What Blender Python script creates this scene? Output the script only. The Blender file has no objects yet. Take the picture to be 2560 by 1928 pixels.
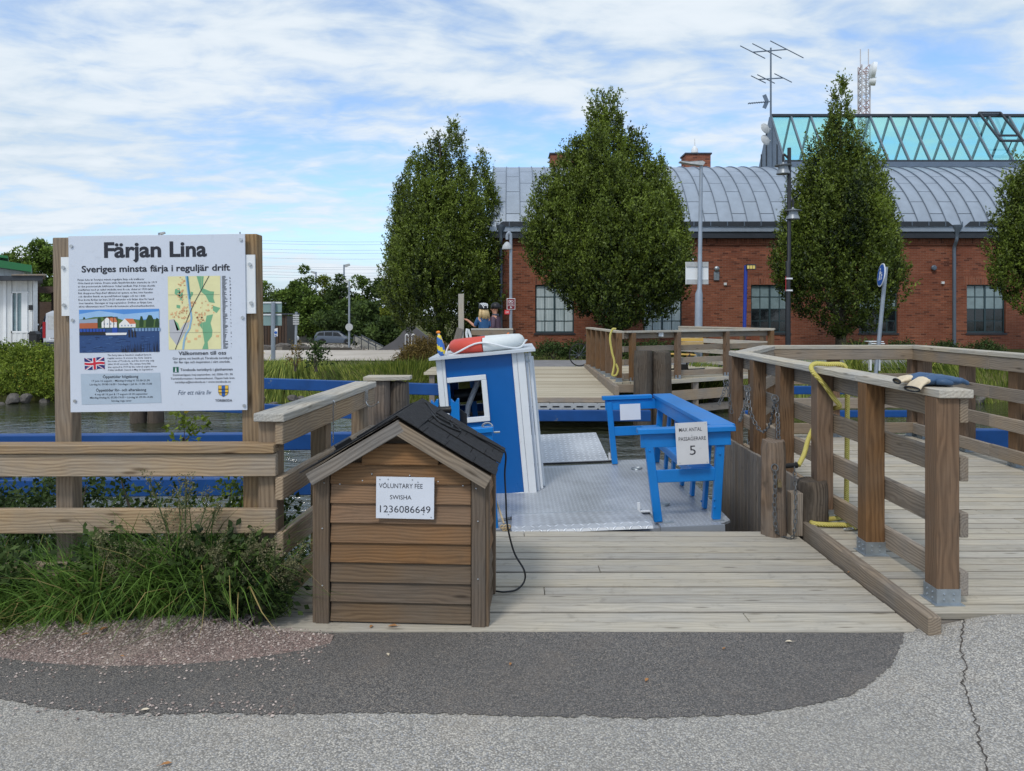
import bpy, bmesh, math, random
import numpy as np
from mathutils import Vector, Matrix, Euler

random.seed(11)
rng = np.random.default_rng(11)
S = bpy.context.scene
COL = S.collection
R = math.radians

# ------------------------------------------------------------------ camera
F, HC, HY = 1850.0, 1.55, 783.0          # focal length and horizon in photo pixels, eye height in metres
cam = bpy.data.cameras.new('camera')
cam.sensor_width = 36.0
cam.lens = 36.0 * F / 2560.0
cam.shift_y = -(964.0 - HY) / 2560.0
cam.clip_start, cam.clip_end = 0.05, 2000.0
camo = bpy.data.objects.new('camera', cam)
COL.objects.link(camo)
camo.location = (0, 0, HC)
camo.rotation_euler = (R(90), 0, 0)
S.camera = camo

# ------------------------------------------------------------------ sky, sun, exposure
SUN_EL, SUN_AZ = 50.0, 205.0             # azimuth clockwise from +Y: behind the camera, to the left
S.world = bpy.data.worlds.new('World')
S.world.use_nodes = True
wt = S.world.node_tree
wt.nodes.clear()


def wn(t, **kw):
    n = wt.nodes.new(t)
    for k, v in kw.items():
        if k.startswith('i_'):
            n.inputs[int(k[2:])].default_value = v
        else:
            setattr(n, k, v)
    return n


def wl(a, b):
    wt.links.new(a, b)


def wmath(op, a, b=None, clamp=False):
    n = wn('ShaderNodeMath', operation=op, use_clamp=clamp)
    for i, v in enumerate((a, b)):
        if v is None:
            continue
        if isinstance(v, (int, float)):
            n.inputs[i].default_value = v
        else:
            wl(v, n.inputs[i])
    return n.outputs[0]


sky = wn('ShaderNodeTexSky', sky_type='NISHITA', sun_disc=False)
sky.sun_elevation, sky.sun_rotation = R(SUN_EL), R(SUN_AZ)
sky.air_density, sky.dust_density, sky.ozone_density = 1.0, 1.2, 1.5
tc = wn('ShaderNodeTexCoord')
sep = wn('ShaderNodeSeparateXYZ')
wl(tc.outputs['Generated'], sep.inputs[0])
zc = wmath('ADD', wmath('MAXIMUM', sep.outputs[2], 0.0), 0.15)     # a flat cloud deck seen in perspective
cu, cv = wmath('DIVIDE', sep.outputs[0], zc), wmath('DIVIDE', sep.outputs[1], zc)
comb = wn('ShaderNodeCombineXYZ')
wl(cu, comb.inputs[0]); wl(cv, comb.inputs[1])


def cloud_noise(sx, sy, rot, off, scale, detail, rough, dist=0.0):
    m = wn('ShaderNodeMapping')
    m.inputs['Scale'].default_value = (sx, sy, 1)
    m.inputs['Rotation'].default_value = (0, 0, R(rot))
    m.inputs['Location'].default_value = off
    wl(comb.outputs[0], m.inputs[0])
    n = wn('ShaderNodeTexNoise')
    n.inputs['Scale'].default_value = scale
    n.inputs['Detail'].default_value = detail
    n.inputs['Roughness'].default_value = rough
    n.inputs['Distortion'].default_value = dist
    wl(m.outputs[0], n.inputs['Vector'])
    return n.outputs[0]


def wramp(v, a, b, lo=0.0, hi=1.0, smooth=True):
    n = wn('ShaderNodeMapRange', interpolation_type='SMOOTHSTEP' if smooth else 'LINEAR')
    wl(v, n.inputs[0])
    n.inputs[1].default_value, n.inputs[2].default_value = a, b
    n.inputs[3].default_value, n.inputs[4].default_value = lo, hi
    return n.outputs[0]


n_big = cloud_noise(0.5, 0.8, 12, (3.1, 7.7, 0), 0.6, 3, 0.5)
n_mid = cloud_noise(0.7, 1.15, -9, (1.3, 2.9, 0), 1.7, 8, 0.58, 0.6)
n_fine = cloud_noise(0.85, 1.2, -16, (8.4, 1.1, 0), 6.5, 6, 0.55, 0.4)
dens = wmath('ADD', wmath('MULTIPLY', n_big, 0.62), wmath('ADD', wmath('MULTIPLY', n_mid, 0.5), wmath('MULTIPLY', n_fine, 0.3)))
mask = wramp(dens, 0.53, 0.77)
mask = wmath('MAXIMUM', mask, wramp(sep.outputs[2], 0.14, 0.0, 0.0, 0.8))
shade = wramp(wmath('ADD', wmath('MULTIPLY', n_mid, 0.75), wmath('MULTIPLY', n_fine, 0.42)), 0.36, 0.74)
cc = wn('ShaderNodeMix', data_type='RGBA')
wl(shade, cc.inputs[0])
cc.inputs[6].default_value = (3.5, 4.4, 5.3, 1)       # thin grey parts of the cloud
cc.inputs[7].default_value = (5.4, 5.9, 6.4, 1)      # sunlit white parts
tint = wn('ShaderNodeMix', data_type='RGBA', blend_type='MULTIPLY', i_0=1.0)
wl(sky.outputs[0], tint.inputs[6])
tint.inputs[7].default_value = (1.12, 1.3, 1.52, 1)
mix = wn('ShaderNodeMix', data_type='RGBA')
wl(mask, mix.inputs[0]); wl(tint.outputs[2], mix.inputs[6]); wl(cc.outputs[2], mix.inputs[7])
bg = wn('ShaderNodeBackground')
bg.inputs[1].default_value = 0.14
wl(mix.outputs[2], bg.inputs[0])
wl(bg.outputs[0], wn('ShaderNodeOutputWorld').inputs[0])

sl = bpy.data.lights.new('sun', 'SUN')
sl.energy, sl.angle, sl.color = 1.5, R(11), (1.0, 0.95, 0.88)
slo = bpy.data.objects.new('sun', sl)
COL.objects.link(slo)
d = Vector((math.sin(R(SUN_AZ)) * math.cos(R(SUN_EL)), math.cos(R(SUN_AZ)) * math.cos(R(SUN_EL)), math.sin(R(SUN_EL))))
slo.rotation_euler = d.to_track_quat('Z', 'Y').to_euler()
slo.location = d * 60

S.view_settings.view_transform = 'Standard'
S.view_settings.look = 'None'
S.view_settings.exposure = 0.12
S.view_settings.gamma = 1.0
S.view_settings.use_curve_mapping = False
S.render.engine = 'CYCLES'
S.cycles.max_bounces = 6
S.cycles.transparent_max_bounces = 12

# ------------------------------------------------------------------ helpers
def at(px, py, Y):
    """the point at distance Y that stands at photo pixel (px, py)"""
    return Vector(((px - 1280.0) / F * Y, Y, HC - (py - HY) / F * Y))


def gr(px, py, z=0.0):
    """the point at height z that stands at photo pixel (px, py)"""
    return at(px, py, (HC - z) * F / (py - HY))


def L3(*c):
    return tuple(((v / 255.0 + 0.055) / 1.055) ** 2.4 if v > 10 else v / 255.0 / 12.92 for v in c)


def wm(o):
    return o.matrix_basis.copy() if o.parent is None else wm(o.parent) @ o.matrix_parent_inverse @ o.matrix_basis


def link(o, parent=None, world=True):
    COL.objects.link(o)
    if parent is not None:
        o.parent = parent
        if world:
            o.matrix_parent_inverse = wm(parent).inverted()
    return o


def tag(o, label=None, cat=None, group=None, kind=None):
    for k, v in (('label', label), ('category', cat), ('group', group), ('kind', kind)):
        if v:
            o[k] = v
    return o


def thing(name, label, cat, loc=(0, 0, 0), group=None, rotz=0.0):
    o = bpy.data.objects.new(name, None)
    COL.objects.link(o)
    o.empty_display_size = 0.1
    o.location = loc
    o.rotation_euler = (0, 0, rotz)
    return tag(o, label, cat, group)


class MB:
    """collects shapes; build() links them as one mesh object"""
    def __init__(s):
        s.v, s.f, s.m = [], [], []

    def add(s, vs, fs, m=0):
        k = len(s.v)
        s.v += [tuple(p) for p in vs]
        s.f += [tuple(i + k for i in f) for f in fs]
        s.m += [m] * len(fs)
        return s

    def box(s, c, size, M=None, m=0):
        x, y, z = (d / 2 for d in size)
        vs = [Vector(p) for p in ((-x, -y, -z), (x, -y, -z), (x, y, -z), (-x, y, -z), (-x, -y, z), (x, -y, z), (x, y, z), (-x, y, z))]
        if M is not None:
            vs = [M @ p for p in vs]
        c = Vector(c)
        return s.add([p + c for p in vs], [(0, 3, 2, 1), (4, 5, 6, 7), (0, 1, 5, 4), (1, 2, 6, 5), (2, 3, 7, 6), (3, 0, 4, 7)], m)

    def bb(s, x0, x1, y0, y1, z0, z1, m=0):
        return s.box(((x0 + x1) / 2, (y0 + y1) / 2, (z0 + z1) / 2), (abs(x1 - x0), abs(y1 - y0), abs(z1 - z0)), None, m)

    def bar(s, a, b, w, h, up=(0, 0, 1), m=0):
        a, b = Vector(a), Vector(b)
        return s.box((a + b) / 2, ((b - a).length, w, h), frame(b - a, up), m)

    def tube(s, pts, r, n=8, closed=False, caps=True, m=0):
        pts = [Vector(p) for p in pts]
        K = len(pts)
        rs = [r] * K if isinstance(r, (int, float)) else list(r)
        vs, fs, prev = [], [], None
        for i, p in enumerate(pts):
            if closed:
                t = pts[(i + 1) % K] - pts[i - 1]
            else:
                t = pts[min(i + 1, K - 1)] - pts[max(i - 1, 0)]
            t = t.normalized() if t.length > 1e-9 else Vector((0, 0, 1))
            if prev is None:
                a = t.orthogonal().normalized()
            else:
                a = prev - t * prev.dot(t)
                a = a.normalized() if a.length > 1e-6 else t.orthogonal().normalized()
            prev = a
            b = t.cross(a)
            for j in range(n):
                w = 2 * math.pi * j / n
                vs.append(p + (a * math.cos(w) + b * math.sin(w)) * rs[i])
        for i in range(K if closed else K - 1):
            for j in range(n):
                i2 = (i + 1) % K
                fs.append((i * n + j, i * n + (j + 1) % n, i2 * n + (j + 1) % n, i2 * n + j))
        if caps and not closed:
            fs.append(tuple(range(n))[::-1])
            fs.append(tuple((K - 1) * n + j for j in range(n)))
        return s.add(vs, fs, m)

    def lathe(s, prof, c=(0, 0, 0), n=16, M=None, m=0):
        c = Vector(c)
        vs, fs = [], []
        for r, z in prof:
            for j in range(n):
                w = 2 * math.pi * j / n
                p = Vector((r * math.cos(w), r * math.sin(w), z))
                vs.append((M @ p if M is not None else p) + c)
        for i in range(len(prof) - 1):
            for j in range(n):
                fs.append((i * n + j, i * n + (j + 1) % n, (i + 1) * n + (j + 1) % n, (i + 1) * n + j))
        fs.append(tuple(range(n))[::-1])
        fs.append(tuple((len(prof) - 1) * n + j for j in range(n)))
        return s.add(vs, fs, m)

    def prism(s, poly, ext, m=0):
        """poly: planar 3-D outline, extruded by vector ext"""
        ext = Vector(ext)
        a = [Vector(p) for p in poly]
        n = len(a)
        fs = [tuple(range(n))[::-1], tuple(range(n, 2 * n))]
        fs += [(i, (i + 1) % n, n + (i + 1) % n, n + i) for i in range(n)]
        return s.add(a + [p + ext for p in a], fs, m)

    def sphere(s, c, r, nu=12, nv=8, sc=(1, 1, 1), m=0):
        prof = [(math.sin(math.pi * i / nv) * r, -math.cos(math.pi * i / nv) * r) for i in range(nv + 1)]
        prof[0], prof[-1] = (r * 0.01, -r), (r * 0.01, r)
        return s.lathe(prof, c, nu, Matrix.Diagonal(Vector(sc)), m)

    def mesh(s, name, mats, smooth=False, fix=True):
        me = bpy.data.meshes.new(name)
        me.from_pydata(s.v, [], s.f)
        for mm in (mats if isinstance(mats, (list, tuple)) else [mats]):
            me.materials.append(mm)
        if isinstance(mats, (list, tuple)):
            me.polygons.foreach_set('material_index', s.m)
        if fix:
            b = bmesh.new(); b.from_mesh(me)
            bmesh.ops.recalc_face_normals(b, faces=b.faces)
            b.to_mesh(me); b.free()
        if smooth:
            me.polygons.foreach_set('use_smooth', [True] * len(me.polygons))
            if smooth == 'auto':
                try:
                    me.set_sharp_from_angle(angle=R(35))
                except Exception:
                    pass
        me.update()
        return me

    def build(s, name, mats, parent=None, smooth=False, world=True, origin=None, fix=True):
        if origin is not None:
            o0 = Vector(origin)
            s.v = [(p[0] - o0.x, p[1] - o0.y, p[2] - o0.z) for p in s.v]
        o = bpy.data.objects.new(name, s.mesh(name, mats, smooth, fix))
        if origin is not None:
            o.location = origin
        return link(o, parent, world)


def frame(dx, up=(0, 0, 1)):
    x = Vector(dx).normalized()
    u = Vector(up)
    if abs(x.dot(u.normalized())) > 0.999:
        u = Vector((0, 1, 0)) if abs(x.y) < 0.9 else Vector((1, 0, 0))
    y = u.cross(x).normalized()
    z = x.cross(y)
    return Matrix((x, y, z)).transposed()


_box = {}


def box_mesh(L, w, h, mat, bev):
    key = (round(L, 3), round(w, 3), round(h, 3), mat.name, bev)
    if key not in _box:
        me = MB().box((0, 0, 0), (L, w, h)).mesh('piece', mat)
        if bev:
            b = bmesh.new(); b.from_mesh(me)
            bmesh.ops.bevel(b, geom=b.edges[:], offset=bev, segments=1, affect='EDGES')
            b.to_mesh(me); b.free()
        _box[key] = me
    return _box[key]


def beam(name, a, b, w, h, mat, parent=None, up=(0, 0, 1), bev=0.004, world=True):
    """a squared piece of timber from a to b; its length is local X, so the grain follows it"""
    a, b = Vector(a), Vector(b)
    o = bpy.data.objects.new(name, box_mesh((b - a).length, w, h, mat, bev))
    o.matrix_basis = Matrix.Translation((a + b) / 2) @ frame(b - a, up).to_4x4()
    return link(o, parent, world)


def copy_tree(o, parent=None):
    c = o.copy()
    COL.objects.link(c)
    c.parent = parent
    for ch in o.children:
        copy_tree(ch, c)
    return c


# ------------------------------------------------------------------ materials
class NT:
    def __init__(s, name):
        s.m = bpy.data.materials.new(name)
        s.m.use_nodes = True
        s.t = s.m.node_tree
        s.b = s.t.nodes['Principled BSDF']
        s.out = s.t.nodes['Material Output']

    def n(s, t, **kw):
        x = s.t.nodes.new(t)
        for k, v in kw.items():
            setattr(x, k, v)
        return x

    def l(s, a, b):
        s.t.links.new(a, b)

    def set(s, n, key, v):
        if isinstance(v, bpy.types.NodeSocket):
            s.l(v, n.inputs[key])
        else:
            n.inputs[key].default_value = v

    def math(s, op, a, b=0.0, clamp=False):
        x = s.n('ShaderNodeMath', operation=op, use_clamp=clamp)
        s.set(x, 0, a); s.set(x, 1, b)
        return x.outputs[0]

    def ramp(s, v, a, b, lo=0.0, hi=1.0):
        x = s.n('ShaderNodeMapRange')
        s.set(x, 0, v)
        for i, q in enumerate((a, b, lo, hi)):
            x.inputs[i + 1].default_value = q
        return x.outputs[0]

    def mix(s, f, a, b, mode='MIX'):
        x = s.n('ShaderNodeMix', data_type='RGBA', blend_type=mode)
        s.set(x, 0, f)
        for i, c in ((6, a), (7, b)):
            s.set(x, i, c if isinstance(c, bpy.types.NodeSocket) else (c[0], c[1], c[2], 1))
        return x.outputs[2]

    def coord(s, scale=(1, 1, 1), which='Object', rnd=0.0, rot=(0, 0, 0)):
        v = s.n('ShaderNodeTexCoord').outputs[which]
        if rnd:
            oi = s.n('ShaderNodeObjectInfo')
            c = s.n('ShaderNodeCombineXYZ')
            for i, k in enumerate((1.0, 0.31, 0.57)):
                s.l(s.math('MULTIPLY', oi.outputs['Random'], rnd * k), c.inputs[i])
            a = s.n('ShaderNodeVectorMath', operation='ADD')
            s.l(v, a.inputs[0]); s.l(c.outputs[0], a.inputs[1])
            v = a.outputs[0]
        m = s.n('ShaderNodeMapping')
        m.inputs['Scale'].default_value = scale
        m.inputs['Rotation'].default_value = rot
        s.l(v, m.inputs[0])
        return m.outputs[0]

    def noise(s, v, scale, detail=4, rough=0.55, dist=0.0):
        x = s.n('ShaderNodeTexNoise')
        s.l(v, x.inputs['Vector'])
        x.inputs['Scale'].default_value, x.inputs['Detail'].default_value = scale, detail
        x.inputs['Roughness'].default_value, x.inputs['Distortion'].default_value = rough, dist
        return x.outputs[0]

    def vor(s, v, scale, feature='F1', rand=1.0):
        x = s.n('ShaderNodeTexVoronoi', feature=feature)
        s.l(v, x.inputs['Vector'])
        x.inputs['Scale'].default_value = scale
        x.inputs['Randomness'].default_value = rand
        return x

    def bump(s, h, strength=0.3, dist=0.01, prev=None):
        x = s.n('ShaderNodeBump')
        x.inputs['Strength'].default_value, x.inputs['Distance'].default_value = strength, dist
        s.l(h, x.inputs['Height'])
        if prev is not None:
            s.l(prev, x.inputs['Normal'])
        s.l(x.outputs[0], s.b.inputs['Normal'])
        return x.outputs[0]

    def fin(s, col=None, rough=None, metal=None, spec=None):
        if col is not None:
            s.set(s.b, 'Base Color', col if isinstance(col, bpy.types.NodeSocket) else (col[0], col[1], col[2], 1))
        if rough is not None:
            s.set(s.b, 'Roughness', rough)
        if metal is not None:
            s.b.inputs['Metallic'].default_value = metal
        if spec is not None:
            s.b.inputs['Specular IOR Level'].default_value = spec
        return s.m


def sc(c, k):
    return tuple(min(1.0, x * k) for x in c)


def plain(name, col, rough=0.6, metal=0.0, var=0.18, scale=6.0, bump=0.0, bscale=60.0, spec=0.4, rnd=5.0):
    t = NT(name)
    v = t.coord(rnd=rnd)
    n = t.noise(v, scale, 5, 0.6)
    c = t.mix(t.ramp(n, 0.3, 0.7), sc(col, 1 - var), sc(col, 1 + var))
    n2 = t.noise(v, scale * 6, 3, 0.6)
    if bump:
        t.bump(t.noise(v, bscale, 4, 0.6), bump, 0.01)
    return t.fin(c, t.ramp(n2, 0.3, 0.7, max(0.02, rough - 0.08), min(1, rough + 0.08)), metal, spec)


def wood(name, light, dark, grey, gamt, ring=13.0, rough=0.8, knots=True, band=0.55, stain=0.0, vary=0.18, edge=None):
    t = NT(name)
    v0 = t.coord((1, 1, 1), rnd=41.0)
    v = t.coord((0.28, 1, 1), rnd=41.0)
    w = t.n('ShaderNodeTexWave', wave_type='RINGS', rings_direction='X')
    t.l(v, w.inputs['Vector'])
    w.inputs['Scale'].default_value = ring * 1.75
    w.inputs['Distortion'].default_value = 13.0
    w.inputs['Detail'].default_value = 2.0
    w.inputs['Detail Scale'].default_value = 0.42
    vf = t.coord((4.0, 110, 110), rnd=41.0)
    fib = t.noise(vf, 1.0, 3, 0.6)
    vm = t.coord((0.9, 14, 14), rnd=41.0)
    mid = t.noise(vm, 1.0, 4, 0.6)
    g = t.math('ADD', t.math('MULTIPLY', t.ramp(w.outputs['Fac'], 0.25, 0.95), band), t.math('MULTIPLY', t.ramp(fib, 0.3, 0.75), 0.28))
    c = t.mix(t.math('MULTIPLY', g, 1.0, True), light, dark)
    c = t.mix(t.math('MULTIPLY', t.ramp(mid, 0.55, 0.75), 0.22, True), c, sc(dark, 0.8))
    big = t.noise(v0, 2.3, 4, 0.6)
    c = t.mix(t.math('MULTIPLY', t.ramp(big, 0.35, 0.66), gamt, True), c, t.mix(t.ramp(fib, 0.35, 0.7), sc(grey, 1.12), sc(grey, 0.62)))
    if knots:
        kv = t.vor(t.coord((1.0, 5.5, 5.5), rnd=41.0), 2.1)
        k = t.ramp(kv.outputs['Distance'], 0.05, 0.13, 1, 0)
        c = t.mix(t.math('MULTIPLY', k, 0.75, True), c, sc(dark, 0.42))
    if stain:
        c = t.mix(t.math('MULTIPLY', t.ramp(t.noise(t.coord((1, 1, 1), rnd=7.0), 9.0, 6, 0.7), 0.56, 0.75), stain, True), c, (0.035, 0.03, 0.025))
    if edge:                                                # gap shade plus grime, painted along the board's long edges
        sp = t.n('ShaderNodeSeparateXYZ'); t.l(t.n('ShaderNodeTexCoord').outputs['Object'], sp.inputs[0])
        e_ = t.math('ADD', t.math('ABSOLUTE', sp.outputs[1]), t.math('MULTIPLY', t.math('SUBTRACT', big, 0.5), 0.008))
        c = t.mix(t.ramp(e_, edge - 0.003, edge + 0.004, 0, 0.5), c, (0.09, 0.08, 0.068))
    oi = t.n('ShaderNodeObjectInfo')
    hv = t.n('ShaderNodeHueSaturation')
    t.l(c, hv.inputs['Color'])
    t.l(t.ramp(oi.outputs['Random'], 0, 1, 1 - vary, 1 + vary), hv.inputs['Value'])
    t.l(t.ramp(t.math('FRACT', t.math('MULTIPLY', oi.outputs['Random'], 17.0)), 0, 1, 0.82, 1.1), hv.inputs['Saturation'])
    t.bump(t.math('ADD', t.math('MULTIPLY', w.outputs['Fac'], -0.5), fib), 0.35, 0.004)
    return t.fin(hv.outputs[0], rough, 0.0, 0.25)


def painted(name, col, rough=0.4, wear=0.0, wearcol=(0.3, 0.25, 0.2), var=0.08, spec=0.45, rnd=9.0):
    t = NT(name)
    v = t.coord(rnd=rnd)
    n = t.noise(v, 3.0, 5, 0.6)
    c = t.mix(t.ramp(n, 0.3, 0.7), sc(col, 1 - var), sc(col, 1 + var))
    grime = t.noise(v, 28.0, 6, 0.7)
    c = t.mix(t.ramp(grime, 0.58, 0.8, 0, 0.3), c, sc(col, 0.45))
    if wear:
        wv = t.noise(t.coord((0.6, 1, 1), rnd=rnd), 6.0, 8, 0.7)
        c = t.mix(t.ramp(wv, 0.72 - wear * 0.2, 0.74 - wear * 0.2), c, wearcol)
    t.bump(t.noise(v, 90.0, 3, 0.6), 0.08, 0.004)
    return t.fin(c, t.ramp(n, 0.2, 0.8, rough - 0.07, rough + 0.1), 0.0, spec)


M = {}
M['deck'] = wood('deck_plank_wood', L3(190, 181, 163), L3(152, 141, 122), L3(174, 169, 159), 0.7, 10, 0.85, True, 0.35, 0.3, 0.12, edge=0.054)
M['board'] = wood('weathered_board_wood', L3(164, 146, 124), L3(104, 88, 71), L3(134, 128, 121), 0.75, 12, 0.85, True, 0.5, 0.15)
M['tan'] = wood('tan_board_wood', L3(182, 158, 128), L3(124, 101, 77), L3(148, 140, 130), 0.7, 12, 0.85, True, 0.5, 0.15, 0.12)
M['cap'] = wood('handrail_cap_wood', L3(196, 186, 166), L3(140, 124, 102), L3(172, 170, 164), 0.85, 10, 0.85, True, 0.4, 0.1, 0.1)
M['post'] = wood('brown_post_wood', L3(130, 100, 72), L3(82, 59, 40), L3(110, 94, 79), 0.55, 11, 0.78, True, 0.45, 0.2, 0.1)
M['lpost'] = wood('pale_post_wood', L3(162, 136, 104), L3(108, 84, 59), L3(136, 126, 113), 0.7, 11, 0.8, True, 0.5, 0.15)
M['grey'] = wood('old_grey_wood', L3(150, 138, 124), L3(84, 72, 60), L3(128, 124, 120), 0.8, 10, 0.9, True, 0.5, 0.5)
M['kiosk'] = wood('stained_cladding_wood', L3(144, 106, 68), L3(98, 68, 42), L3(116, 100, 82), 0.5, 12, 0.75, True, 0.45, 0.2, 0.12)
M['kioskg'] = wood('greyed_cladding_wood', L3(118, 98, 77), L3(78, 62, 48), L3(106, 97, 87), 0.7, 11, 0.82, True, 0.45, 0.2, 0.12)
M['pile'] = wood('old_pile_wood', L3(132, 112, 94), L3(66, 52, 42), L3(122, 114, 106), 0.8, 9, 0.9, False, 0.5, 0.8, 0.1)
M['pile_dark'] = wood('tarred_pile_wood', L3(104, 92, 80), L3(44, 36, 30), L3(96, 92, 86), 0.6, 9, 0.9, False, 0.6, 0.9, 0.1)
M['blue'] = painted('bright_blue_paint', L3(10, 120, 198), 0.38, 0.16, L3(70, 146, 210), var=0.12)
M['bluepanel'] = painted('blue_shelter_paint', L3(0, 92, 164), 0.3, 0.0, var=0.04)
M['bluebeam'] = painted('worn_blue_beam_paint', L3(4, 66, 128), 0.5, 0.35, L3(96, 106, 118), var=0.15)
M['white'] = painted('white_paint', (0.74, 0.76, 0.77), 0.45, 0.06, (0.4, 0.36, 0.3), var=0.05)
M['galv'] = plain('galvanised_steel', L3(158, 166, 172), 0.45, 0.65, 0.2, 14, 0.05, 90)
M['steel'] = plain('bright_steel', L3(190, 192, 194), 0.3, 0.9, 0.1, 10)
M['black'] = plain('black_rubber', (0.012, 0.012, 0.013), 0.5, 0, 0.2, 10)
M['ink'] = plain('dark_print_ink', L3(38, 40, 50), 0.5, 0, 0.03, 3)
M['paper'] = plain('white_notice_sheet', L3(216, 220, 228), 0.45, 0, 0.04, 5)

# ------------------------------------------------------------------ terrain
def sstep(a, b, x):
    t = np.clip((x - a) / (b - a), 0, 1)
    return t * t * (3 - 2 * t)


WATER_Z = -0.9


def terrain(X, Y):
    X, Y = np.asarray(X, float), np.asarray(Y, float)
    under = sstep(-1.45, -1.3, X) * (1 - sstep(5.2, 5.6, X)) * sstep(3.74, 3.84, Y)
    near = -0.1 - 0.16 * under - 1.35 * sstep(4.5 - 0.4 * under, 6.3, Y)
    fb = 19.6 + 0.25 * np.sin(X * 0.9) + 0.2 * np.sin(X * 2.3 + 1)
    far = -1.5 + 1.42 * sstep(fb, fb + 2.0, Y)
    left = 1 - sstep(-6, -1.2, X)
    far = far - left * np.clip((Y - 32.0) * 0.05, 0, 1.87)
    return np.where(Y < 12, near, far)


def sheet(name, xs, ys, zf, mat, keep=None, smooth=True):
    xs, ys = np.asarray(xs, float), np.asarray(ys, float)
    X, Y = np.meshgrid(xs, ys)
    Z = zf(X, Y)
    n, k = len(xs), len(ys)
    v = np.stack([X.ravel(), Y.ravel(), np.broadcast_to(Z, X.shape).ravel()], 1)
    f = []
    for j in range(k - 1):
        for i in range(n - 1):
            if keep is None or keep((xs[i] + xs[i + 1]) / 2, (ys[j] + ys[j + 1]) / 2):
                f.append((j * n + i, j * n + i + 1, (j + 1) * n + i + 1, (j + 1) * n + i))
    me = bpy.data.meshes.new(name)
    me.from_pydata(v.tolist(), [], f)
    me.materials.append(mat)
    if smooth:
        me.polygons.foreach_set('use_smooth', [True] * len(me.polygons))
    o = bpy.data.objects.new(name, me)
    link(o)
    return tag(o, kind='structure')


def grow(a, b, first, k=1.35):
    out, x, s = [a], a, first
    while x < b:
        x += s; s *= k
        out.append(min(x, b))
    return out


t = NT('soil_and_turf')
v = t.coord(which='Object')
c = t.mix(t.ramp(t.noise(v, 1.4, 6, 0.65), 0.35, 0.65), L3(78, 86, 44), L3(110, 108, 66))
c = t.mix(t.ramp(t.noise(v, 9, 5, 0.7), 0.5, 0.75), c, L3(72, 60, 44))
t.bump(t.noise(v, 30, 5, 0.7), 0.6, 0.03)
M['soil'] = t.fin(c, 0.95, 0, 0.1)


def aggregate(name, base, lo, hi, scale, speck, dark, dustcol=L3(176, 164, 148)):
    """asphalt whose stones show: one random tone for each stone, dark binder between"""
    t = NT(name)
    v = t.coord(which='Object')
    vo = t.vor(v, scale)
    sepc = t.n('ShaderNodeSeparateColor')
    t.l(vo.outputs['Color'], sepc.inputs[0])
    stone = t.mix(sepc.outputs[0], lo, hi)
    stone = t.mix(t.ramp(sepc.outputs[1], 0.72, 0.95, 0, 0.8), stone, speck)
    stone = t.mix(t.ramp(sepc.outputs[2], 0.6, 1.0, 0, 0.75), stone, sc(base, 0.5))
    edge = t.ramp(vo.outputs['Distance'], 0.35, 0.75)
    c = t.mix(t.math('MULTIPLY', edge, dark, True), stone, sc(base, 0.3))
    big = t.noise(v, 1.1, 5, 0.6)
    c = t.mix(t.ramp(big, 0.35, 0.7, 0.0, 0.4), c, sc(base, 0.75))
    mid = t.noise(v, 7.0, 6, 0.75)
    c = t.mix(t.ramp(mid, 0.55, 0.75, 0, 0.35), c, sc(base, 1.25))
    dust = t.noise(v, 2.3, 7, 0.72)
    c = t.mix(t.ramp(dust, 0.52, 0.74, 0, 0.38), c, dustcol)
    c = t.mix(t.ramp(t.noise(v, 0.8, 5, 0.7), 0.55, 0.75, 0, 0.2), c, sc(base, 0.5))
    vs = t.vor(v, scale * 0.37)
    c = t.mix(t.ramp(vs.outputs['Distance'], 0.12, 0.2, 0.5, 0), c, sc(hi, 1.05))
    t.bump(t.math('SUBTRACT', 1.0, vo.outputs['Distance']), 0.7, 0.006)
    return t.fin(c, 0.88, 0, 0.3)


M['asphalt'] = aggregate('old_stone_asphalt', L3(176, 171, 162), L3(146, 142, 137), L3(220, 213, 201), 135, L3(164, 166, 170), 0.7)
M['patch'] = aggregate('newer_dark_asphalt', L3(108, 105, 103), L3(86, 84, 84), L3(146, 141, 135), 165, L3(172, 160, 146), 0.6, L3(136, 124, 112))
M['gravelbase'] = aggregate('red_grit', L3(148, 130, 122), L3(122, 104, 98), L3(192, 172, 162), 120, L3(168, 136, 128), 0.85)

xs = sorted(set([-400, -200, -120, -80, -60] + list(np.arange(-45, 45.1, 1.0)) + [60, 80, 120, 200, 400] + [-1.45, -1.4, -1.3, 5.2, 5.6]))
ys = sorted(set([-60, -20, -8, 0, 2, 3.0, 3.5, 3.74, 3.79, 3.84] + list(np.arange(4.0, 7, 0.3)) + [9, 11.9, 12.1, 16] + list(np.arange(19, 24, 0.4)) + list(np.arange(24, 90, 3.0)) + [100, 130, 200, 350, 600, 900]))
ground = sheet('ground', xs, ys, lambda X, Y: terrain(X, Y) - 0.02 * (Y < 3.9), M['soil'])


def pave(X, Y):
    X, Y = np.asarray(X, float), np.asarray(Y, float)
    rise = 0.078 * sstep(1.95, 2.55, X) * sstep(2.6, 3.5, Y)
    lump = 0.012 * np.exp(-((X - 2.5) ** 2 / 0.08 + (Y - 3.72) ** 2 / 0.03))
    return -0.088 + rise + lump + 0.0035 * np.sin(X * 2.1 + Y) * np.sin(Y * 2.7)


xs = sorted(set([-60, -30, -16, -10, -7] + list(np.arange(-5, 5.01, 0.125)) + [6, 8, 12, 20, 40, 60]))
ys = sorted(set([-40, -15, -6, -2, 0, 1, 1.6] + list(np.arange(2.0, 3.7, 0.1)) + [3.72, 3.79, 3.815]))
pavement = sheet('pavement', xs, ys, pave, M['asphalt'], keep=lambda x, y: not (-1.4 < x < 2.06 and y > 3.79) and not (x < -1.4 and y > 3.79))

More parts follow.
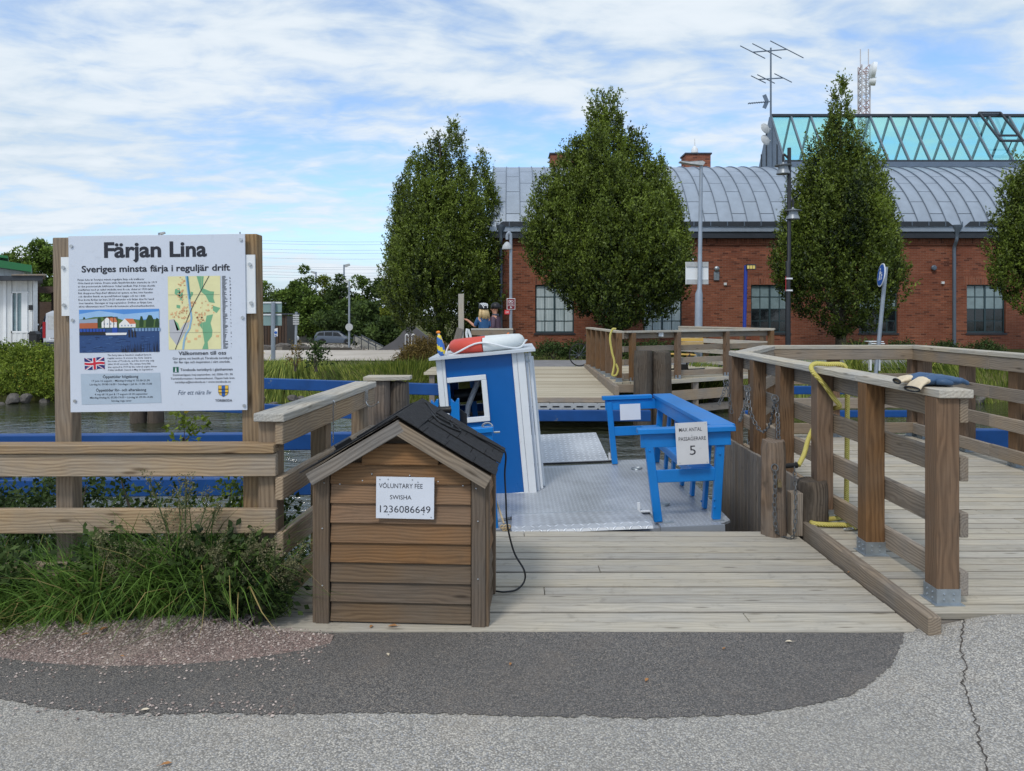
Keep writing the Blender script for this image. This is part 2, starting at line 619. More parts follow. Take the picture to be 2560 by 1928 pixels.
# the darker, newer strip of asphalt in front of the deck: outline read along its edge
edge = [(-260, 1742), (0, 1746), (110, 1768), (350, 1786), (520, 1783), (700, 1788), (900, 1783), (1150, 1786), (1330, 1792), (1480, 1790),
        (1620, 1794), (1750, 1787), (1880, 1784), (1960, 1772), (2060, 1756), (2130, 1736), (2190, 1698), (2225, 1668), (2243, 1634), (2256, 1600), (2261, 1583)]
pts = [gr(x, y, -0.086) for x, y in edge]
poly = []
for a, b in zip(pts[:-1], pts[1:]):
    n = max(2, int((b - a).length / 0.014))
    for i in range(n):
        p = a.lerp(b, i / n)
        poly.append((p.x + random.gauss(0, 0.003), p.y + random.gauss(0, 0.006)))
poly.append((pts[-1].x, 3.787))
nb = 60
vs, fs = [], []
for x, y in poly:                       # strips from the outline up to the deck edge
    vs += [(x, min(y, 3.786)), (x, 3.788)]
vv = []
for x, y in vs:
    vv.append((x, y, float(pave(x, y)) + 0.0035))
fs = [(2 * i, 2 * i + 2, 2 * i + 3, 2 * i + 1) for i in range(len(poly) - 1)]
b_ = MB(); b_.add(vv, fs)
patch = b_.build('asphalt_patch', M['patch'])
tag(patch, kind='structure')
bm = bmesh.new(); bm.from_mesh(patch.data)
for it in range(5):
    es = [e for e in bm.edges if abs(e.verts[0].co.y - e.verts[1].co.y) > 0.08]
    if es:
        bmesh.ops.subdivide_edges(bm, edges=es, cuts=1)
for q in bm.verts:
    q.co.z = float(pave(q.co.x, q.co.y)) + 0.0035
bm.to_mesh(patch.data); bm.free()

# cracks in the old asphalt
def crack(pxs, w):
    P = [gr(x, y, -0.03) for x, y in pxs]
    c = [Vector((p.x, p.y, 0)) for p in P]
    pts = []
    for a, b in zip(c[:-1], c[1:]):
        n = max(2, int((b - a).length / 0.02))
        pts += [a.lerp(b, i / n) + Vector((random.gauss(0, 0.005), random.gauss(0, 0.005), 0)) for i in range(n)]
    vs = []
    for i, p in enumerate(pts):
        t_ = (pts[min(i + 1, len(pts) - 1)] - pts[max(0, i - 1)]).normalized()
        s_ = Vector((-t_.y, t_.x, 0)) * w * random.uniform(0.3, 1.2)
        for q in (p - s_, p + s_):
            vs.append((q.x, q.y, float(pave(q.x, q.y)) + 0.004))
    m = MB(); m.add(vs, [(2 * i, 2 * i + 1, 2 * i + 3, 2 * i + 2) for i in range(len(pts) - 1)])
    return m.build('crack', M['crack'], pavement)


M['crack'] = plain('crack_dirt', (0.07, 0.058, 0.048), 0.95, 0, 0.3, 40)
crack([(2408, 1548), (2402, 1600), (2412, 1640), (2408, 1680), (2430, 1740), (2445, 1790), (2452, 1830), (2466, 1862), (2458, 1896)], 0.0035)
crack([(2458, 1896), (2380, 1902), (2290, 1898), (2160, 1906), (2050, 1904), (1930, 1912)], 0.0028)
crack([(2458, 1896), (2440, 1930), (2445, 1990)], 0.0028)

# reddish grit heaped over the kerb side
def mound(X, Y):
    r = ((X + 1.82) / 1.0) ** 2 + ((Y - 3.86) / 0.42) ** 2
    return pave(X, Y) + 0.006 + 0.055 * np.clip(1 - r, -0.35, 1)


base = sheet('gravel_bed', np.arange(-3.6, -0.85, 0.06), np.arange(3.4, 4.5, 0.05), mound, M['gravelbase'], keep=lambda x, y: not (x > -1.38 and y > 3.77))
n = 9000
gx, gy = rng.normal(-1.85, 0.52, n), 3.86 - np.abs(rng.normal(0, 0.23, n)) + 0.12
q_ = rng.uniform(0, 1, n) < 0.02                         # stray stones along the seam of the newer asphalt
gx = np.where(q_, -0.9 - np.abs(rng.normal(0, 0.8, n)), gx); gy = np.where(q_, 3.045 + 0.02 * np.sin(gx * 4) - 0.03 * (gx + 0.9) + rng.normal(0, 0.05, n), gy)
m = ((gx > -3.6) & (gx < -0.9) & (gy < 4.1))
m &= ~((gx > -1.34) & (gy > 3.775))
gx, gy = gx[m], gy[m]
gz = np.maximum(mound(gx, gy), pave(gx, gy) + 0.004)
n = len(gx)
octv = np.array([(1, 0, 0), (0, 1, 0), (-1, 0, 0), (0, -1, 0), (0, 0, 0.8), (0, 0, -0.5)])
octf = np.array([(0, 1, 4), (1, 2, 4), (2, 3, 4), (3, 0, 4)])
r_ = rng.uniform(0.0035, 0.0085, n)
V = octv[None] * r_[:, None, None] * rng.uniform(0.6, 1.3, (n, 6, 3))
a = rng.uniform(0, 6.28, n)
V = np.stack([V[..., 0] * np.cos(a)[:, None] - V[..., 1] * np.sin(a)[:, None], V[..., 0] * np.sin(a)[:, None] + V[..., 1] * np.cos(a)[:, None], V[..., 2]], -1)
V += np.stack([gx, gy, gz + r_ * 0.3], 1)[:, None]


def np_mesh(name, V, Fc, mats, tint=None, smooth=False):
    me = bpy.data.meshes.new(name)
    V = np.ascontiguousarray(V.reshape(-1, 3), dtype=np.float32)
    Fc = np.ascontiguousarray(Fc, dtype=np.int32)
    k = Fc.shape[1]
    me.vertices.add(len(V)); me.vertices.foreach_set('co', V.ravel())
    me.loops.add(Fc.size); me.loops.foreach_set('vertex_index', Fc.ravel())
    me.polygons.add(len(Fc)); me.polygons.foreach_set('loop_start', np.arange(0, Fc.size, k, dtype=np.int32))
    if tint is not None:
        at_ = me.attributes.new('tint', 'FLOAT', 'FACE')
        at_.data.foreach_set('value', np.ascontiguousarray(tint, dtype=np.float32))
    for m_ in (mats if isinstance(mats, (list, tuple)) else [mats]):
        me.materials.append(m_)
    if smooth:
        me.polygons.foreach_set('use_smooth', np.ones(len(Fc), bool))
    me.update(calc_edges=True)
    return me


def tinted(name, lo, hi, rough=0.9, transl=0.0, extra=None, spec=0.2):
    t = NT(name)
    at_ = t.n('ShaderNodeAttribute', attribute_name='tint')
    c = t.mix(at_.outputs['Fac'], lo, hi)
    if extra:
        c = t.mix(t.ramp(at_.outputs['Fac'], 0.93, 0.94), c, extra)
    t.fin(c, rough, 0, spec)
    if transl:
        tr = t.n('ShaderNodeBsdfTranslucent')
        t.l(c, tr.inputs[0])
        mx = t.n('ShaderNodeMixShader')
        mx.inputs[0].default_value = transl
        t.l(t.b.outputs[0], mx.inputs[1]); t.l(tr.outputs[0], mx.inputs[2])
        t.l(mx.outputs[0], t.out.inputs[0])
    return t.m


M['grit'] = tinted('grit_stone', L3(118, 102, 96), L3(204, 188, 178))
fc = (np.arange(n)[:, None, None] * 6 + octf[None]).reshape(-1, 3)
g = link(bpy.data.objects.new('gravel', np_mesh('gravel', V, fc, M['grit'], np.repeat(rng.uniform(0, 1, n), 4))))
tag(g, 'reddish crushed stone heaped beside the tall grass', 'gravel', kind='stuff')

# ------------------------------------------------------------------ water
t = NT('canal_water')
v = t.coord((0.55, 1.0, 1))
n1 = t.noise(v, 3.2, 4, 0.55, 0.4)
n2 = t.noise(t.coord((0.7, 1.3, 1), rot=(0, 0, R(12))), 11.0, 3, 0.5, 0.3)
gl = t.noise(t.coord((0.14, 0.22, 1)), 1.0, 3, 0.5)
h = t.math('ADD', t.math('MULTIPLY', n1, t.ramp(gl, 0.35, 0.65, 0.35, 1.0)), t.math('MULTIPLY', n2, t.ramp(gl, 0.35, 0.65, 0.1, 0.35)))
sy_ = t.n('ShaderNodeSeparateXYZ'); t.l(t.coord(), sy_.inputs[0])
h = t.math('MULTIPLY', h, t.ramp(sy_.outputs[1], 11.0, 17.0, 1.0, 0.22))   # calmer in the lee of the far bank
t.bump(h, 1.0, 0.26)
t.b.inputs['IOR'].default_value = 2.2
M['water'] = t.fin(L3(52, 56, 40), 0.03, 0, 0.8)
water = sheet('canal_water', [-300, -60, -20, -8, 0, 8, 20, 60, 300], [4.6, 8, 12, 16, 21.8], lambda X, Y: WATER_Z + 0 * X, M['water'])

# ------------------------------------------------------------------ near deck and platform
LZ = -0.08
deck = thing('landing_deck', 'weathered plank landing deck in front of the small ferry', 'deck', (0.4, 4.6, LZ))
y = 3.79
i = 0
while y < 5.5:
    w = random.uniform(0.110, 0.122)
    if y + w > 5.50:
        w = 0.13
    yaw = random.uniform(-0.002, 0.002)
    x0, x1 = -1.33 - random.uniform(0, 0.03), 2.095
    dz = random.uniform(-0.0025, 0.0025)
    cuts = [x0] + ([random.uniform(-0.2, 1.4)] if i % 3 == 1 else []) + [x1]
    for a, b in zip(cuts[:-1], cuts[1:]):
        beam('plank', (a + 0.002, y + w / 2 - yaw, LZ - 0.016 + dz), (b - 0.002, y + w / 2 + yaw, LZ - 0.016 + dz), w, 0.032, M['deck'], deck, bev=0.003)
    y += w + random.uniform(0.007, 0.012)
    i += 1
for x in (-1.1, -0.3, 0.5, 1.3, 2.0):
    beam('joist', (x, 3.82, LZ - 0.1), (x, 5.48, LZ - 0.1), 0.07, 0.13, M['grey'], deck)
beam('end_beam', (-1.3, 5.53, LZ - 0.13), (2.2, 5.53, LZ - 0.13), 0.05, 0.2, M['grey'], deck)
for x in (-1.0, 2.0):
    beam('pile', (x, 5.36, LZ - 0.17), (x, 5.36, -1.6), 0.16, 0.16, M['pile_dark'], deck)

plat = thing('viewing_platform', 'raised plank platform beside the landing deck, enclosed by a timber railing', 'platform', (3.7, 6.5, 0))


def plat_left(y):
    return 2.17 if y < 7.7 else 2.17 + (y - 7.7) * 0.78


y = 3.815
i = 0
while y < 9.44:
    w = random.uniform(0.112, 0.122)
    x0 = max(2.165, plat_left(y)) + 0.012
    x1 = 5.24
    dz = random.uniform(-0.0025, 0.0025)
    cuts = [x0] + ([random.uniform(2.9, 4.6)] if i % 2 else []) + [x1]
    for a, b in zip(cuts[:-1], cuts[1:]):
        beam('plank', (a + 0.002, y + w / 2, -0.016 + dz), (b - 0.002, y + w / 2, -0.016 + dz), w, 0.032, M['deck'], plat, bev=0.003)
    y += w + random.uniform(0.007, 0.012)
    i += 1
beam('edge_beam', (2.13, 3.725, -0.052), (2.165, 5.44, -0.052), 0.066, 0.14, M['board'], plat)
beam('front_beam', (2.2, 3.845, -0.075), (5.2, 3.845, -0.075), 0.045, 0.08, M['grey'], plat)
for x in (2.6, 3.4, 4.2, 5.1):
    beam('joist', (x, 3.9, -0.11), (x, 9.3 if x > 3.3 else 8.0, -0.11), 0.07, 0.15, M['grey'], plat)
beam('back_beam', (3.3, 9.46, -0.12), (5.25, 9.46, -0.12), 0.05, 0.2, M['board'], plat)
beam('side_beam', (5.27, 4, -0.12), (5.27, 9.45, -0.12), 0.05, 0.2, M['board'], plat)
for x, y in ((2.35, 6.0), (2.4, 7.5), (3.5, 9.2), (5.1, 9.2), (5.1, 6.5)):
    beam('pile', (x, y, -0.19), (x, y, -1.7), 0.18, 0.18, M['pile_dark'], plat)
# the upright boards that fender the ferry along the platform's edge
scr = thing('fender_wall', 'grey wall of upright boards beside the ferry berth', 'board wall', (2.2, 6.7, -0.9))
y, i = 5.62, 0
while y < 8.0:
    w = random.uniform(0.085, 0.10)
    zt = 0.285 + random.uniform(-0.004, 0.004)
    beam('board', (2.195, y + w / 2, -1.2), (2.195, y + w / 2, zt), 0.028, w, M['grey'], scr, up=(0, 1, 0), bev=0.003)
    y += w + 0.005
beam('rail', (2.235, 5.62, 0.2), (2.235, 8.0, 0.2), 0.045, 0.09, M['grey'], scr)
MB().tube([(2.155, 6.22, 0.2), (2.15, 6.2, -0.42)], 0.03, 10).build('fender_pipe', M['rust'] if 'rust' in M else M['galv'], scr, smooth='auto')


def shoe(x, y, z, s, parent, rot=0.0):
    m = MB()
    h = s / 2 + 0.004
    m.box((x, y, z + 0.0445), (2 * h, 2 * h, 0.083))
    m.box((x, y, z + 0.003), (2 * h + 0.03, 2 * h + 0.03, 0.006))
    for dz in (0.03, 0.06):
        for sx, sy in ((-1, -0.4), (-1, 0.4), (-0.4, -1), (0.4, -1)):
            m.sphere((x + sx * h, y + sy * h, z + dz), 0.007, 6, 4)
    return m.build('post_shoe', M['galv'], parent)


ZB = ((0.05, 0.178), (0.36, 0.49), (0.66, 0.79), (0.966, 1.098))


def rail_run(parent, a, b, posts, side, z0, size=0.12, joints=(), cap=True, shoes=True, zb=ZB, ztop=1.1, pm='post', bm_='board', capx=(0, 0), ext=(0, 0), capw=0.18, zbot=None):
    """posts stand on the line a-b at the given fractions; boards run on the given side (+1: right of a->b)"""
    a, b = Vector((a[0], a[1], 0)), Vector((b[0], b[1], 0))
    dr = (b - a).normalized()
    rt = Vector((dr.y, -dr.x, 0)) * side
    for f in posts:
        p = a.lerp(b, f)
        zb0 = z0 + (0.02 if shoes else 0) if zbot is None else zbot
        beam('post', (p.x, p.y, zb0), (p.x, p.y, z0 + ztop), size, size, M[pm], parent, up=(dr.x, dr.y, 0))
        if shoes:
            shoe(p.x, p.y, z0, size, parent)
    off = rt * (size / 2 + 0.026)
    js = [-ext[0]] + [j * (b - a).length for j in joints] + [(b - a).length + ext[1]]
    for lo, hi in zb:
        for j0, j1 in zip(js[:-1], js[1:]):
            p, q = a + dr * (j0 + 0.001) + off, a + dr * (j1 - 0.001) + off
            z = z0 + (lo + hi) / 2 + random.uniform(-0.004, 0.004)
            beam('board', (p.x, p.y, z), (q.x, q.y, z), 0.045, hi - lo, M[bm_], parent)
    if cap:
        co = rt * 0.028
        js = [-ext[0] - capx[0]] + [j * (b - a).length for j in joints] + [(b - a).length + ext[1] + capx[1]]
        for j0, j1 in zip(js[:-1], js[1:]):
            p, q = a + dr * (j0 + 0.001) + co, a + dr * (j1 - 0.001) + co
            beam('handrail_cap', (p.x, p.y, z0 + ztop + 0.0235), (q.x, q.y, z0 + ztop + 0.0235), capw, 0.045, M['cap'], parent)


rr = thing('platform_railing', 'timber railing with brown posts and four grey boards around the viewing platform', 'railing', (3.7, 6.6, 0))
A, B_ = (2.315, 3.985), (2.36, 7.8)
fr = [(q - 3.985) / (7.8 - 3.985) for q in (3.985, 4.79, 5.57, 6.36, 7.08, 7.8)]
rail_run(rr, A, B_, fr, 1, 0.0, joints=(0.235, 0.72), ext=(0.06, 0.02), capx=(0.03, 0.03))
rail_run(rr, (2.47, 7.93), (3.12, 9.14), (0.5,), 1, 0.0, ext=(0.05, 0.02))
rail_run(rr, (3.2, 9.28), (5.12, 9.37), (0.02, 0.44, 0.985), 1, 0.0, ext=(0.03, 0.0), capx=(0.02, 0.04))
rail_run(rr, (5.12, 9.18), (5.10, 3.95), (0.0, 0.165, 0.325, 0.49, 0.65, 0.81, 0.99), 1, 0.0, joints=(0.27, 0.62), ext=(0.12, 0.0))

# left railing and the low fence under the sign
lr = thing('deck_railing', 'timber railing with sloping view of its pale cap behind the little wooden house', 'railing', (-1.25, 5, LZ))
zl = ((-0.033 + 0.085, 0.08 + 0.085), (0.54 - 0.225, 0.659 - 0.21), (0.62, 0.745), (0.925, 1.045))
rail_run(lr, (-1.335, 4.06), (-1.19, 5.86), (0.02, 0.47, 0.97), 1, -0.085, size=0.105, zb=zl, ztop=1.047, pm='lpost', bm_='tan', joints=(), shoes=False, zbot=-0.6, ext=(0.05, 0.02), capx=(0.02, 0.0), capw=0.17)
lf = thing('low_fence', 'low timber fence of broad boards behind the tall grass, under the ferry sign', 'fence', (-2.6, 4.05, -0.1))
for z0_, z1_ in ((0.069, 0.194), (0.356, 0.486), (0.664, 0.785)):
    beam('board', (-4.6, 4.02, (z0_ + z1_) / 2), (-1.275, 4.015, (z0_ + z1_) / 2 + 0.004), 0.045, z1_ - z0_, M['tan'], lf)
beam('handrail_cap', (-3.03, 4.03, 0.815), (-1.278, 4.025, 0.82), 0.11, 0.048, M['lpost'], lf)
beam('handrail_cap', (-4.6, 4.035, 0.812), (-3.033, 4.03, 0.815), 0.11, 0.048, M['lpost'], lf)
beam('post', (-3.75, 4.1, -0.5), (-3.75, 4.1, 0.79), 0.1, 0.1, M['lpost'], lf, up=(1, 0, 0))

# ------------------------------------------------------------------ lettering
_cap = None


def text_mesh(s, bold=0.0, res=2, shear=0.0):
    cu = bpy.data.curves.new('lettering', 'FONT')
    cu.body, cu.offset, cu.resolution_u, cu.shear = s, bold, res, shear
    ob = bpy.data.objects.new('lettering', cu)
    COL.objects.link(ob)
    dg = bpy.context.evaluated_depsgraph_get()
    me = bpy.data.meshes.new_from_object(ob.evaluated_get(dg))
    bpy.data.objects.remove(ob); bpy.data.curves.remove(cu)
    return me


def bounds(me):
    a = np.empty(len(me.vertices) * 3); me.vertices.foreach_get('co', a)
    a = a.reshape(-1, 3)
    return a.min(0), a.max(0)


def lettering(s, x0, x1, base, cap, Y, mat, parent, bold=0.0, res=2, shear=0.0, Mx=None, name='lettering'):
    """a line of print: spans photo pixels x0..x1, stands on pixel row base, cap height cap, on the plane at distance Y"""
    global _cap
    if _cap is None:
        _cap = bounds(text_mesh('H'))[1][1]
    me = text_mesh(s, bold, res, shear)
    lo, hi = bounds(me)
    k = Y / F
    sx = (x1 - x0) * k / (hi[0] - lo[0])
    sz = cap * k / _cap
    p = at(x0, base, Y)
    T = Matrix(((sx, 0, 0, p.x - lo[0] * sx), (0, 0, -1, p.y), (0, sz, 0, p.z), (0, 0, 0, 1)))
    me.transform(Mx @ T if Mx is not None else T)
    me.materials.clear(); me.materials.append(mat)
    return link(bpy.data.objects.new(name, me), parent)


def flat(name, *c, rough=0.45):
    if name not in M:
        M[name] = plain(name, L3(*c), rough, 0, 0.05, 12)
    return M[name]


# ------------------------------------------------------------------ the ferry information sign
YP = 4.075
sg = thing('information_sign', 'white information board titled Färjan Lina on two timber posts', 'sign', (at(396, 1100, 4.12).x + 0.019, 4.12, -0.1))
sg.location.x -= 0.019
k = YP / F
for nm, xa, xb, ytop in (('post', 148, 190, 593), ('post', 612, 652, 590)):
    p = at((xa + xb) / 2, ytop, 4.16)
    beam(nm, (p.x, 4.16, -0.6), (p.x, 4.16, p.z), 0.095, 0.095, M['lpost'], sg, up=(1, 0, 0))
for xa, xb in ((155, 182), (606, 640)):
    a, b = at(xa, 640, YP + 0.008), at(xb, 787, YP + 0.008)
    pl = MB(); pl.bb(a.x, b.x, YP + 0.010, YP + 0.022, b.z, a.z)
    pl = pl.build('mounting_strip', M['white'], sg)
M['panel'] = painted('sign_board_face', L3(205, 211, 222), 0.3, 0.0, var=0.02, spec=0.5)
a, b = at(175, 588, YP), at(616, 1028, YP)
pan = MB(); pan.bb(a.x, b.x, YP, YP + 0.008, b.z, a.z)
pan = pan.build('panel', M['panel'], sg)
bt = MB()
for x, y in ((182, 613), (606, 602), (183, 798), (608, 797), (186, 1000), (609, 1017)):
    bt = MB(); c = at(x, y, YP - 0.004)
    bt.lathe([(0.009, 0.004), (0.009, 0), (0.0055, -0.003), (0.005, -0.007)], c, 8, Matrix.Rotation(R(90), 3, 'X'))
    bt.build('bolt', M['steel'], pan, smooth='auto')
for x, y in ((161, 666), (162, 760), (628, 664), (630, 761)):
    bt = MB(); c = at(x, y, YP + 0.004)
    bt.lathe([(0.01, 0.006), (0.01, 0), (0.006, -0.004), (0.005, -0.009)], c, 8, Matrix.Rotation(R(90), 3, 'X'))
    bt.build('bolt', M['steel'], sg, smooth='auto')


def zx(x): return x / 3.204
def zy(y): return 560 + y / 3.204


Y1, Y2, Y3, Y4 = YP - 0.0015, YP - 0.0022, YP - 0.0029, YP - 0.0036
ink = M['ink']
lettering('Färjan', zx(845), zx(1302), zy(262), 36, Y1, ink, pan, 0.03, 4)
lettering('Lina', zx(1370), zx(1668), zy(262), 36, Y1, ink, pan, 0.03, 4)
lettering('Sveriges minsta', zx(663), zx(1187), zy(380), 15.5, Y1, ink, pan, 0.022, 3)
lettering('färja i', zx(1212), zx(1395), zy(380), 15.5, Y1, ink, pan, 0.022, 3)
lettering('reguljär', zx(1422), zx(1683), zy(380), 15.5, Y1, ink, pan, 0.022, 3)
lettering('drift', zx(1708), zx(1852), zy(380), 15.5, Y1, ink, pan, 0.022, 3)
body = ['Färjan Lina är Sveriges minsta reguljära färja och trafikerar', 'Göta kanal på tvären. Denna unika färjeförbindelse startades år 1919',
        'av den pensionerade lokföraren Oskar Lindhult. Från början skedde', 'överfarten med en enkel vrickeka men fr.o.m. slutet av 1930-talet',
        'fick skepparen Färje-Karl tillstånd att spänna en lina över kanalen', 'och därefter kunde en speciell farkost byggas och tas i drift.',
        'Den korta färden tar bara 20-25 sekunder och färjan dras för hand', 'över kanalen. Säsongen är maj-september. Driften av färjan Lina',
        'sköts tillsammans med Töreboda kommuns arbetsmarknadsenhet.']
for i, (s, xe) in enumerate(zip(body, (1165, 1265, 1250, 1233, 1230, 1172, 1238, 1222, 1245))):
    lettering(s, zx(630 + i * 0.8), zx(xe), zy(447 + 26.8 * i), 4.6, Y1, ink, pan, 0.004, 1)
eng = ["The ferry Lina is Sweden's smallest ferry in", 'regular service. It crosses the Göta Canal in', 'the town of Töreboda, and the short trip only',
       'takes 20-25 seconds. The unique ferry link', 'was opened in 1919 by the retired engine driver', 'Oskar Lindhult. Season is May to September.']
for i, (s, xe) in enumerate(zip(eng, (1210, 1215, 1235, 1207, 1256, 1227))):
    lettering(s, zx(862), zx(xe), zy(1053 + 23.7 * i), 4.2, Y1, ink, pan, 0.004, 1)
bx_ = MB(); bx_.add([at(zx(x), zy(y), Y1) for x, y in ((645, 1194), (1281, 1192), (1288, 1433), (651, 1440))], [(0, 1, 2, 3)]); bx_.build('opening_hours_box', flat('grey_box_print', 172, 186, 200), pan)
for s, x0, x1, yb, cp, bo in (('Öppettider högsäsong', 822, 1107, 1230, 6.6, 0.014), ('17 juni-16 augusti – Måndag-fredag kl. 05.00-21.00', 733, 1198, 1259, 4.6, 0.004),
                              ('Lördag kl. 09.00-16.00 • Söndagar i juli kl. 11.00-15.00', 716, 1216, 1287, 4.6, 0.004), ('Öppettider för- och eftersäsong', 766, 1168, 1337, 6.6, 0.014),
                              ('4 maj till 16 juni & 17 augusti till 30 september', 755, 1180, 1367, 4.6, 0.004), ('Måndag-fredag kl. 05.00-19.00 • Lördag kl. 09.00-14.00', 716, 1220, 1393, 4.6, 0.004),
                              ('Söndag inga turer', 888, 1050, 1420, 4.6, 0.004), ('Välkommen till oss', 1430, 1812, 1053, 9.0, 0.014),
                              ('Gör gärna ett besök på Töreboda turistbyrå', 1383, 1857, 1089, 5.6, 0.003), ('för fler tips och inspiration i vårt område.', 1393, 1845, 1119, 5.6, 0.003),
                              ('Töreboda turistbyrå i gästhamnen', 1443, 1862, 1181, 6.2, 0.008), ('Sommaröppet maj-september, tel. 0506-101 30', 1383, 1862, 1219, 5.0, 0.003),
                              ('Turistinformation i kommunhuset. Öppet hela året.', 1365, 1880, 1249, 5.0, 0.003), ('turistbyra@toreboda.se • www.toreboda.se', 1398, 1845, 1278, 5.0, 0.003),
                              ('TÖREBODA', 1720, 1855, 1431, 6.0, 0.01)):
    lettering(s, zx(x0), zx(x1), zy(yb), cp, Y2, ink, pan, bo, 2)
lettering('För ett nära liv', zx(1423), zx(1690), zy(1371), 11, Y1, flat('script_ink', 52, 72, 100), pan, -0.002, 3, 0.25)


PR = {}


def pp(pts, Y, mat, name):
    """flat print: all patches of one printed picture go into one mesh"""
    m, ms = PR.setdefault(name, (MB(), []))
    if mat not in ms:
        ms.append(mat)
    P = [at(zx(x), zy(y), Y) for x, y in pts]
    m.add(P, [tuple(range(len(P)))], ms.index(mat))


def rct(x0, y0, x1, y1):
    return [(x0, y0), (x1, y0), (x1, y1), (x0, y1)]


# town map
pp(rct(1353, 422, 1773, 1010), Y1, flat('map_yellow', 226, 220, 168), 'map_print')
gm = flat('map_green', 116, 172, 132)
for q in ([(1583, 422), (1640, 424), (1632, 520), (1690, 545), (1722, 548), (1715, 600), (1728, 640), (1680, 632), (1655, 580), (1615, 545), (1600, 480)],
          [(1410, 525), (1445, 515), (1455, 560), (1470, 545), (1472, 620), (1450, 610), (1440, 585), (1405, 560)], [(1535, 545), (1555, 552), (1550, 575), (1528, 600)],
          [(1420, 650), (1450, 655), (1448, 680), (1420, 675)], [(1710, 660), (1770, 680), (1740, 720), (1712, 700)],
          [(1660, 740), (1712, 730), (1690, 800), (1705, 860), (1700, 905), (1665, 950), (1670, 1008), (1620, 1008), (1640, 960), (1625, 850), (1590, 800), (1650, 790)],
          [(1395, 765), (1430, 800), (1445, 850), (1420, 858)]):
    pp(q, Y2, gm, 'map_print')
pp([(1358, 770), (1400, 765), (1440, 860), (1480, 800), (1520, 790), (1500, 850), (1420, 980), (1362, 900)], Y2, flat('map_grey', 186, 186, 190), 'map_print')
rb = random.Random(3)
beige = [flat('map_beige', 226, 182, 134), flat('map_tan', 204, 156, 112)]
for i in range(150):
    cx, cy, sx, sy = rb.choice([(1470, 470, 26, 40), (1455, 570, 30, 55), (1500, 680, 45, 45), (1420, 720, 40, 30), (1655, 680, 55, 40), (1580, 740, 35, 50), (1490, 750, 40, 40), (1620, 770, 30, 30), (1550, 640, 25, 20)])
    x, y = rb.gauss(cx, sx * 0.6), rb.gauss(cy, sy * 0.6)
    w, h, a = rb.uniform(3, 8), rb.uniform(3, 8), rb.uniform(-0.4, 0.4)
    x, y = min(max(x, 1362), 1762), min(max(y, 432), 990)
    cs, sn = math.cos(a), math.sin(a)
    pp([(x + u * w * cs - v_ * h * sn, y + u * w * sn + v_ * h * cs) for u, v_ in ((-1, -1), (1, -1), (1, 1), (-1, 1))], Y2 - 0.0001 * (i % 5), beige[i % 2], 'map_print')
for x, y in ((1490, 920), (1515, 945), (1570, 925), (1600, 905), (1745, 905), (1580, 860)):
    pp(rct(x - 12, y - 9, x + 12, y + 9), Y2, beige[0], 'map_print')


def line(pts, w, Y, mat, name='map_print'):
    P = [Vector((x, y, 0)) for x, y in pts]
    L_, R_ = [], []
    for i, p in enumerate(P):
        d_ = (P[min(i + 1, len(P) - 1)] - P[max(i - 1, 0)]).normalized()
        n_ = Vector((-d_.y, d_.x, 0)) * w / 2
        L_.append((p.x + n_.x, p.y + n_.y)); R_.append((p.x - n_.x, p.y - n_.y))
    for i in range(len(P) - 1):
        pp([L_[i], L_[i + 1], R_[i + 1], R_[i]], Y, mat, name)


line([(1500, 422), (1512, 520), (1522, 610), (1530, 680), (1538, 760), (1522, 840), (1490, 890), (1475, 950), (1468, 1008)], 15, Y3, flat('map_water', 140, 178, 206))
line([(1510, 422), (1518, 510), (1528, 606)], 12, Y4, flat('map_canal', 60, 132, 152))
line([(1683, 422), (1560, 640), (1520, 730), (1460, 870), (1405, 1008)], 5, Y4, ink)
line([(1355, 570), (1765, 572)], 1.5, Y3, ink)
line([(1357, 873), (1770, 875)], 1.5, Y3, ink)
line([(1622, 425), (1626, 1008)], 1.2, Y3, flat('map_yellow', 226, 220, 168))
for j in range(64):
    y = 424 + j * 9.15
    pp(rct(1786 + j * 0.05, y, 1786 + rb.uniform(18, 44), y + 4.6), Y1, ink, 'map_index_print')
    if j % 3:
        pp(rct(1846 + j * 0.1, y, 1846 + rb.uniform(4, 13), y + 4.6), Y1, ink, 'map_index_print')
# harbour picture
pp(rct(638, 680, 1280, 1025), Y1, flat('picture_water', 44, 74, 122), 'picture_print')
pp(rct(638, 680, 1280, 830), Y2, flat('picture_sky', 84, 142, 210), 'picture_print')
pp([(638, 715), (800, 690), (1000, 720), (1278, 700), (1278, 760), (638, 770)], Y2 - 0.0002, flat('picture_cloud', 150, 188, 226), 'picture_print')
gp, gp2 = flat('picture_trees', 38, 66, 36), flat('picture_trees_light', 86, 112, 58)
pp([(640, 760), (700, 752), (760, 740), (830, 738), (900, 735), (1000, 770), (1080, 760), (1130, 770), (1278, 760), (1278, 830), (640, 832)], Y3, gp2, 'picture_print')
for x, w, y0 in ((678, 16, 738), (800, 22, 740), (1137, 18, 736), (1205, 34, 728), (1262, 18, 752), (720, 12, 765)):
    pp([(x - w, 825), (x - w * 0.9, y0 + 40), (x - w * 0.3, y0), (x + w * 0.4, y0 + 4), (x + w, y0 + 45), (x + w * 0.8, 825)], Y3 - 0.0003, gp, 'picture_print')
pw, pr, pb = flat('picture_white', 232, 230, 226), flat('picture_roof', 206, 118, 78), flat('picture_brick', 178, 96, 62)
pp(rct(640, 785, 785, 830), Y4, pb, 'picture_print'); pp([(640, 762), (785, 752), (785, 786), (640, 788)], Y4 - 0.0002, flat('picture_grey', 150, 164, 184), 'picture_print')
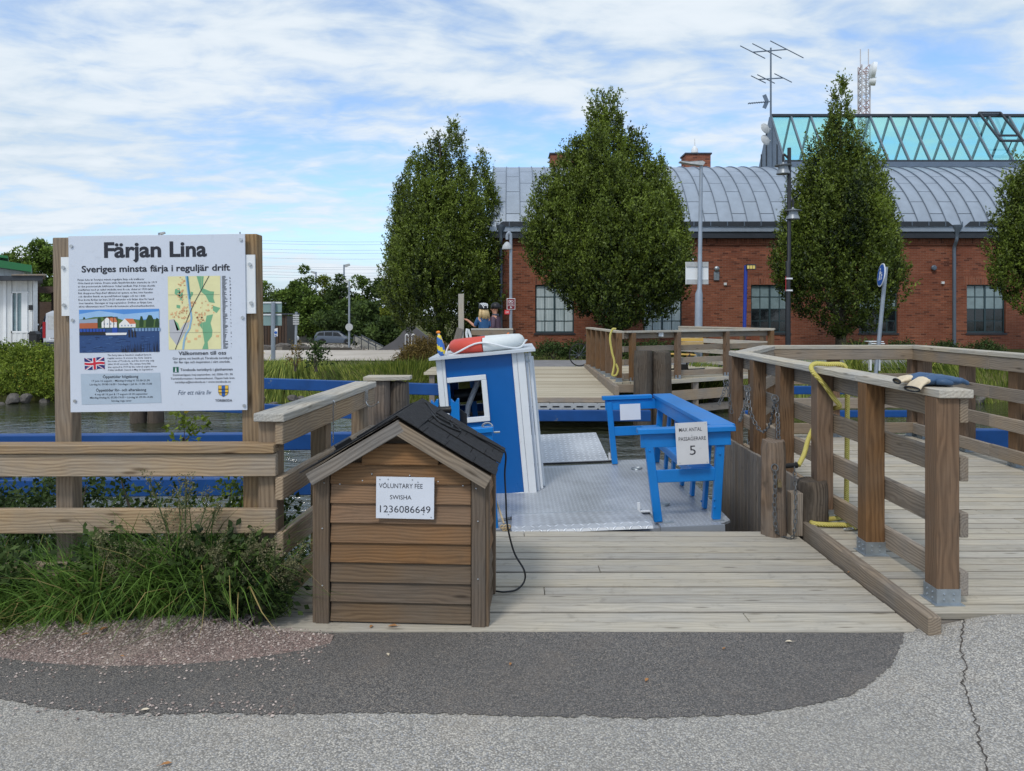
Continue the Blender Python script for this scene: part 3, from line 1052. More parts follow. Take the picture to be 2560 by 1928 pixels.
for x0, x1, y0 in ((818, 945, 742), (958, 1090, 757)):
    pp([(x0, 826), (x0, y0 + 42), ((x0 + x1) / 2 - 20, y0), (x1, y0 + 38), (x1, 826)], Y4, pw, 'picture_print')
    pp([((x0 + x1) / 2 - 20, y0 - 2), (x1 - 20, y0), (x1 + 4, y0 + 40), ((x0 + x1) / 2 + 20, y0 + 42)], Y4 - 0.0003, pr, 'picture_print')
    for i in range(4):
        pp(rct(x0 + 16 + i * 26, y0 + 48, x0 + 26 + i * 26, y0 + 60), Y4 - 0.0005, flat('picture_grey', 150, 164, 184), 'picture_print')
for x in (836, 880, 912, 940):
    pp(rct(x, 740, x + 5, 830), Y4 - 0.0006, flat('picture_frame', 58, 40, 36), 'picture_print')
pp(rct(832, 740, 945, 746), Y4 - 0.0006, flat('picture_frame', 58, 40, 36), 'picture_print')
for x in range(645, 1275, 26):
    if not 840 < x < 1040:
        pp(rct(x, 833, x + 19, 858), Y4 - 0.0004, flat('picture_blue', 40, 78, 168) if x < 1060 else flat('picture_pale', 120, 150, 186), 'picture_print')
pp(rct(640, 858, 850, 884), Y4 - 0.0003, flat('picture_dark', 40, 36, 38), 'picture_print')
pp([(848, 868), (1020, 868), (1014, 886), (852, 886)], Y4 - 0.0006, pw, 'picture_print')
pp(rct(902, 826, 944, 868), Y4 - 0.0007, flat('picture_blue', 40, 78, 168), 'picture_print')
for x in (1030, 1055, 1078):
    pp([(x, 845), (x + 10, 845), (x + 14, 905), (x + 2, 905)], Y4 - 0.0006, flat('picture_dark', 40, 36, 38), 'picture_print')
for i in range(34):
    x = rb.uniform(960, 1275); h = rb.uniform(40, 130) * (0.5 + (x - 950) / 500)
    pp([(x, 1024), (x + 4, 1024), (x + rb.uniform(-14, 14), 1024 - h)], Y4 - 0.00003 * i, flat('picture_dark', 40, 36, 38), 'picture_print')
for i in range(60):
    x, y = rb.uniform(645, 1230), rb.uniform(892, 1018)
    pp(rct(x, y, x + rb.uniform(12, 46), y + 2.5), Y2 - 0.00003 * i, flat('picture_ripple', 78, 112, 160) if i % 2 else flat('picture_deep', 26, 46, 88), 'picture_print')
# union flag
fb, fr_, fw = flat('flag_blue', 36, 46, 110), flat('flag_red', 200, 40, 60), flat('flag_white', 232, 232, 238)
fl = lambda u, v_: (675 + 160 * u + 4 * v_, 1066 + 92 * v_ + 5 * math.sin(u * 6.0))
grid = lambda u0, v0, u1, v1: [fl(u0 + (u1 - u0) * i / 8, v0) for i in range(9)] + [fl(u1 - (u1 - u0) * i / 8, v1) for i in range(9)]
pp(grid(0, 0, 1, 1), Y1, fb, 'flag_print')
for u0, v0, u1, v1 in ((0, 0, 1, 1), (0, 1, 1, 0)):
    for w, yy, mt in ((0.14, Y2, fw), (0.05, Y2 - 0.0004, fr_)):
        pp([fl(u0, v0), fl(u0 + w * 0.8, v0), fl(u1, v1), fl(u1 - w * 0.8, v1)], yy, mt, 'flag_print')
pp(grid(0.4, 0, 0.6, 1), Y3, fw, 'flag_print'); pp(grid(0, 0.33, 1, 0.67), Y3 - 0.0002, fw, 'flag_print')
pp(grid(0.44, 0, 0.56, 1), Y4, fr_, 'flag_print'); pp(grid(0, 0.4, 1, 0.6), Y4 - 0.0002, fr_, 'flag_print')
# tourist office mark and municipal arms
pp(rct(1385, 1148, 1430, 1192), Y1, flat('info_green', 24, 92, 74), 'symbol_print')
pp(rct(1403, 1164, 1412, 1186), Y2, fw, 'symbol_print'); pp(rct(1403, 1154, 1412, 1161), Y2, fw, 'symbol_print'); pp(rct(1399, 1183, 1416, 1187), Y3, fw, 'symbol_print')


def shield(x0, y0, x1, y1, g):
    x0, x1, y0, y1 = x0 - g, x1 + g, y0 - g, y1 + g
    h = y1 - y0
    return [(x0, y0), (x1, y0), (x1, y0 + h * 0.6), (x1 - (x1 - x0) * 0.12, y0 + h * 0.82), ((x0 + x1) / 2, y1), (x0 + (x1 - x0) * 0.12, y0 + h * 0.82), (x0, y0 + h * 0.6)]


pp(shield(1745, 1300, 1827, 1393, 0), Y1, ink, 'arms_print')
pp(shield(1745, 1300, 1827, 1393, -2.5), Y2, flat('arms_gold', 226, 182, 60), 'arms_print')
pp([(1772, 1303), (1800, 1303), (1800, 1383), (1786, 1390), (1772, 1383)], Y3, flat('arms_blue', 40, 92, 164), 'arms_print')
pp(rct(1747, 1328, 1825, 1334), Y4, ink, 'arms_print'); pp(rct(1747, 1356, 1825, 1362), Y4, ink, 'arms_print')
for nm_, (m_, ms_) in PR.items():
    m_.build(nm_, ms_, pan)
sg.rotation_euler = (0, R(-0.75), 0)
sg.location.x += 0.018

# ------------------------------------------------------------------ the little wooden house on the deck
hs = thing('wooden_box_house', 'small brown wooden house of lapped boards with a black shingled roof on the deck', 'box house', (-0.585, 3.875, LZ))
HWd, HD, HE = 0.447, 0.50, 0.80                        # half width, depth, eave height (local)
sl_ = math.atan2(0.285, 0.484)


def hbeam(nm, a, b, w, h, mt, up=(0, 0, 1), par=None, bev=0.003):
    return beam(nm, a, b, w, h, M[mt], par or hs, up, bev, world=False)


core = MB()
core.prism([(-HWd + 0.03, 0.035, 0.01), (HWd - 0.03, 0.035, 0.01), (HWd - 0.03, 0.035, HE - 0.02), (0, 0.035, HE + 0.24), (-HWd + 0.03, 0.035, HE - 0.02)], (0, HD - 0.07, 0))
core.build('inner_wall', M['kioskg'], hs, world=False)
z = 0.012
zs = []
while z < 1.0:
    zs.append(z); z += 0.1035
for i, z in enumerate(zs):
    zc_ = z + 0.05
    half = HWd - 0.075 if z < HE - 0.06 else (0.484 - (z + 0.10 - HE + 0.02) / math.tan(sl_)) - 0.01
    if half < 0.04:
        continue
    mt = 'kioskg' if i < 3 else 'kiosk'
    tilt = (0, math.cos(R(7)), math.sin(R(7)))
    yy = 0.014 if z < HE - 0.06 else 0.004
    hbeam('cladding_board', (-half, yy, zc_), (half, yy, zc_), 0.02, 0.11, mt, up=(0, 0.17, 1))
    if z < HE - 0.1:
        for sx in (-1, 1):
            hbeam('cladding_board', (sx * (HWd - 0.012), 0.075, zc_), (sx * (HWd - 0.012), HD - 0.03, zc_), 0.02, 0.11, mt, up=(-sx * 0.17, 0, 1))
for sx in (-1, 1):
    hbeam('corner_board', (sx * (HWd - 0.035), -0.004, 0.0), (sx * (HWd - 0.035), -0.004, HE - 0.01), 0.022, 0.072, 'kioskg' if sx < 0 else 'kioskg', up=(1, 0, 0))
    hbeam('corner_board', (sx * (HWd + 0.008), 0.03, 0.0), (sx * (HWd + 0.008), 0.03, HE - 0.03), 0.07, 0.022, 'kioskg', up=(1, 0, 0))
    hbeam('corner_board', (sx * (HWd + 0.006), HD - 0.03, 0.0), (sx * (HWd + 0.006), HD - 0.03, HE - 0.03), 0.06, 0.022, 'kioskg', up=(1, 0, 0))
ap = Vector((0, 0, 1.092))                              # ridge
for sx in (-1, 1):
    ds = Vector((sx * math.cos(sl_), 0, -math.sin(sl_)))
    nrm = Vector((sx * math.sin(sl_), 0, math.cos(sl_)))
    L_ = 0.565
    for yy, mt in ((-0.075, 'board'), (0.655, 'kioskg')):
        a = ap + Vector((0, yy, 0)) - nrm * 0.045 + ds * (0.012 if sx > 0 else 0.0)
        hbeam('barge_board', a, a + ds * (L_ - 0.005), 0.022, 0.068, 'grey' if sx < 0 else 'board', up=nrm)
    rb_ = MB()
    P0 = ap - nrm * 0.012
    rb_.prism([P0 + Vector((0, -0.062, 0)), P0 + ds * L_ + Vector((0, -0.062, 0)), P0 + ds * L_ + Vector((0, -0.062, 0)) - nrm * 0.018, P0 + Vector((0, -0.062, 0)) - nrm * 0.018], (0, 0.705, 0))
    rb_.build('roof_deck', M['kioskg'], hs, world=False)
M['shingle'] = plain('black_bitumen_shingle', (0.04, 0.04, 0.042), 0.92, 0, 0.35, 60, 0.5, 400, 0.15)
for sx in (-1, 1):
    ds = Vector((sx * math.cos(sl_), 0, -math.sin(sl_)))
    nrm = Vector((sx * math.sin(sl_), 0, math.cos(sl_)))
    for r in range(5):
        y0 = -0.085 + r * 0.152
        s = 0.0
        first = True
        while s < 0.575:
            ln = random.uniform(0.13, 0.2) if not first else random.uniform(0.10, 0.24)
            first = False
            e = min(s + ln, 0.585)
            if e - s > 0.02:
                c = ap + ds * (s + e) / 2 + nrm * (0.004 + 0.004 * ((r + 1) % 2)) + Vector((0, y0 + 0.078 + random.uniform(-0.006, 0.006), 0))
                hbeam('shingle', c - ds * (e - s) / 2 * 0.99, c + ds * (e - s) / 2 * 0.99, 0.16, 0.007, 'shingle', up=nrm + Vector((0, 0.03, 0)), bev=0.002)
            s = e
    # felt ridge strip
    hbeam('ridge_strip', ap + Vector((sx * 0.055, -0.09, -0.017)), ap + Vector((sx * 0.055, 0.66, -0.017)), 0.13, 0.006, 'shingle', up=nrm, bev=0.002)
nl = MB()
for x, z in ((-0.32, HE - 0.07), (0.33, HE - 0.07), (-0.2, HE - 0.05), (0.02, HE - 0.06), (0.2, HE - 0.05), (0.05, HE - 0.02), (-0.15, HE - 0.015), (-0.4, HE - 0.06), (0.4, HE - 0.08), (0.41, 0.55), (0.41, 0.25), (-0.41, 0.5), (-0.41, 0.2)):
    nl.sphere((x, -0.015 if abs(x) > 0.38 else 0.0, z), 0.005, 6, 4)
nl.build('nail_heads', M['steel'], hs, world=False)
hs.rotation_euler = (0, 0, R(-3.2))
bpy.context.view_layer.update()

# fee notice on its front
nt = thing('fee_notice', 'laminated white notice about a voluntary fee on the little wooden house', 'notice', at(1012, 1298, 3.84))
YN = 3.846
a, b = at(939, 1193, YN), at(1085, 1297, YN)
sh = MB(); sh.bb(a.x, b.x, YN, YN + 0.004, b.z, a.z); sh = sh.build('sheet', M['paper'], nt)
lettering('VOLUNTARY FEE', 946, 1056, 1221, 11.5, YN - 0.0012, ink, sh, -0.002, 3)
lettering('SWISHA', 974, 1028, 1249, 10.5, YN - 0.0012, ink, sh, -0.002, 3)
lettering('1236086649', 949, 1076, 1282, 17, YN - 0.0012, ink, sh, -0.004, 3)
for x, y in ((961, 1208), (1044, 1205), (969, 1199), (1030, 1199), (970, 1287), (1058, 1285), (948, 1200), (1078, 1292)):
    q = MB(); q.sphere(at(x, y, YN - 0.001), 0.004, 6, 4, (1, 0.5, 1)); q.build('pin', M['steel'], nt)
nt.rotation_euler = (0, R(0.5), R(-2.6))


# black cable over the roof
def smooth_path(P, n=10):
    P = [Vector(p) for p in P]
    out = []
    for i in range(len(P) - 1):
        p0, p1, p2, p3 = P[max(i - 1, 0)], P[i], P[i + 1], P[min(i + 2, len(P) - 1)]
        for j in range(n):
            t_ = j / n
            out.append(0.5 * ((2 * p1) + (p2 - p0) * t_ + (2 * p0 - 5 * p1 + 4 * p2 - p3) * t_ ** 2 + (3 * p1 - p0 - 3 * p2 + p3) * t_ ** 3))
    out.append(P[-1])
    return out


def on_roof(s, y, side=1, up=0.018):
    ds = Vector((side * math.cos(sl_), 0, -math.sin(sl_)))
    nrm = Vector((side * math.sin(sl_), 0, math.cos(sl_)))
    return hs.matrix_world @ (ap + ds * s + nrm * up + Vector((0, y, 0)))


cb = MB()
path = [on_roof(0.27, 0.05, -1), on_roof(0.15, 0.25, -1), on_roof(0.03, 0.5, -1), on_roof(0.03, 0.56, 1, 0.02), on_roof(0.10, 0.45), on_roof(0.16, 0.40), on_roof(0.26, 0.44), on_roof(0.4, 0.5), on_roof(0.55, 0.55),
        on_roof(0.60, 0.56, 1, 0.0), at(1262, 1185, 4.45), at(1265, 1250, 4.42), at(1268, 1310, 4.42), at(1285, 1380, 4.42), at(1310, 1425, 4.4), at(1311, 1453, 4.4), gr(1292, 1474, LZ + 0.01), gr(1262, 1480, LZ + 0.01), gr(1240, 1478, LZ + 0.01)]
cb.tube(smooth_path(path), 0.0055, 6)
cb.tube(smooth_path([on_roof(0.10, 0.40), on_roof(0.18, 0.30), on_roof(0.25, 0.36), on_roof(0.2, 0.44), on_roof(0.12, 0.36), on_roof(0.22, 0.31), on_roof(0.3, 0.38), on_roof(0.24, 0.45)]), 0.0055, 6)
cb.bar(on_roof(0.3, 0.03, -1, 0.025), on_roof(0.38, -0.01, -1, 0.025), 0.035, 0.03)
tag(cb.build('power_cable', M['black'], smooth='auto'), 'black cable coiled over the shingled roof and hanging down to the deck', 'cable')

# ------------------------------------------------------------------ the cable ferry (built level in world axes, then heeled about its root)
fe = thing('cable_ferry', 'small flat cable ferry with a blue shelter and blue side bench at the landing', 'ferry', (1.0, 6.9, -0.13))


def sc_mul(t, c, k_):
    return t.mix(1.0, c, (k_, k_, k_), 'MULTIPLY')


def tread(name, col, cell, bw=0.13, strength=0.8):
    """aluminium tread plate: raised bars, turned by turns"""
    t = NT(name)
    v = t.coord((1 / cell, 1 / cell, 1))
    s_ = t.n('ShaderNodeSeparateXYZ'); t.l(v, s_.inputs[0])
    u, w = s_.outputs[0], s_.outputs[1]
    par = t.math('MODULO', t.math('ABSOLUTE', t.math('ADD', t.math('FLOOR', u), t.math('FLOOR', w))), 2.0)
    sg_ = t.math('SUBTRACT', t.math('MULTIPLY', par, 2.0), 1.0)
    fu, fw_ = t.math('SUBTRACT', t.math('FRACT', u), 0.5), t.math('MULTIPLY', t.math('SUBTRACT', t.math('FRACT', w), 0.5), sg_)
    a_, b_ = t.math('MULTIPLY', t.math('ADD', fu, fw_), 0.707), t.math('MULTIPLY', t.math('SUBTRACT', fu, fw_), 0.707)
    q = t.math('ADD', t.math('POWER', t.math('ABSOLUTE', t.math('DIVIDE', a_, 0.5)), 2.0), t.math('POWER', t.math('ABSOLUTE', t.math('DIVIDE', b_, bw)), 2.0))
    h = t.ramp(q, 1.0, 0.2)
    vn = t.coord()
    n = t.noise(vn, 2.2, 6, 0.65)
    c = t.mix(t.ramp(n, 0.3, 0.7), sc(col, 0.72), sc(col, 1.08))
    c = t.mix(t.ramp(t.noise(vn, 14, 6, 0.7), 0.55, 0.75, 0, 0.45), c, sc(col, 0.42))
    c = t.mix(t.math('MULTIPLY', h, 0.85), sc_mul(t, c, 0.85), sc(col, 1.3))
    t.bump(h, strength, cell * 0.12)
    return t.fin(c, t.ramp(n, 0.3, 0.7, 0.34, 0.52), 0.35, 0.5)


M['tread'] = tread('tread_plate', L3(206, 209, 213), 0.062)
M['fine_tread'] = tread('worn_deck_plate', L3(192, 196, 201), 0.036, 0.13, 0.5)
M['hull'] = painted('grey_hull_paint', L3(150, 156, 164), 0.5, 0.1)
m = MB()
m.prism([(-1.05, 5.86, -0.13), (-0.9, 5.8, -0.13), (0.02, 6.27, -0.13), (1.16, 6.27, -0.13), (1.17, 5.8, -0.13), (1.6, 5.78, -0.13), (1.74, 5.9, -0.13), (1.77, 7.2, -0.13), (1.74, 8.3, -0.13), (1.6, 8.42, -0.13), (1.14, 8.4, -0.13), (1.12, 8.2, -0.13), (0.02, 8.2, -0.13), (-1.0, 8.4, -0.13)], (0, 0, -0.02))
dk = m.build('deck_plate', M['fine_tread'], fe)
m = MB()
m.prism([(-1.0, 5.9, -0.155), (1.6, 5.84, -0.155), (1.7, 6.0, -0.155), (1.7, 8.2, -0.155), (1.55, 8.36, -0.155), (-0.95, 8.36, -0.155)], (0, 0, -0.95))
m.build('hull', M['hull'], fe)
m = MB(); m.bb(1.16, 1.66, 5.765, 5.785, -0.2, -0.125); m.build('bow_strip', M['hull'], fe)
# boarding flaps
m = MB()
m.prism([(0.0, 6.27, -0.115), (0.0, 5.62, -0.03), (0.0, 5.545, -0.045), (0.0, 5.53, -0.062), (0.0, 5.55, -0.055), (0.0, 5.62, -0.042), (0.0, 6.27, -0.127)], (1.06, 0, 0))
m.build('boarding_flap', M['tread'], fe)
m = MB()
m.prism([(0.22, 8.42, -0.14), (1.1, 8.42, -0.14), (1.06, 9.28, 0.04), (0.24, 9.28, 0.04)], (0, -0.002, 0.012))
m.build('boarding_flap', M['tread'], fe)
m = MB(); m.tube([(0.2, 8.42, -0.14), (1.16, 8.42, -0.14)], 0.012, 8); m.build('hinge_bar', M['black'], fe, smooth='auto')
m = MB(); m.tube([(0.0, 6.27, -0.122), (1.1, 6.27, -0.122)], 0.01, 8); m.build('hinge_bar', M['galv'], fe, smooth='auto')
for x, y in ((1.07, 6.24), (1.115, 8.45)):
    m = MB(); m.bb(x - 0.011, x + 0.011, y - 0.01, y + 0.01, -0.13, -0.05); m.bb(x - 0.01, x + 0.09, y - 0.015, y + 0.015, -0.13, -0.12); m.build('flap_stop', M['white'], fe)
for x, y in ((1.31, 6.42), (1.33, 7.9)):
    m = MB(); m.tube([(x + 0.055 * math.cos(a), y + 0.03 * math.sin(a), -0.117) for a in np.linspace(0, 6.28, 14)[:-1]], 0.007, 6, closed=True)
    m.lathe([(0.05, -0.129), (0.045, -0.118), (0.02, -0.116)], (x, y, 0), 12); m.build('lashing_ring', M['galv'], fe, smooth='auto')

# bench and rail on the right side
bl = M['blue']


def fb_(nm, a, b, w, h, up=(0, 0, 1), mt=None, par=None):
    return beam(nm, a, b, w, h, mt or bl, par or fe, up, 0.004)


fb_('leg', (1.17, 5.93, -0.125), (1.115, 5.93, 0.56), 0.05, 0.066, (1, 0, 0))
fb_('leg', (1.635, 5.93, -0.125), (1.70, 5.93, 0.56), 0.05, 0.066, (1, 0, 0))
fb_('leg', (1.14, 8.2, -0.125), (1.10, 8.2, 0.56), 0.05, 0.062, (1, 0, 0))
fb_('leg', (1.60, 8.2, -0.125), (1.68, 8.2, 0.56), 0.05, 0.062, (1, 0, 0))
fb_('cross_rail', (1.15, 5.93, 0.235), (1.66, 5.93, 0.235), 0.03, 0.1)
fb_('cross_rail', (1.13, 8.2, 0.235), (1.64, 8.2, 0.235), 0.03, 0.1)
fb_('apron_board', (1.055, 5.925, 0.525), (1.77, 5.905, 0.525), 0.035, 0.11)
fb_('apron_board', (1.06, 8.21, 0.525), (1.66, 8.21, 0.525), 0.035, 0.11)
fb_('rail_cap', (1.03, 5.92, 0.605), (1.80, 5.895, 0.605), 0.11, 0.04)
fb_('rail_cap', (1.03, 8.215, 0.605), (1.58, 8.215, 0.605), 0.10, 0.04)
fb_('rail_cap', (1.73, 5.96, 0.606), (1.70, 8.25, 0.606), 0.2, 0.038)
fb_('apron_board', (1.655, 5.97, 0.525), (1.63, 8.18, 0.525), 0.03, 0.115)
for y in (6.27, 6.7, 7.1, 7.5, 7.85):
    fb_('slat', (1.63, y, -0.125), (1.71, y, 0.58), 0.07, 0.032, (1, 0, 0))
fb_('seat_plank', (1.55, 5.95, 0.27), (1.54, 8.17, 0.27), 0.19, 0.035)
fb_('seat_bearer', (1.49, 5.95, 0.22), (1.48, 8.17, 0.22), 0.03, 0.06)
for x, y in ((1.2, 5.93), (1.6, 5.93)):
    m = MB(); m.bb(x, x + 0.09, y - 0.05, y - 0.01, -0.129, -0.122); m.sphere((x + 0.07, y - 0.03, -0.12), 0.008, 6, 4); m.build('foot_bracket', M['galv'], fe)
m = MB()
for x, y, z in ((1.62, 5.9, 0.04), (1.62, 5.9, -0.02), (1.68, 5.9, 0.4), (1.12, 5.9, 0.45), (1.2, 6.24, 0.03), (1.6, 6.24, -0.06)):
    m.sphere((x, y, z), 0.009, 6, 4)
m.build('bolt_heads', bl, fe)

# shelter on the left side: leans a little further than the deck
PX, PYs, PZ = 0.235, 7.08, -0.15
LEAN = R(-2.9)


def sh_(u, y, v):
    c, s = math.cos(LEAN), math.sin(LEAN)
    return Vector((PX + u * c + v * s, PYs + y, PZ - u * s + v * c))


def sbox(nm, u0, u1, y0, y1, v0, v1, mt, par=None, bev=0.004):
    a, b = sh_(u0, (y0 + y1) / 2, (v0 + v1) / 2), sh_(u1, (y0 + y1) / 2, (v0 + v1) / 2)
    if v1 - v0 > u1 - u0:
        a, b = sh_((u0 + u1) / 2, (y0 + y1) / 2, v0), sh_((u0 + u1) / 2, (y0 + y1) / 2, v1)
        up = sh_(1, 0, 0) - sh_(0, 0, 0)
        return beam(nm, a, b, y1 - y0, u1 - u0, mt, par or fe, up, bev)
    up = sh_(0, 0, 1) - sh_(0, 0, 0)
    return beam(nm, a, b, y1 - y0, v1 - v0, mt, par or fe, up, bev)


W0, H0, D0 = -0.845, 1.365, 1.05
wi = (-0.735, -0.43, 0.79, 1.135)                       # window opening
bp, wh = M['bluepanel'], M['white']
for y0, nm in ((0.0, 'near'), (D0 - 0.02, 'far')):
    m = MB()
    for u0, u1, v0, v1 in ((W0, wi[0], 0.03, H0), (wi[1], 0.0, 0.03, H0), (wi[0], wi[1], 0.03, wi[2]), (wi[0], wi[1], wi[3], H0)):
        P = [sh_(u0, y0, v0), sh_(u1, y0, v0), sh_(u1, y0, v1), sh_(u0, y0, v1)]
        m.prism(P, (0, 0.02, 0))
    m.build('shelter_wall', bp, fe)
yf = -0.018
for y0, y1 in ((yf, 0.0), (D0, D0 + 0.018)):
    sbox('corner_trim', W0, W0 + 0.055, y0, y1, 0.0, H0, wh)
    sbox('corner_trim', W0 + 0.057, W0 + 0.085, y0 - 0.004, y1 - 0.004, 0.0, H0, wh)
    sbox('corner_trim', -0.118, -0.072, y0 - 0.004, y1 - 0.004, 0.0, H0, wh)
    sbox('corner_trim', -0.07, 0.002, y0 - 0.008, y1, 0.0, H0, wh)
    sbox('window_trim', wi[0] - 0.02, wi[1] + 0.05, y0 - 0.008, y1 - 0.006, wi[3], wi[3] + 0.05, wh)
    sbox('window_trim', wi[1], wi[1] + 0.052, y0 - 0.006, y1 - 0.004, wi[2] - 0.05, wi[3], wh)
    sbox('window_trim', wi[0] - 0.02, wi[1] + 0.052, y0 - 0.008, y1 - 0.006, wi[2] - 0.05, wi[2], wh)
    sbox('base_trim', W0 + 0.1, -0.12, y0, y1 - 0.002, 0.0, 0.032, wh)
sbox('shelter_wall', W0, W0 + 0.02, 0.022, D0 - 0.022, 0.0, H0, bp)
sbox('shelter_door', -0.05, -0.028, 0.022, D0 - 0.022, 0.02, H0 - 0.02, wh)
for u, y in ((0.006, 0.06), (0.04, 0.10), (0.062, 0.2)):
    sbox('door_track', u, u + 0.03, y, y + 0.03, 0.02 if u > 0.01 else 0.0, H0 - (0.06 if u > 0.05 else 0.015), wh)
for v in (1.26, 1.32):
    sbox('door_hanger', 0.01, 0.05, 0.045, 0.055, v, v + 0.025, M['galv'], bev=0)
m = MB()
P = [sh_(-0.9, -0.1, H0 + 0.003), sh_(0.11, -0.1, H0 + 0.003), sh_(0.11, -0.1, H0 + 0.027), sh_(-0.9, -0.1, H0 + 0.027)]
m.prism(P, (0, D0 + 0.2, 0))
rf = m.build('shelter_roof', painted('pale_roof_sheet', L3(196, 202, 208), 0.4, 0.05), fe)
# winding gear inside and rope guides in front
m = MB()
m.tube([sh_(-0.66, 0.3, 0.55), sh_(-0.6, 0.32, 0.86), sh_(-0.47, 0.34, 1.11)], 0.028, 10)
m.build('crank_handle', M['white'], fe, smooth='auto')
m = MB(); m.tube([sh_(-0.74, 0.5, 0.95), sh_(-0.4, 0.5, 0.95)], 0.07, 14); m.build('winch_drum', M['black'], fe, smooth='auto')
m = MB(); m.bar(sh_(-0.8, 0.62, 0.7), sh_(-0.3, 0.62, 0.72), 0.06, 0.09); m.bar(sh_(-0.8, 0.62, 0.9), sh_(-0.3, 0.62, 0.92), 0.06, 0.05); m.build('winch_frame', M['grey'], fe)
m = MB(); m.bar(sh_(-0.55, 0.55, 0.1), sh_(-0.55, 0.55, 1.3), 0.06, 0.05); m.build('winch_post', bl, fe)
rg = MB()
Yr = 5.95
for xa, xb in ((1088, 1108), (1138, 1160)):
    p0, p1 = at(xa, 980, Yr), at(xb, 1062, Yr)
    xm = (p0.x + p1.x) / 2
    rg.prism([(p0.x, Yr - 0.03, p1.z - 0.3), (p1.x, Yr - 0.03, p1.z - 0.3), (p1.x, Yr - 0.03, p0.z), (p1.x - 0.012, Yr - 0.03, p0.z + 0.004), (xm, Yr - 0.03, p0.z - 0.03), (p0.x + 0.008, Yr - 0.03, p0.z)], (0, 0.07, 0))
rg.build('rope_guide', bl, fe)
a, b = at(1106, 1006, Yr), at(1141, 1006, Yr)
m = MB(); m.tube([a, a.lerp(b, 0.25), a.lerp(b, 0.75), b], [0.034, 0.028, 0.028, 0.034], 12); m.build('roller', M['black'], fe, smooth='auto')
m = MB(); p0, p1 = at(1157, 1003, Yr + 0.03), at(1178, 1070, Yr + 0.03); m.prism([(p0.x, Yr + 0.03, p0.z), (p1.x, Yr + 0.03, p0.z - 0.05), (p1.x, Yr + 0.03, p1.z), (p0.x, Yr + 0.03, p1.z)], (0, 0.02, 0)); m.build('guide_plate', M['black'], fe)
m = MB(); p0 = at(1108, 1085, Yr); m.tube([at(1126, 1078, Yr + 0.1), at(1136, 1042, Yr + 0.12)], 0.022, 8); m.build('guide_pin', M['white'], fe, smooth='auto')
fb_('gunwale_board', at(1060, 1066, 5.96), at(1243, 1058, 5.96), 0.11, 0.04)
fb_('gunwale_board', at(1063, 1084, 5.95), at(1240, 1076, 5.95), 0.035, 0.075)
fb_('leg', at(1238, 1316, 5.93), at(1233, 1092, 5.93), 0.06, 0.05, (1, 0, 0))
fb_('leg', at(1100, 1316, 5.93), at(1096, 1092, 5.93), 0.06, 0.05, (1, 0, 0))
c = at(1228, 1056, 5.95)
m = MB()
m.bb(c.x - 0.035, c.x + 0.035, c.y - 0.02, c.y + 0.02, c.z - 0.01, c.z + 0.012)
m.tube([c + Vector((0.04 * math.cos(a), 0, 0.012 + 0.03 * math.sin(a))) for a in np.linspace(0, math.pi, 9)], 0.008, 6)
m.tube([c + Vector((0.05, 0, -0.035)), c + Vector((0.1, 0, -0.035))], 0.008, 6)
m.build('shackle', M['steel'], fe, smooth='auto')
m = MB(); m.bb(at(1240, 1315, 5.9).x, at(1276, 1315, 5.9).x, 5.86, 5.94, -0.18, -0.12); m.build('cleat_block', M['hull'], fe)
m = MB(); m.tube(smooth_path([at(1238, 1222, 5.98), at(1250, 1262, 5.95), at(1260, 1296, 5.9)]), 0.008, 6)
for i in range(5):
    c = at(1256 + i * 4, 1303 + (i % 2) * 5, 5.87)
    m.tube([c + Vector((0.014 * math.cos(a), -0.01, 0.014 * math.sin(a))) for a in np.linspace(0, 6.28, 9)[:-1]], 0.007, 5, closed=True)
m.build('lashing_rope', plain('frayed_rope', L3(196, 176, 140), 0.9, 0, 0.2, 40), fe, smooth='auto')
fe.rotation_euler = (0, R(-2.3), 0)
bpy.context.view_layer.update()
FT = fe.matrix_world @ Matrix.Translation(-fe.location)      # what the heel does to a level point


def heel(o):
    """tilt a free thing with the ferry it lies on"""
    o.matrix_basis = FT @ o.matrix_basis
    return o


# things lying on or hanging from the ferry
M['ringred'] = painted('life_ring_red', L3(206, 78, 62), 0.5, 0.1, L3(190, 150, 130))
M['ringwhite'] = painted('life_ring_white', L3(216, 220, 218), 0.5, 0.08, L3(150, 150, 140))
rc = sh_(-0.36, 0.42, H0 + 0.098)
lr_ = thing('life_ring', 'red and white life ring lying flat on the blue shelter roof', 'life ring', rc)
rt_ = Matrix.Rotation(LEAN, 3, 'Y')
for nm, a0, a1, mt in (('red_half', 95, 265, 'ringred'), ('white_half', -95, 95, 'ringwhite')):
    m = MB()
    m.tube([rt_ @ Vector((0.315 * math.cos(R(a)), 0.315 * math.sin(R(a)), 0)) for a in np.linspace(a0, a1, 22)], 0.07, 12)
    m.build(nm, M[mt], lr_, smooth='auto', world=False)
m = MB()
g = []
for i in range(49):
    a = 2 * math.pi * i / 48
    bow = abs(math.sin(2 * a + 0.4)) ** 2
    g.append(rt_ @ Vector(((0.39 + 0.05 * bow) * math.cos(a), (0.39 + 0.05 * bow) * math.sin(a), -0.045 * bow + 0.03 * math.sin(a * 3))))
m.tube(g, 0.009, 6, closed=True)
m.build('grab_line', M['white'], lr_, smooth='auto', world=False)
heel(lr_)
fg = thing('rolled_flag', 'rolled blue and yellow flag with an orange knob on the shelter roof corner', 'flag', sh_(-0.79, 0.1, H0 + 0.03))
m = MB(); prof = [(0.018, 0.0), (0.04, 0.04), (0.036, 0.1), (0.026, 0.17), (0.014, 0.2)]
cl = []
for (r, z) in prof:
    cl.append((-0.12 * z, 0, z))
m.tube(smooth_path(cl, 4), [np.interp(i, range(0, 20, 4), [p[0] for p in prof]) for i in range(17)], 10)
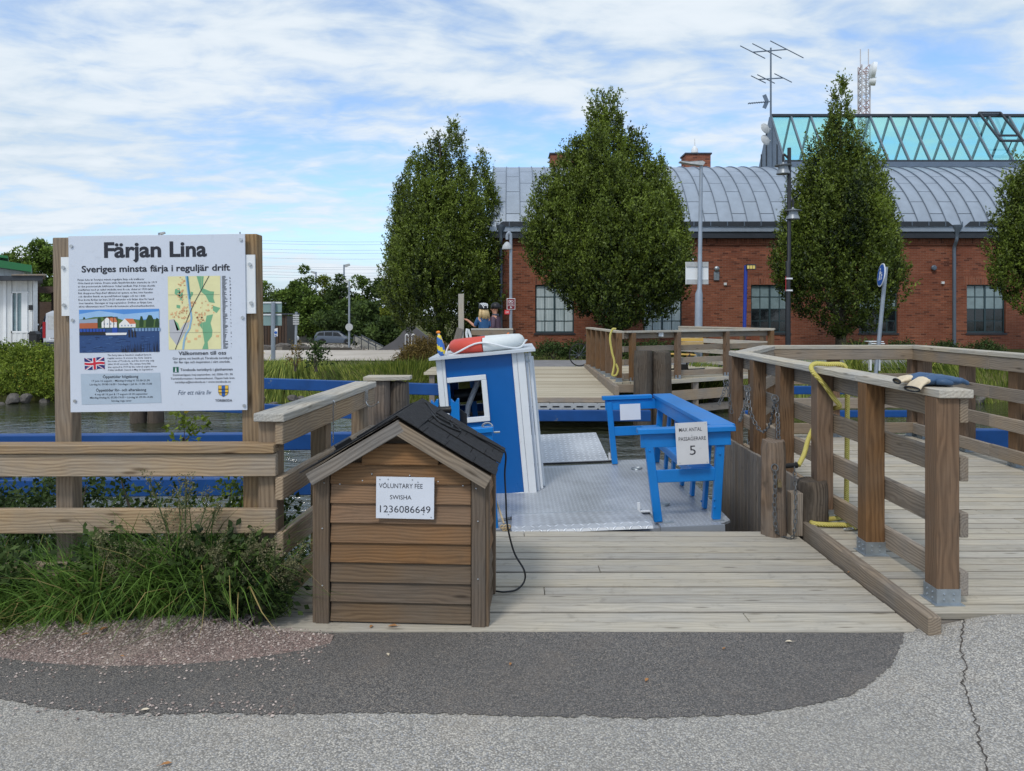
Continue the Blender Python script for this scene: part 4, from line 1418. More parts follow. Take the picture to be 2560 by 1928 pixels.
me_o = m.build('rolled_cloth', [flat('flag_cloth_blue', 58, 110, 184), flat('flag_cloth_yellow', 232, 206, 60)], fg, smooth=True, world=False)
for p in me_o.data.polygons:
    c = p.center
    p.material_index = 1 if (c.z * 14 + math.atan2(c.y, c.x) * 0.35) % 1.6 < 0.5 else 0
m = MB(); m.tube([(-0.024, 0, 0.195), (-0.027, 0, 0.215)], 0.011, 8); m.build('pole', M['white'], fg, smooth='auto', world=False)
m = MB(); m.sphere((-0.029, 0, 0.228), 0.02, 10, 6, (1.1, 1.1, 0.75)); m.build('knob', flat('orange_knob', 238, 140, 40), fg, smooth=True, world=False)
heel(fg)
ms = thing('capacity_notice', 'white notice reading max antal passagerare 5 on the blue bench', 'notice', at(1735, 1160, 5.838))
YM = 5.838
pc = at(1734, 1109, YM)
a, b = at(1693, 1056, YM), at(1773, 1161, YM)
m = MB(); m.bb(a.x, b.x, YM, YM + 0.004, b.z, a.z); sh2 = m.build('sheet', painted('scuffed_notice', L3(208, 208, 210), 0.45, 0.05, L3(150, 148, 140)), ms)
lettering('MAX ANTAL', 1702, 1759, 1078, 9, YM - 0.0015, ink, sh2, 0.002, 3)
lettering('PASSAGERARE', 1700, 1768, 1101, 9, YM - 0.0015, ink, sh2, 0.002, 3)
lettering('5', 1726, 1741, 1137, 23, YM - 0.0015, ink, sh2, -0.004, 3)
for x, y in ((1698, 1060), (1768, 1060), (1700, 1156), (1768, 1157), (1733, 1088)):
    q = MB(); q.sphere(at(x, y, YM - 0.001), 0.004, 6, 4); q.build('pin', M['steel'], ms)
ms.rotation_euler = (0, R(-3.0), 0)
a, b = at(1551, 1010, 8.17), at(1602, 1050, 8.17)
pt = MB(); pt.bb(a.x, b.x, 8.17, 8.176, b.z, a.z)
pt = pt.build('blank_notice', M['paper'], origin=((a.x + b.x) / 2, 8.173, b.z)); pt.rotation_euler = (0, R(-2.3), 0)
tag(pt, 'blank pale plate hanging from the far arm of the blue bench', 'notice')

# ------------------------------------------------------------------ piles, chains, rope, gloves
def pile_mesh(m, x, y, z0, z1, r, seed, lean=(0, 0), n=18):
    rd = random.Random(seed)
    ph = [rd.uniform(0, 6.28) for _ in range(6)]
    vs, fs = [], []
    K = 12
    for i in range(K + 1):
        f = i / K
        z = z0 + (z1 - z0) * f
        for j in range(n):
            a = 2 * math.pi * j / n
            q = 1 + 0.05 * math.sin(3 * a + ph[0]) + 0.035 * math.sin(5 * a + ph[1] + f) + 0.03 * math.sin(9 * a + ph[2]) + rd.uniform(-0.02, 0.02)
            rr = r * q * (1.04 - 0.06 * f) * (0.93 if i == K else 1)
            vs.append((x + lean[0] * f + rr * math.cos(a), y + lean[1] * f + rr * math.sin(a), z + (rd.uniform(-0.012, 0.012) if i == K else 0)))
    for i in range(K):
        for j in range(n):
            fs.append((i * n + j, i * n + (j + 1) % n, (i + 1) * n + (j + 1) % n, (i + 1) * n + j))
    fs.append(tuple(K * n + j for j in range(n)))
    m.add(vs, fs)


def upright(o):
    """turn the mesh so that its local X runs up the trunk: the grain follows"""
    T = Matrix.Rotation(R(90), 4, 'Y')
    o.data.transform(T.inverted()); o.matrix_basis = o.matrix_basis @ T
    return o


m = MB(); pile_mesh(m, 0, 0, 0, 0.69, 0.088, 1)
o = m.build('mooring_pile', M['pile'], smooth='auto'); o.location = (1.93, 5.46, LZ); upright(o)
tag(o, 'tall weathered mooring pile hung with a galvanised chain', 'pile')
m = MB(); pile_mesh(m, 0, 0, 0, 0.385, 0.108, 2)
o = m.build('pile_stump', M['pile_dark'], smooth='auto'); o.location = (2.24, 5.5, LZ); upright(o)
tag(o, 'short thick dark pile stump at the end of the deck edge beam', 'pile')
o = beam('square_stub_post', (2.083, 5.45, LZ), (2.083, 5.45, 0.235), 0.1, 0.085, M['board'], up=(1, 0, 0))
tag(o, 'squared timber stub between the mooring pile and the pile stump', 'post')
dp = thing('double_pile', 'twin log pile with a pale cap plate behind the shingled roof', 'pile', (-1.04, 6.2, -1.0))
for x, y, r, s in ((-1.11, 6.2, 0.105, 5), (-0.945, 6.22, 0.085, 6)):
    m = MB(); pile_mesh(m, 0, 0, 0, 1.99 - (0.02 if s == 6 else 0), r, s)
    o = m.build('log', M['pile' if s == 5 else 'pile_dark'], smooth='auto'); o.location = (x, y, -1.0); upright(o); o.parent = dp; o.matrix_parent_inverse = wm(dp).inverted()
m = MB()
m.prism([(-1.225, 6.09, 0.995), (-1.1, 6.075, 0.995), (-0.95, 6.11, 0.995), (-0.85, 6.15, 0.995), (-0.85, 6.3, 0.995), (-1.22, 6.31, 0.995)], (0, 0, 0.028))
m.build('cap_plate', M['cap'], dp)

# steel hooks on the left railing
m = MB()
p = at(833, 1005, 4.72); xr = p.x
m.tube(smooth_path([(p.x + 0.012, p.y, p.z - 0.02), (p.x + 0.008, p.y - 0.01, p.z), (p.x, p.y, p.z - 0.015), (p.x, p.y, p.z - 0.26)], 5), 0.004, 6)
tag(m.build('wire_hook', M['steel'], smooth='auto'), 'thin steel rod hooked over the deck railing board', 'hook')
m = MB()
p = at(916, 985, 5.55)
m.tube(smooth_path([p, p + Vector((-0.005, 0, -0.06)), p + Vector((0.02, -0.02, -0.088)), p + Vector((0.06, -0.04, -0.085)), p + Vector((0.1, -0.05, -0.055))], 6), 0.006, 6)
m.bb(p.x - 0.012, p.x + 0.012, p.y - 0.004, p.y + 0.004, p.z - 0.05, p.z + 0.03)
tag(m.build('curved_hook', M['steel'], smooth='auto'), 'curved steel hook at the far end of the deck railing', 'hook')


M['chain'] = plain('dull_chain_steel', L3(112, 114, 116), 0.5, 0.6, 0.25, 20)


def chain(pts, link_len, r, name, label, mat='galv', ring=None):
    P = smooth_path(pts, 24)
    d_ = [0.0]
    for a, b in zip(P[:-1], P[1:]):
        d_.append(d_[-1] + (b - a).length)
    m = MB()
    n = max(2, int(d_[-1] / (link_len * 0.72)))
    arr = np.array([tuple(p) for p in P])
    pos = [Vector([np.interp(d_[-1] * i / n, d_, arr[:, k_]) for k_ in range(3)]) for i in range(n + 1)]
    for i in range(n):
        c, dr = (pos[i] + pos[i + 1]) / 2, (pos[i + 1] - pos[i]).normalized()
        fr_ = frame(dr, (0, 1, 0.2))
        s_ = fr_ @ Vector((0, 1, 0)) if i % 2 else fr_ @ Vector((0, 0, 1))
        s_ = (s_ + (fr_ @ Vector((0, 0.35, 0.35)))).normalized()
        hl, hw = link_len / 2 - r, link_len * 0.28
        q = [c + dr * hl * u + s_ * hw * w for u, w in ((1, 0), (0.75, 0.85), (0, 1), (-0.75, 0.85), (-1, 0), (-0.75, -0.85), (0, -1), (0.75, -0.85))]
        m.tube(q, r, 5, closed=True)
    if ring:
        for c, rr in ring:
            m.tube([Vector(c) + Vector((rr * math.cos(a), 0.3 * rr * math.sin(a), rr * math.sin(a))) for a in np.linspace(0, 6.28, 13)[:-1]], r * 1.1, 6, closed=True)
    o = m.build(name, M['chain'], smooth='auto', fix=False)
    return tag(o, label, 'chain')


pr_ = at(1937, 1176, 5.36)
chain([pr_, at(1938, 1215, 5.35), at(1936, 1270, 5.35), at(1941, 1325, 5.34), gr(1950, 1338, LZ + 0.01), gr(1970, 1345, LZ + 0.01), gr(1982, 1344, LZ + 0.012), at(1987, 1320, 5.3), at(1989, 1250, 5.34), at(1986, 1168, 5.4)],
      0.045, 0.0042, 'pile_chain', 'galvanised chain looped down the tall mooring pile to the deck', ring=[(pr_ + Vector((0, 0, 0.02)), 0.024)])
m = MB(); c = pr_ + Vector((0.03, -0.01, -0.1)); m.bb(c.x - 0.014, c.x + 0.014, c.y - 0.008, c.y + 0.008, c.z - 0.02, c.z + 0.018)
m.tube([c + Vector((0.009 * math.cos(a), 0, 0.018 + 0.02 * math.sin(a))) for a in np.linspace(0, math.pi, 7)], 0.003, 6)
tag(m.build('padlock', plain('brass', L3(150, 136, 104), 0.4, 0.7), smooth='auto'), 'small padlock on the chain of the tall mooring pile', 'padlock')
m = MB(); m.tube([at(1955, 1166, 5.44), at(1990, 1163, 5.44)], 0.018, 10); m.tube([at(1988, 1163, 5.44), at(1993, 1163, 5.44)], 0.022, 10)
tag(m.build('black_grip', M['black'], smooth='auto'), 'black rubber grip sticking out from the tall mooring pile', 'grip')
r2, r3, r1 = at(1872, 972, 7.02), at(1941, 997, 6.3), at(1819, 955, 7.72)
for q in (r1, r2, r3):
    q.x -= 0.012
chain([r2, at(1878, 1035, 6.9), at(1903, 1078, 6.72), at(1925, 1060, 6.5), r3], 0.052, 0.0045, 'railing_chain', 'chain slung in a loop between two posts of the platform railing', ring=[(r2, 0.03), (r3, 0.03)])
chain([r3, at(1944, 1040, 6.28), at(1946, 1098, 6.1)], 0.052, 0.0045, 'hanging_chain', 'chain hanging straight down from a railing post to the mooring pile')
chain([r2, at(1864, 1010, 7.0), at(1853, 1045, 6.7), at(1848, 1052, 6.3)], 0.052, 0.0045, 'bench_chain', 'dark chain running from a railing post to the blue bench corner', ring=None)
chain([r1, at(1808, 985, 7.6), at(1797, 1012, 7.5)], 0.052, 0.0045, 'corner_chain', 'chain hanging at the corner post of the platform railing', ring=[(r1, 0.03)])
chain([r1 + Vector((0.01, 0, 0)), at(1824, 1000, 7.7), at(1830, 1034, 7.68)], 0.052, 0.0045, 'short_chain', 'short chain end dangling beside the corner post of the platform railing')

t = NT('yellow_braided_rope')
v = t.coord()
w1 = t.n('ShaderNodeTexWave', wave_type='BANDS', bands_direction='DIAGONAL'); t.l(v, w1.inputs[0]); w1.inputs['Scale'].default_value = 42
c = t.mix(w1.outputs['Fac'], L3(170, 156, 66), L3(222, 210, 124))
c = t.mix(t.ramp(t.noise(v, 18, 5, 0.7), 0.5, 0.75, 0, 0.4), c, L3(200, 190, 140))
t.bump(w1.outputs['Fac'], 0.6, 0.004)
M['rope'] = t.fin(c, 0.75, 0, 0.3)
rp = [(2.105, 5.44, 0.43), (2.17, 5.5, 0.5), (2.25, 5.62, 0.59), (2.315, 5.69, 0.66), (2.37, 5.7, 0.74), (2.425, 5.62, 0.82), (2.43, 5.49, 0.86), (2.38, 5.47, 0.92), (2.30, 5.465, 1.03), (2.235, 5.49, 1.11), (2.232, 5.52, 1.15), (2.27, 5.53, 1.172), (2.36, 5.53, 1.168), (2.46, 5.53, 1.166),
      (2.495, 5.53, 1.13), (2.505, 5.53, 1.0), (2.505, 5.53, 0.7), (2.5, 5.525, 0.4), (2.495, 5.52, 0.15), (2.5, 5.52, 0.05), (2.5, 5.55, 0.022), (2.42, 5.52, 0.021), (2.3, 5.47, 0.021), (2.2, 5.42, 0.021), (2.195, 5.37, 0.022), (2.28, 5.345, 0.022), (2.4, 5.34, 0.021), (2.5, 5.3, 0.021)]
m = MB(); m.tube(smooth_path(rp, 8), 0.0175, 10)
yr = m.build('mooring_rope', M['rope'], smooth=True); tag(yr, 'thick yellow braided rope thrown over the platform railing', 'rope')
m = MB(); m.tube([(2.46, 5.29, 0.022), (2.56, 5.28, 0.022)], 0.022, 10); m.build('rope_sleeve', M['black'], yr, smooth='auto')
m = MB(); m.tube(smooth_path([(2.45, 5.28, 0.02), (2.40, 5.265, 0.02), (2.36, 5.255, 0.015), (2.40, 5.25, 0.02), (2.45, 5.27, 0.02)], 5), 0.0075, 6); m.build('snap_hook', M['steel'], yr, smooth='auto')
m = MB(); m.sphere((2.44, 5.275, 0.026), 0.026, 10, 6, (1.2, 1, 0.7)); m.build('eye_splice', M['rope'], yr, smooth=True)

# work gloves on the front end of the rail
M['glove'] = plain('blue_rubber_glove', L3(58, 86, 118), 0.5, 0, 0.18, 18, 0.25, 30)
M['cuff'] = plain('cream_canvas_cuff', L3(214, 198, 170), 0.85, 0, 0.1, 30, 0.3, 120)


def glove(o, ang, flip, name, label, droop):
    """o: wrist point on the rail; fingers point along ang; flattened loft plus finger tubes, remeshed into one skin"""
    root = thing(name, label, 'glove', o, 'work gloves on the rail')
    fx = Vector((math.cos(ang), math.sin(ang), 0)); sd = Vector((-fx.y, fx.x, 0)) * flip

    def loft(secs, nm, mt, th=0.0):
        m = MB(); n = 14; vs, fs = [], []
        for (s, w, h, z) in secs:
            for j in range(n):
                a = 2 * math.pi * j / n
                wr = 1 + 0.08 * math.sin(3 * a + s * 60)
                vs.append(fx * s + sd * (w * math.cos(a) * wr) + Vector((0, 0, z + h * math.sin(a) * wr)))
        for i in range(len(secs) - 1):
            for j in range(n):
                fs.append((i * n + j, i * n + (j + 1) % n, (i + 1) * n + (j + 1) % n, (i + 1) * n + j))
        m.add(vs, fs); return m
    m = loft([(0.0, 0.05, 0.022, 0.03), (0.06, 0.052, 0.03, 0.038), (0.12, 0.06, 0.03, 0.036), (0.175, 0.06, 0.024, 0.03), (0.205, 0.048, 0.015, 0.024), (0.215, 0.01, 0.004, 0.022)], 'hand', 'glove')
    for k_, (w0, ln) in enumerate(((-0.04, 0.07), (-0.014, 0.085), (0.014, 0.08), (0.04, 0.06))):
        p0 = fx * 0.175 + sd * w0 + Vector((0, 0, 0.026))
        m.tube([p0, p0 + fx * ln * 0.5 + Vector((0, 0, 0.008)), p0 + fx * ln + Vector((0, 0, -0.008)), p0 + fx * (ln + 0.012) + Vector((0, 0, -0.014))], [0.014, 0.0145, 0.012, 0.004], 8)
    p0 = fx * 0.05 + sd * 0.045 + Vector((0, 0, 0.028))
    m.tube([p0, p0 + fx * 0.04 + sd * 0.022, p0 + fx * 0.075 + sd * 0.022 + Vector((0, 0, -0.008)), p0 + fx * 0.084 + sd * 0.02 + Vector((0, 0, -0.01))], [0.017, 0.016, 0.013, 0.004], 8)
    m.build('hand', M['glove'], root, smooth=True, world=False)
    m = loft([(-0.06, 0.068, 0.011, 0.016 - droop), (-0.035, 0.062, 0.018, 0.026 - droop * 0.4), (0.0, 0.051, 0.0235, 0.031), (0.012, 0.05, 0.0235, 0.031)], 'cuff', 'cuff')
    m.build('cuff', M['cuff'], root, smooth=True, world=False)
    m = MB(); m.tube([fx * -0.061 + sd * 0.067 * math.cos(a) + Vector((0, 0, 0.016 - droop + 0.012 * math.sin(a))) for a in np.linspace(0, 6.28, 17)[:-1]], 0.005, 6, closed=True)
    m.build('cuff_hem', M['black'], root, smooth='auto', world=False)
    return root


glove((2.255, 4.21, 1.146), R(-12), 1, 'work_glove', 'blue rubber work glove with cream cuff, lying back on the railing cap', 0.0)
glove((2.265, 4.085, 1.146), R(6), -1, 'work_glove', 'blue rubber work glove whose cream cuff droops over the railing edge', 0.03)

# fallen leaves and litter
M['dryleaf'] = plain('dry_leaf', L3(166, 118, 72), 0.8, 0, 0.25, 40)
M['paleleaf'] = plain('pale_litter', L3(214, 200, 176), 0.8, 0, 0.15, 40)
for i, (x, y, z, s, mt) in enumerate(((982, 1567, LZ + 0.003, 0.03, 0), (928, 1568, LZ + 0.003, 0.02, 0), (1276, 1662, -0.082, 0.016, 0), (970, 1638, -0.082, 0.018, 1), (1617, 1702, -0.082, 0.02, 0), (1972, 1606, -0.082, 0.022, 1), (1810, 1623, -0.082, 0.014, 0), (362, 1777, -0.082, 0.02, 1),
                                         (415, 1913, -0.084, 0.022, 0), (2122, 1432, LZ + 0.003, 0.014, 0), (258, 1575, -0.03, 0.03, 0), (212, 1588, -0.03, 0.022, 0), (305, 1642, -0.04, 0.014, 0), (2255, 1148, 0.004, 0.016, 0), (410, 1650, -0.05, 0.012, 1))):
    p = gr(x, y, z)
    a = random.uniform(0, 6.28)
    m = MB()
    out = [(1.3, 0, 0.1), (0.5, 0.5, 0.35), (-0.5, 0.55, 0.3), (-1.2, 0.1, 0.1), (-0.5, -0.5, 0.35), (0.5, -0.5, 0.25)]
    s *= 0.7
    P = [Vector(q) * s for q in out]
    vs = [Vector((0, 0, s * 0.05))] + [Matrix.Rotation(a, 3, 'Z') @ q for q in P]
    m.add(vs, [(0, j + 1, (j + 1) % 6 + 1) for j in range(6)])
    m.prism([vs[4], vs[4] + Vector((0.001, 0.002, 0)), vs[4] + Matrix.Rotation(a, 3, 'Z') @ Vector((-s * 0.8, 0, 0))], (0, 0, 0.001))
    o = m.build('fallen_leaf', M['dryleaf' if mt == 0 else 'paleleaf'])
    o.location = p + Vector((0, 0, 0.003))
    tag(o, 'small dry orange leaf fallen on the ground' if mt == 0 else 'tiny pale scrap of litter on the ground', 'leaf' if mt == 0 else 'litter', 'fallen leaves' if mt == 0 else 'scraps of litter')

# ------------------------------------------------------------------ blue guard beams and their piles
def gbeam(nm, a, b, ztop, h, label, group='blue guard beams in the canal'):
    o = beam(nm, (a[0], a[1], ztop - h / 2), (b[0], b[1], ztop - h / 2), 0.14, h, M['bluebeam'], bev=0.012)
    return tag(o, label, 'beam', group)


gbeam('guard_beam', (-11, 8.38), (-1.15, 8.74), 0.146, 0.195, 'upper blue guard beam over the water behind the low fence')
gbeam('guard_beam', (-11, 8.36), (-1.1, 8.72), -0.365, 0.205, 'lower blue guard beam over the water behind the low fence')
gbeam('guard_beam', (5.52, 8.9), (13, 9.1), 0.155, 0.225, 'blue guard beam beyond the right side of the viewing platform')
gbeam('guard_beam', (-8.6, 17.3), (-1.45, 14.95), 0.12, 0.23, 'upper blue guard beam in front of the reeds')
gbeam('guard_beam', (-8.6, 17.25), (-1.5, 14.9), -0.44, 0.22, 'lower blue guard beam in front of the reeds')
gbeam('guard_beam', (-0.6, 15.3), (2.85, 15.25), -0.45, 0.225, 'low blue beam under the far landing stage')
gbeam('guard_beam', (4.5, 14.7), (8.05, 14.75), 0.1, 0.16, 'upper blue guard beam at the far bank behind the viewing platform')
gbeam('guard_beam', (4.5, 14.65), (8.05, 14.7), -0.38, 0.13, 'lower blue guard beam at the far bank behind the viewing platform')


def pile_thing(nm, x, y, z0, z1, r, seed, label, mt='pile_dark', twin=0.0):
    root = thing(nm, label, 'pile', (x, y, z0))
    for k_, dx in enumerate((-twin, twin) if twin else (0,)):
        m = MB(); pile_mesh(m, 0, 0, 0, z1 - z0 - 0.03 * k_, r, seed + k_)
        o = m.build('log', M[mt], smooth='auto'); o.location = (x + dx, y + 0.02 * k_, z0); upright(o)
        o.parent = root; o.matrix_parent_inverse = wm(root).inverted()
    return root


pile_thing('water_pile', -8.2, 16.6, -1.4, 0.02, 0.17, 21, 'twin dark piles standing in the water below the information sign', twin=0.19)
pile_thing('water_pile', -10.4, 8.6, -1.4, 0.3, 0.13, 24, 'dark pile carrying the near guard beams at their outer end')
pile_thing('water_pile', -6.0, 8.72, -1.4, 0.1, 0.12, 26, 'dark pile carrying the near guard beams midway')
pile_thing('water_pile', 8.15, 14.8, -1.4, 0.5, 0.22, 28, 'stout grey pile at the end of the far blue beams', 'pile')
pile_thing('landing_pile', 3.05, 16.05, -1.4, 0.74, 0.2, 31, 'rough twin log pile at the front of the far landing stage', 'pile_dark', twin=0.2)

# ------------------------------------------------------------------ far landing stage
t = NT('far_deck_planks')
v = t.coord()
s_ = t.n('ShaderNodeSeparateXYZ'); t.l(v, s_.inputs[0])
q = t.math('MULTIPLY', s_.outputs[1], 8.2)
gap = t.ramp(t.math('FRACT', q), 0.0, 0.12, 1, 0)
idx = t.n('ShaderNodeTexWhiteNoise', noise_dimensions='1D'); t.l(t.math('FLOOR', q), idx.inputs['W'])
c = t.mix(idx.outputs['Value'], L3(172, 160, 138), L3(206, 196, 174))
c = t.mix(t.ramp(t.noise(t.coord((1.2, 22, 1)), 1.0, 4, 0.6), 0.4, 0.7, 0, 0.5), c, L3(140, 130, 112))
c = t.mix(gap, c, L3(60, 54, 46))
M['fardeck'] = t.fin(c, 0.88, 0, 0.2)
fd = thing('far_landing_stage', 'sloping plank landing stage across the canal', 'deck', (1.1, 18.5, -0.2))
m = MB()
m.prism([(-0.2, 15.6, -0.22), (-0.2, 21.45, 0.0), (-0.2, 21.45, -0.07), (-0.2, 15.6, -0.29)], (2.42, 0, 0))
m.build('plank_deck', M['fardeck'], fd)
beam('edge_board', (-0.2, 15.58, -0.28), (2.24, 15.58, -0.28), 0.03, 0.1, M['board'], fd)
beam('side_beam', (2.235, 15.75, -0.11), (2.12, 21.3, 0.0), 0.09, 0.2, M['board'], fd)
M['float'] = plain('grey_float_plastic', L3(176, 178, 178), 0.5, 0, 0.15, 8)
for i in range(5):
    x0 = 0.05 + i * 0.5 - 0.25
    m = MB()
    m.prism([(x0, 15.5, -0.34), (x0 + 0.48, 15.5, -0.34), (x0 + 0.5, 15.5, -0.36), (x0 + 0.5, 15.5, -0.44), (x0 + 0.47, 15.5, -0.47), (x0 + 0.03, 15.5, -0.47), (x0, 15.5, -0.44)], (0, 0.5, 0))
    fl_ = m.build('float', M['float'], fd)
    for dx in (0.12, 0.36):
        m = MB(); m.bb(x0 + dx - 0.07, x0 + dx + 0.07, 15.49, 15.505, -0.42, -0.395); m.build('float_slot', M['black'], fl_)
fp = thing('far_platform', 'plank platform with fascia beams across the canal', 'platform', (4.2, 19, 0))
m = MB()
m.prism([(2.24, 16.45, 0), (6.85, 19.2, 0), (5.4, 22.2, 0), (2.12, 21.45, 0)], (0, 0, -0.06))
m.build('plank_deck', M['fardeck'], fp)
beam('fascia_beam', (2.2, 16.42, -0.12), (2.98, 16.42, -0.12), 0.06, 0.18, M['board'], fp)
beam('fascia_beam', (3.3, 16.9, -0.04), (6.85, 19.12, -0.04), 0.05, 0.09, M['cap'], fp)
beam('low_beam', (3.3, 16.95, -0.38), (6.85, 19.1, -0.38), 0.08, 0.24, M['board'], fp)
beam('low_beam', (3.3, 17.05, -0.72), (6.85, 19.2, -0.72), 0.08, 0.18, M['grey'], fp)
for f in (0.05, 0.3, 0.6, 0.9):
    x, y = 3.3 + 3.55 * f, 17.0 + 2.2 * f
    beam('support_post', (x, y, -1.4), (x, y, -0.07), 0.14, 0.14, M['grey'], fp, up=(1, 0, 0))
frl = thing('far_railing', 'timber railing around the far plank platform', 'railing', (4, 18.5, 0))
rail_run(frl, (2.42, 16.75), (2.17, 21.1), (0.0, 0.145, 0.30, 0.46, 0.63, 0.81, 0.99), 1, 0.0, ext=(0.05, 0.05), bm_='board')
rail_run(frl, (2.62, 16.78), (6.7, 19.15), (0.03, 0.32, 0.66, 1.0), -1, 0.0, ext=(0.05, 0.05), joints=(0.33,), bm_='board')
fr2 = thing('far_side_railing', 'grey boarded railing running back along the far bank', 'railing', (6, 21, 0))
rail_run(fr2, (7.0, 19.8), (5.3, 23.2), (0.1, 0.3, 0.5, 0.7, 0.9), -1, 0.0, bm_='cap')
wp = thing('waiting_platform', 'plank platform under the two people across the canal', 'platform', (-1.1, 20.4, 0))
m = MB(); m.bb(-2.3, -0.25, 19.3, 21.7, -0.06, 0.0); m.build('plank_deck', M['fardeck'], wp)
for x_ in (-2.1, -0.45):
    beam('support_post', (x_, 19.45, -1.5), (x_, 19.45, -0.062), 0.14, 0.14, M['grey'], wp, up=(1, 0, 0))
frx = thing('waiting_railing', 'short timber railing in front of the two people', 'railing', (-0.6, 19.6, 0))
rail_run(frx, (-1.05, 19.6), (0.0, 19.6), (0.06, 0.97), 1, 0.0, ext=(0.03, 0.03), zb=(ZB[3], ZB[1]), size=0.12)
tp = thing('tall_post', 'tall pale timber post with a slanting grey brace on the far bank', 'post', (-1.38, 19.5, 0))
p = at(1153, 735, 19.5)
beam('post', (p.x, 19.5, 0), (p.x, 19.5, p.z), 0.14, 0.14, M['cap'], tp, up=(1, 0, 0))
beam('brace', (p.x - 0.25, 19.45, 0.35), (p.x - 0.02, 19.45, 1.15), 0.12, 0.17, M['grey'], tp)
m = MB(); m.tube(smooth_path([at(1168, 822, 19.42), at(1166, 835, 19.42), at(1170, 852, 19.42), at(1176, 853, 19.42), at(1176, 840, 19.42), at(1170, 824, 19.42)], 4), 0.035, 6)
tag(m.build('coiled_line', M['white'], smooth='auto'), 'white mooring line hung beside the tall timber post', 'rope')
m = MB(); m.tube(smooth_path([at(1256, 848, 19.4), at(1266, 838, 19.4), at(1272, 832, 19.4), at(1266, 842, 19.4), at(1258, 848, 19.4)], 4), 0.018, 6)
tag(m.build('orange_strap', flat('orange_strap_cloth', 240, 130, 60), smooth='auto'), 'orange strap at the end of the short waiting railing', 'strap')
# yellow hose on the far corner post and switch box
m = MB(); m.tube(smooth_path([at(1540, 823, 16.5), at(1531, 824, 16.5), at(1525, 845, 16.5), at(1530, 880, 16.5), at(1536, 905, 16.5), at(1533, 928, 16.5), at(1531, 938, 16.5), at(1540, 938, 16.5), at(1545, 925, 16.5), at(1540, 910, 16.5)], 5), 0.024, 8)
tag(m.build('yellow_hose', M['rope'], smooth='auto'), 'pale yellow rope looped over the corner post of the far railing', 'rope')
m = MB(); c = at(1652, 836, 17.3); m.box(c, (0.11, 0.06, 0.1)); m.tube([c + Vector((-0.06, 0, 0.04)), c + Vector((-0.5, 0, 0.06))], 0.01, 6)
tag(m.build('switch_box', M['white']), 'small white switch box on the far railing', 'switch box')

# bench of yellow slats on the far platform
bc = thing('park_bench', 'yellow slatted bench with bent black tube frame on the far platform', 'bench', (4.55, 20.0, 0))
M['yslat'] = wood('yellow_bench_wood', L3(214, 178, 96), L3(176, 136, 66), L3(190, 170, 120), 0.3)
for i in range(4):
    a, b = Vector((3.9, 19.75 + i * 0.1, 0.47)), Vector((4.95, 19.95 + i * 0.1, 0.42))
    beam('seat_slat', a, b, 0.085, 0.03, M['yslat'], bc)
for i in range(3):
    a, b = Vector((4.55, 20.2 + i * 0.02, 0.72 + i * 0.1)), Vector((5.25, 20.3 + i * 0.02, 0.72 + i * 0.1))
    beam('back_slat', a, b, 0.03, 0.085, M['yslat'], bc)
for x in (4.0, 4.75):
    m = MB(); m.tube(smooth_path([(x, 19.75, 0.45), (x - 0.08, 19.75, 0.3), (x - 0.05, 19.8, 0.06), (x + 0.1, 19.95, 0.03), (x + 0.5, 20.2, 0.03)], 5), 0.022, 8); m.build('frame_tube', M['black'], bc, smooth='auto')
m = MB(); m.bb(4.4, 4.75, 19.95, 20.15, 0.02, 0.16); tag(m.build('black_crate', M['black']), 'small black box under the yellow bench', 'box')

# ------------------------------------------------------------------ far ground surfaces
t = NT('pale_road_surface')
v = t.coord()
c = t.mix(t.ramp(t.noise(v, 0.5, 6, 0.65), 0.35, 0.65), L3(178, 168, 154), L3(202, 192, 180))
c = t.mix(t.ramp(t.noise(v, 12, 4, 0.7), 0.5, 0.8, 0, 0.4), c, L3(150, 142, 130))
M['road'] = t.fin(c, 0.9, 0, 0.2)
sheet('road', np.arange(-40, -3.0, 1.0), np.arange(25.0, 66, 1.5), lambda X, Y: terrain(X, Y) + 0.03, M['road'])
M['quay'] = plain('quay_asphalt', L3(132, 130, 130), 0.9, 0, 0.15, 3, 0.3, 60)
sheet('quay_path', np.arange(-2.0, 36, 1.0), np.arange(21.6, 25.3, 0.6), lambda X, Y: terrain(X, Y) + 0.03, M['quay'])
kb = MB()
for i in range(8):
    a, b = gr(698 + i * 22, 888 - i * 2.1, -0.35), gr(698 + (i + 1) * 22, 888 - (i + 1) * 2.1, -0.35)
    a.z, b.z = float(terrain(a.x, a.y)) + 0.08, float(terrain(b.x, b.y)) + 0.08
    kb.bar(a, b, 0.3, 0.18)
tag(kb.build('kerb', plain('dark_kerb_stone', L3(112, 106, 98), 0.9, 0, 0.2, 5)), kind='structure')

# ------------------------------------------------------------------ stones
M['stone'] = plain('grey_boulder', L3(96, 91, 86), 0.9, 0, 0.35, 3, 0.6, 12)


def boulder_mesh(seed):
    rd = random.Random(seed)
    b = bmesh.new(); bmesh.ops.create_icosphere(b, subdivisions=2, radius=1.0)
    ph = [Vector((rd.gauss(0, 1), rd.gauss(0, 1), rd.gauss(0, 1))).normalized() for _ in range(9)]
    ct = [rd.uniform(0.55, 0.9) for _ in range(9)]
    for q in b.verts:
        for n_, k_ in zip(ph, ct):
            dd = q.co.dot(n_)
            if dd > k_:
                q.co -= n_ * (dd - k_)
    me = bpy.data.meshes.new('boulder'); b.to_mesh(me); b.free(); me.materials.append(M['stone'])
    return me


BM = [boulder_mesh(i) for i in range(5)]


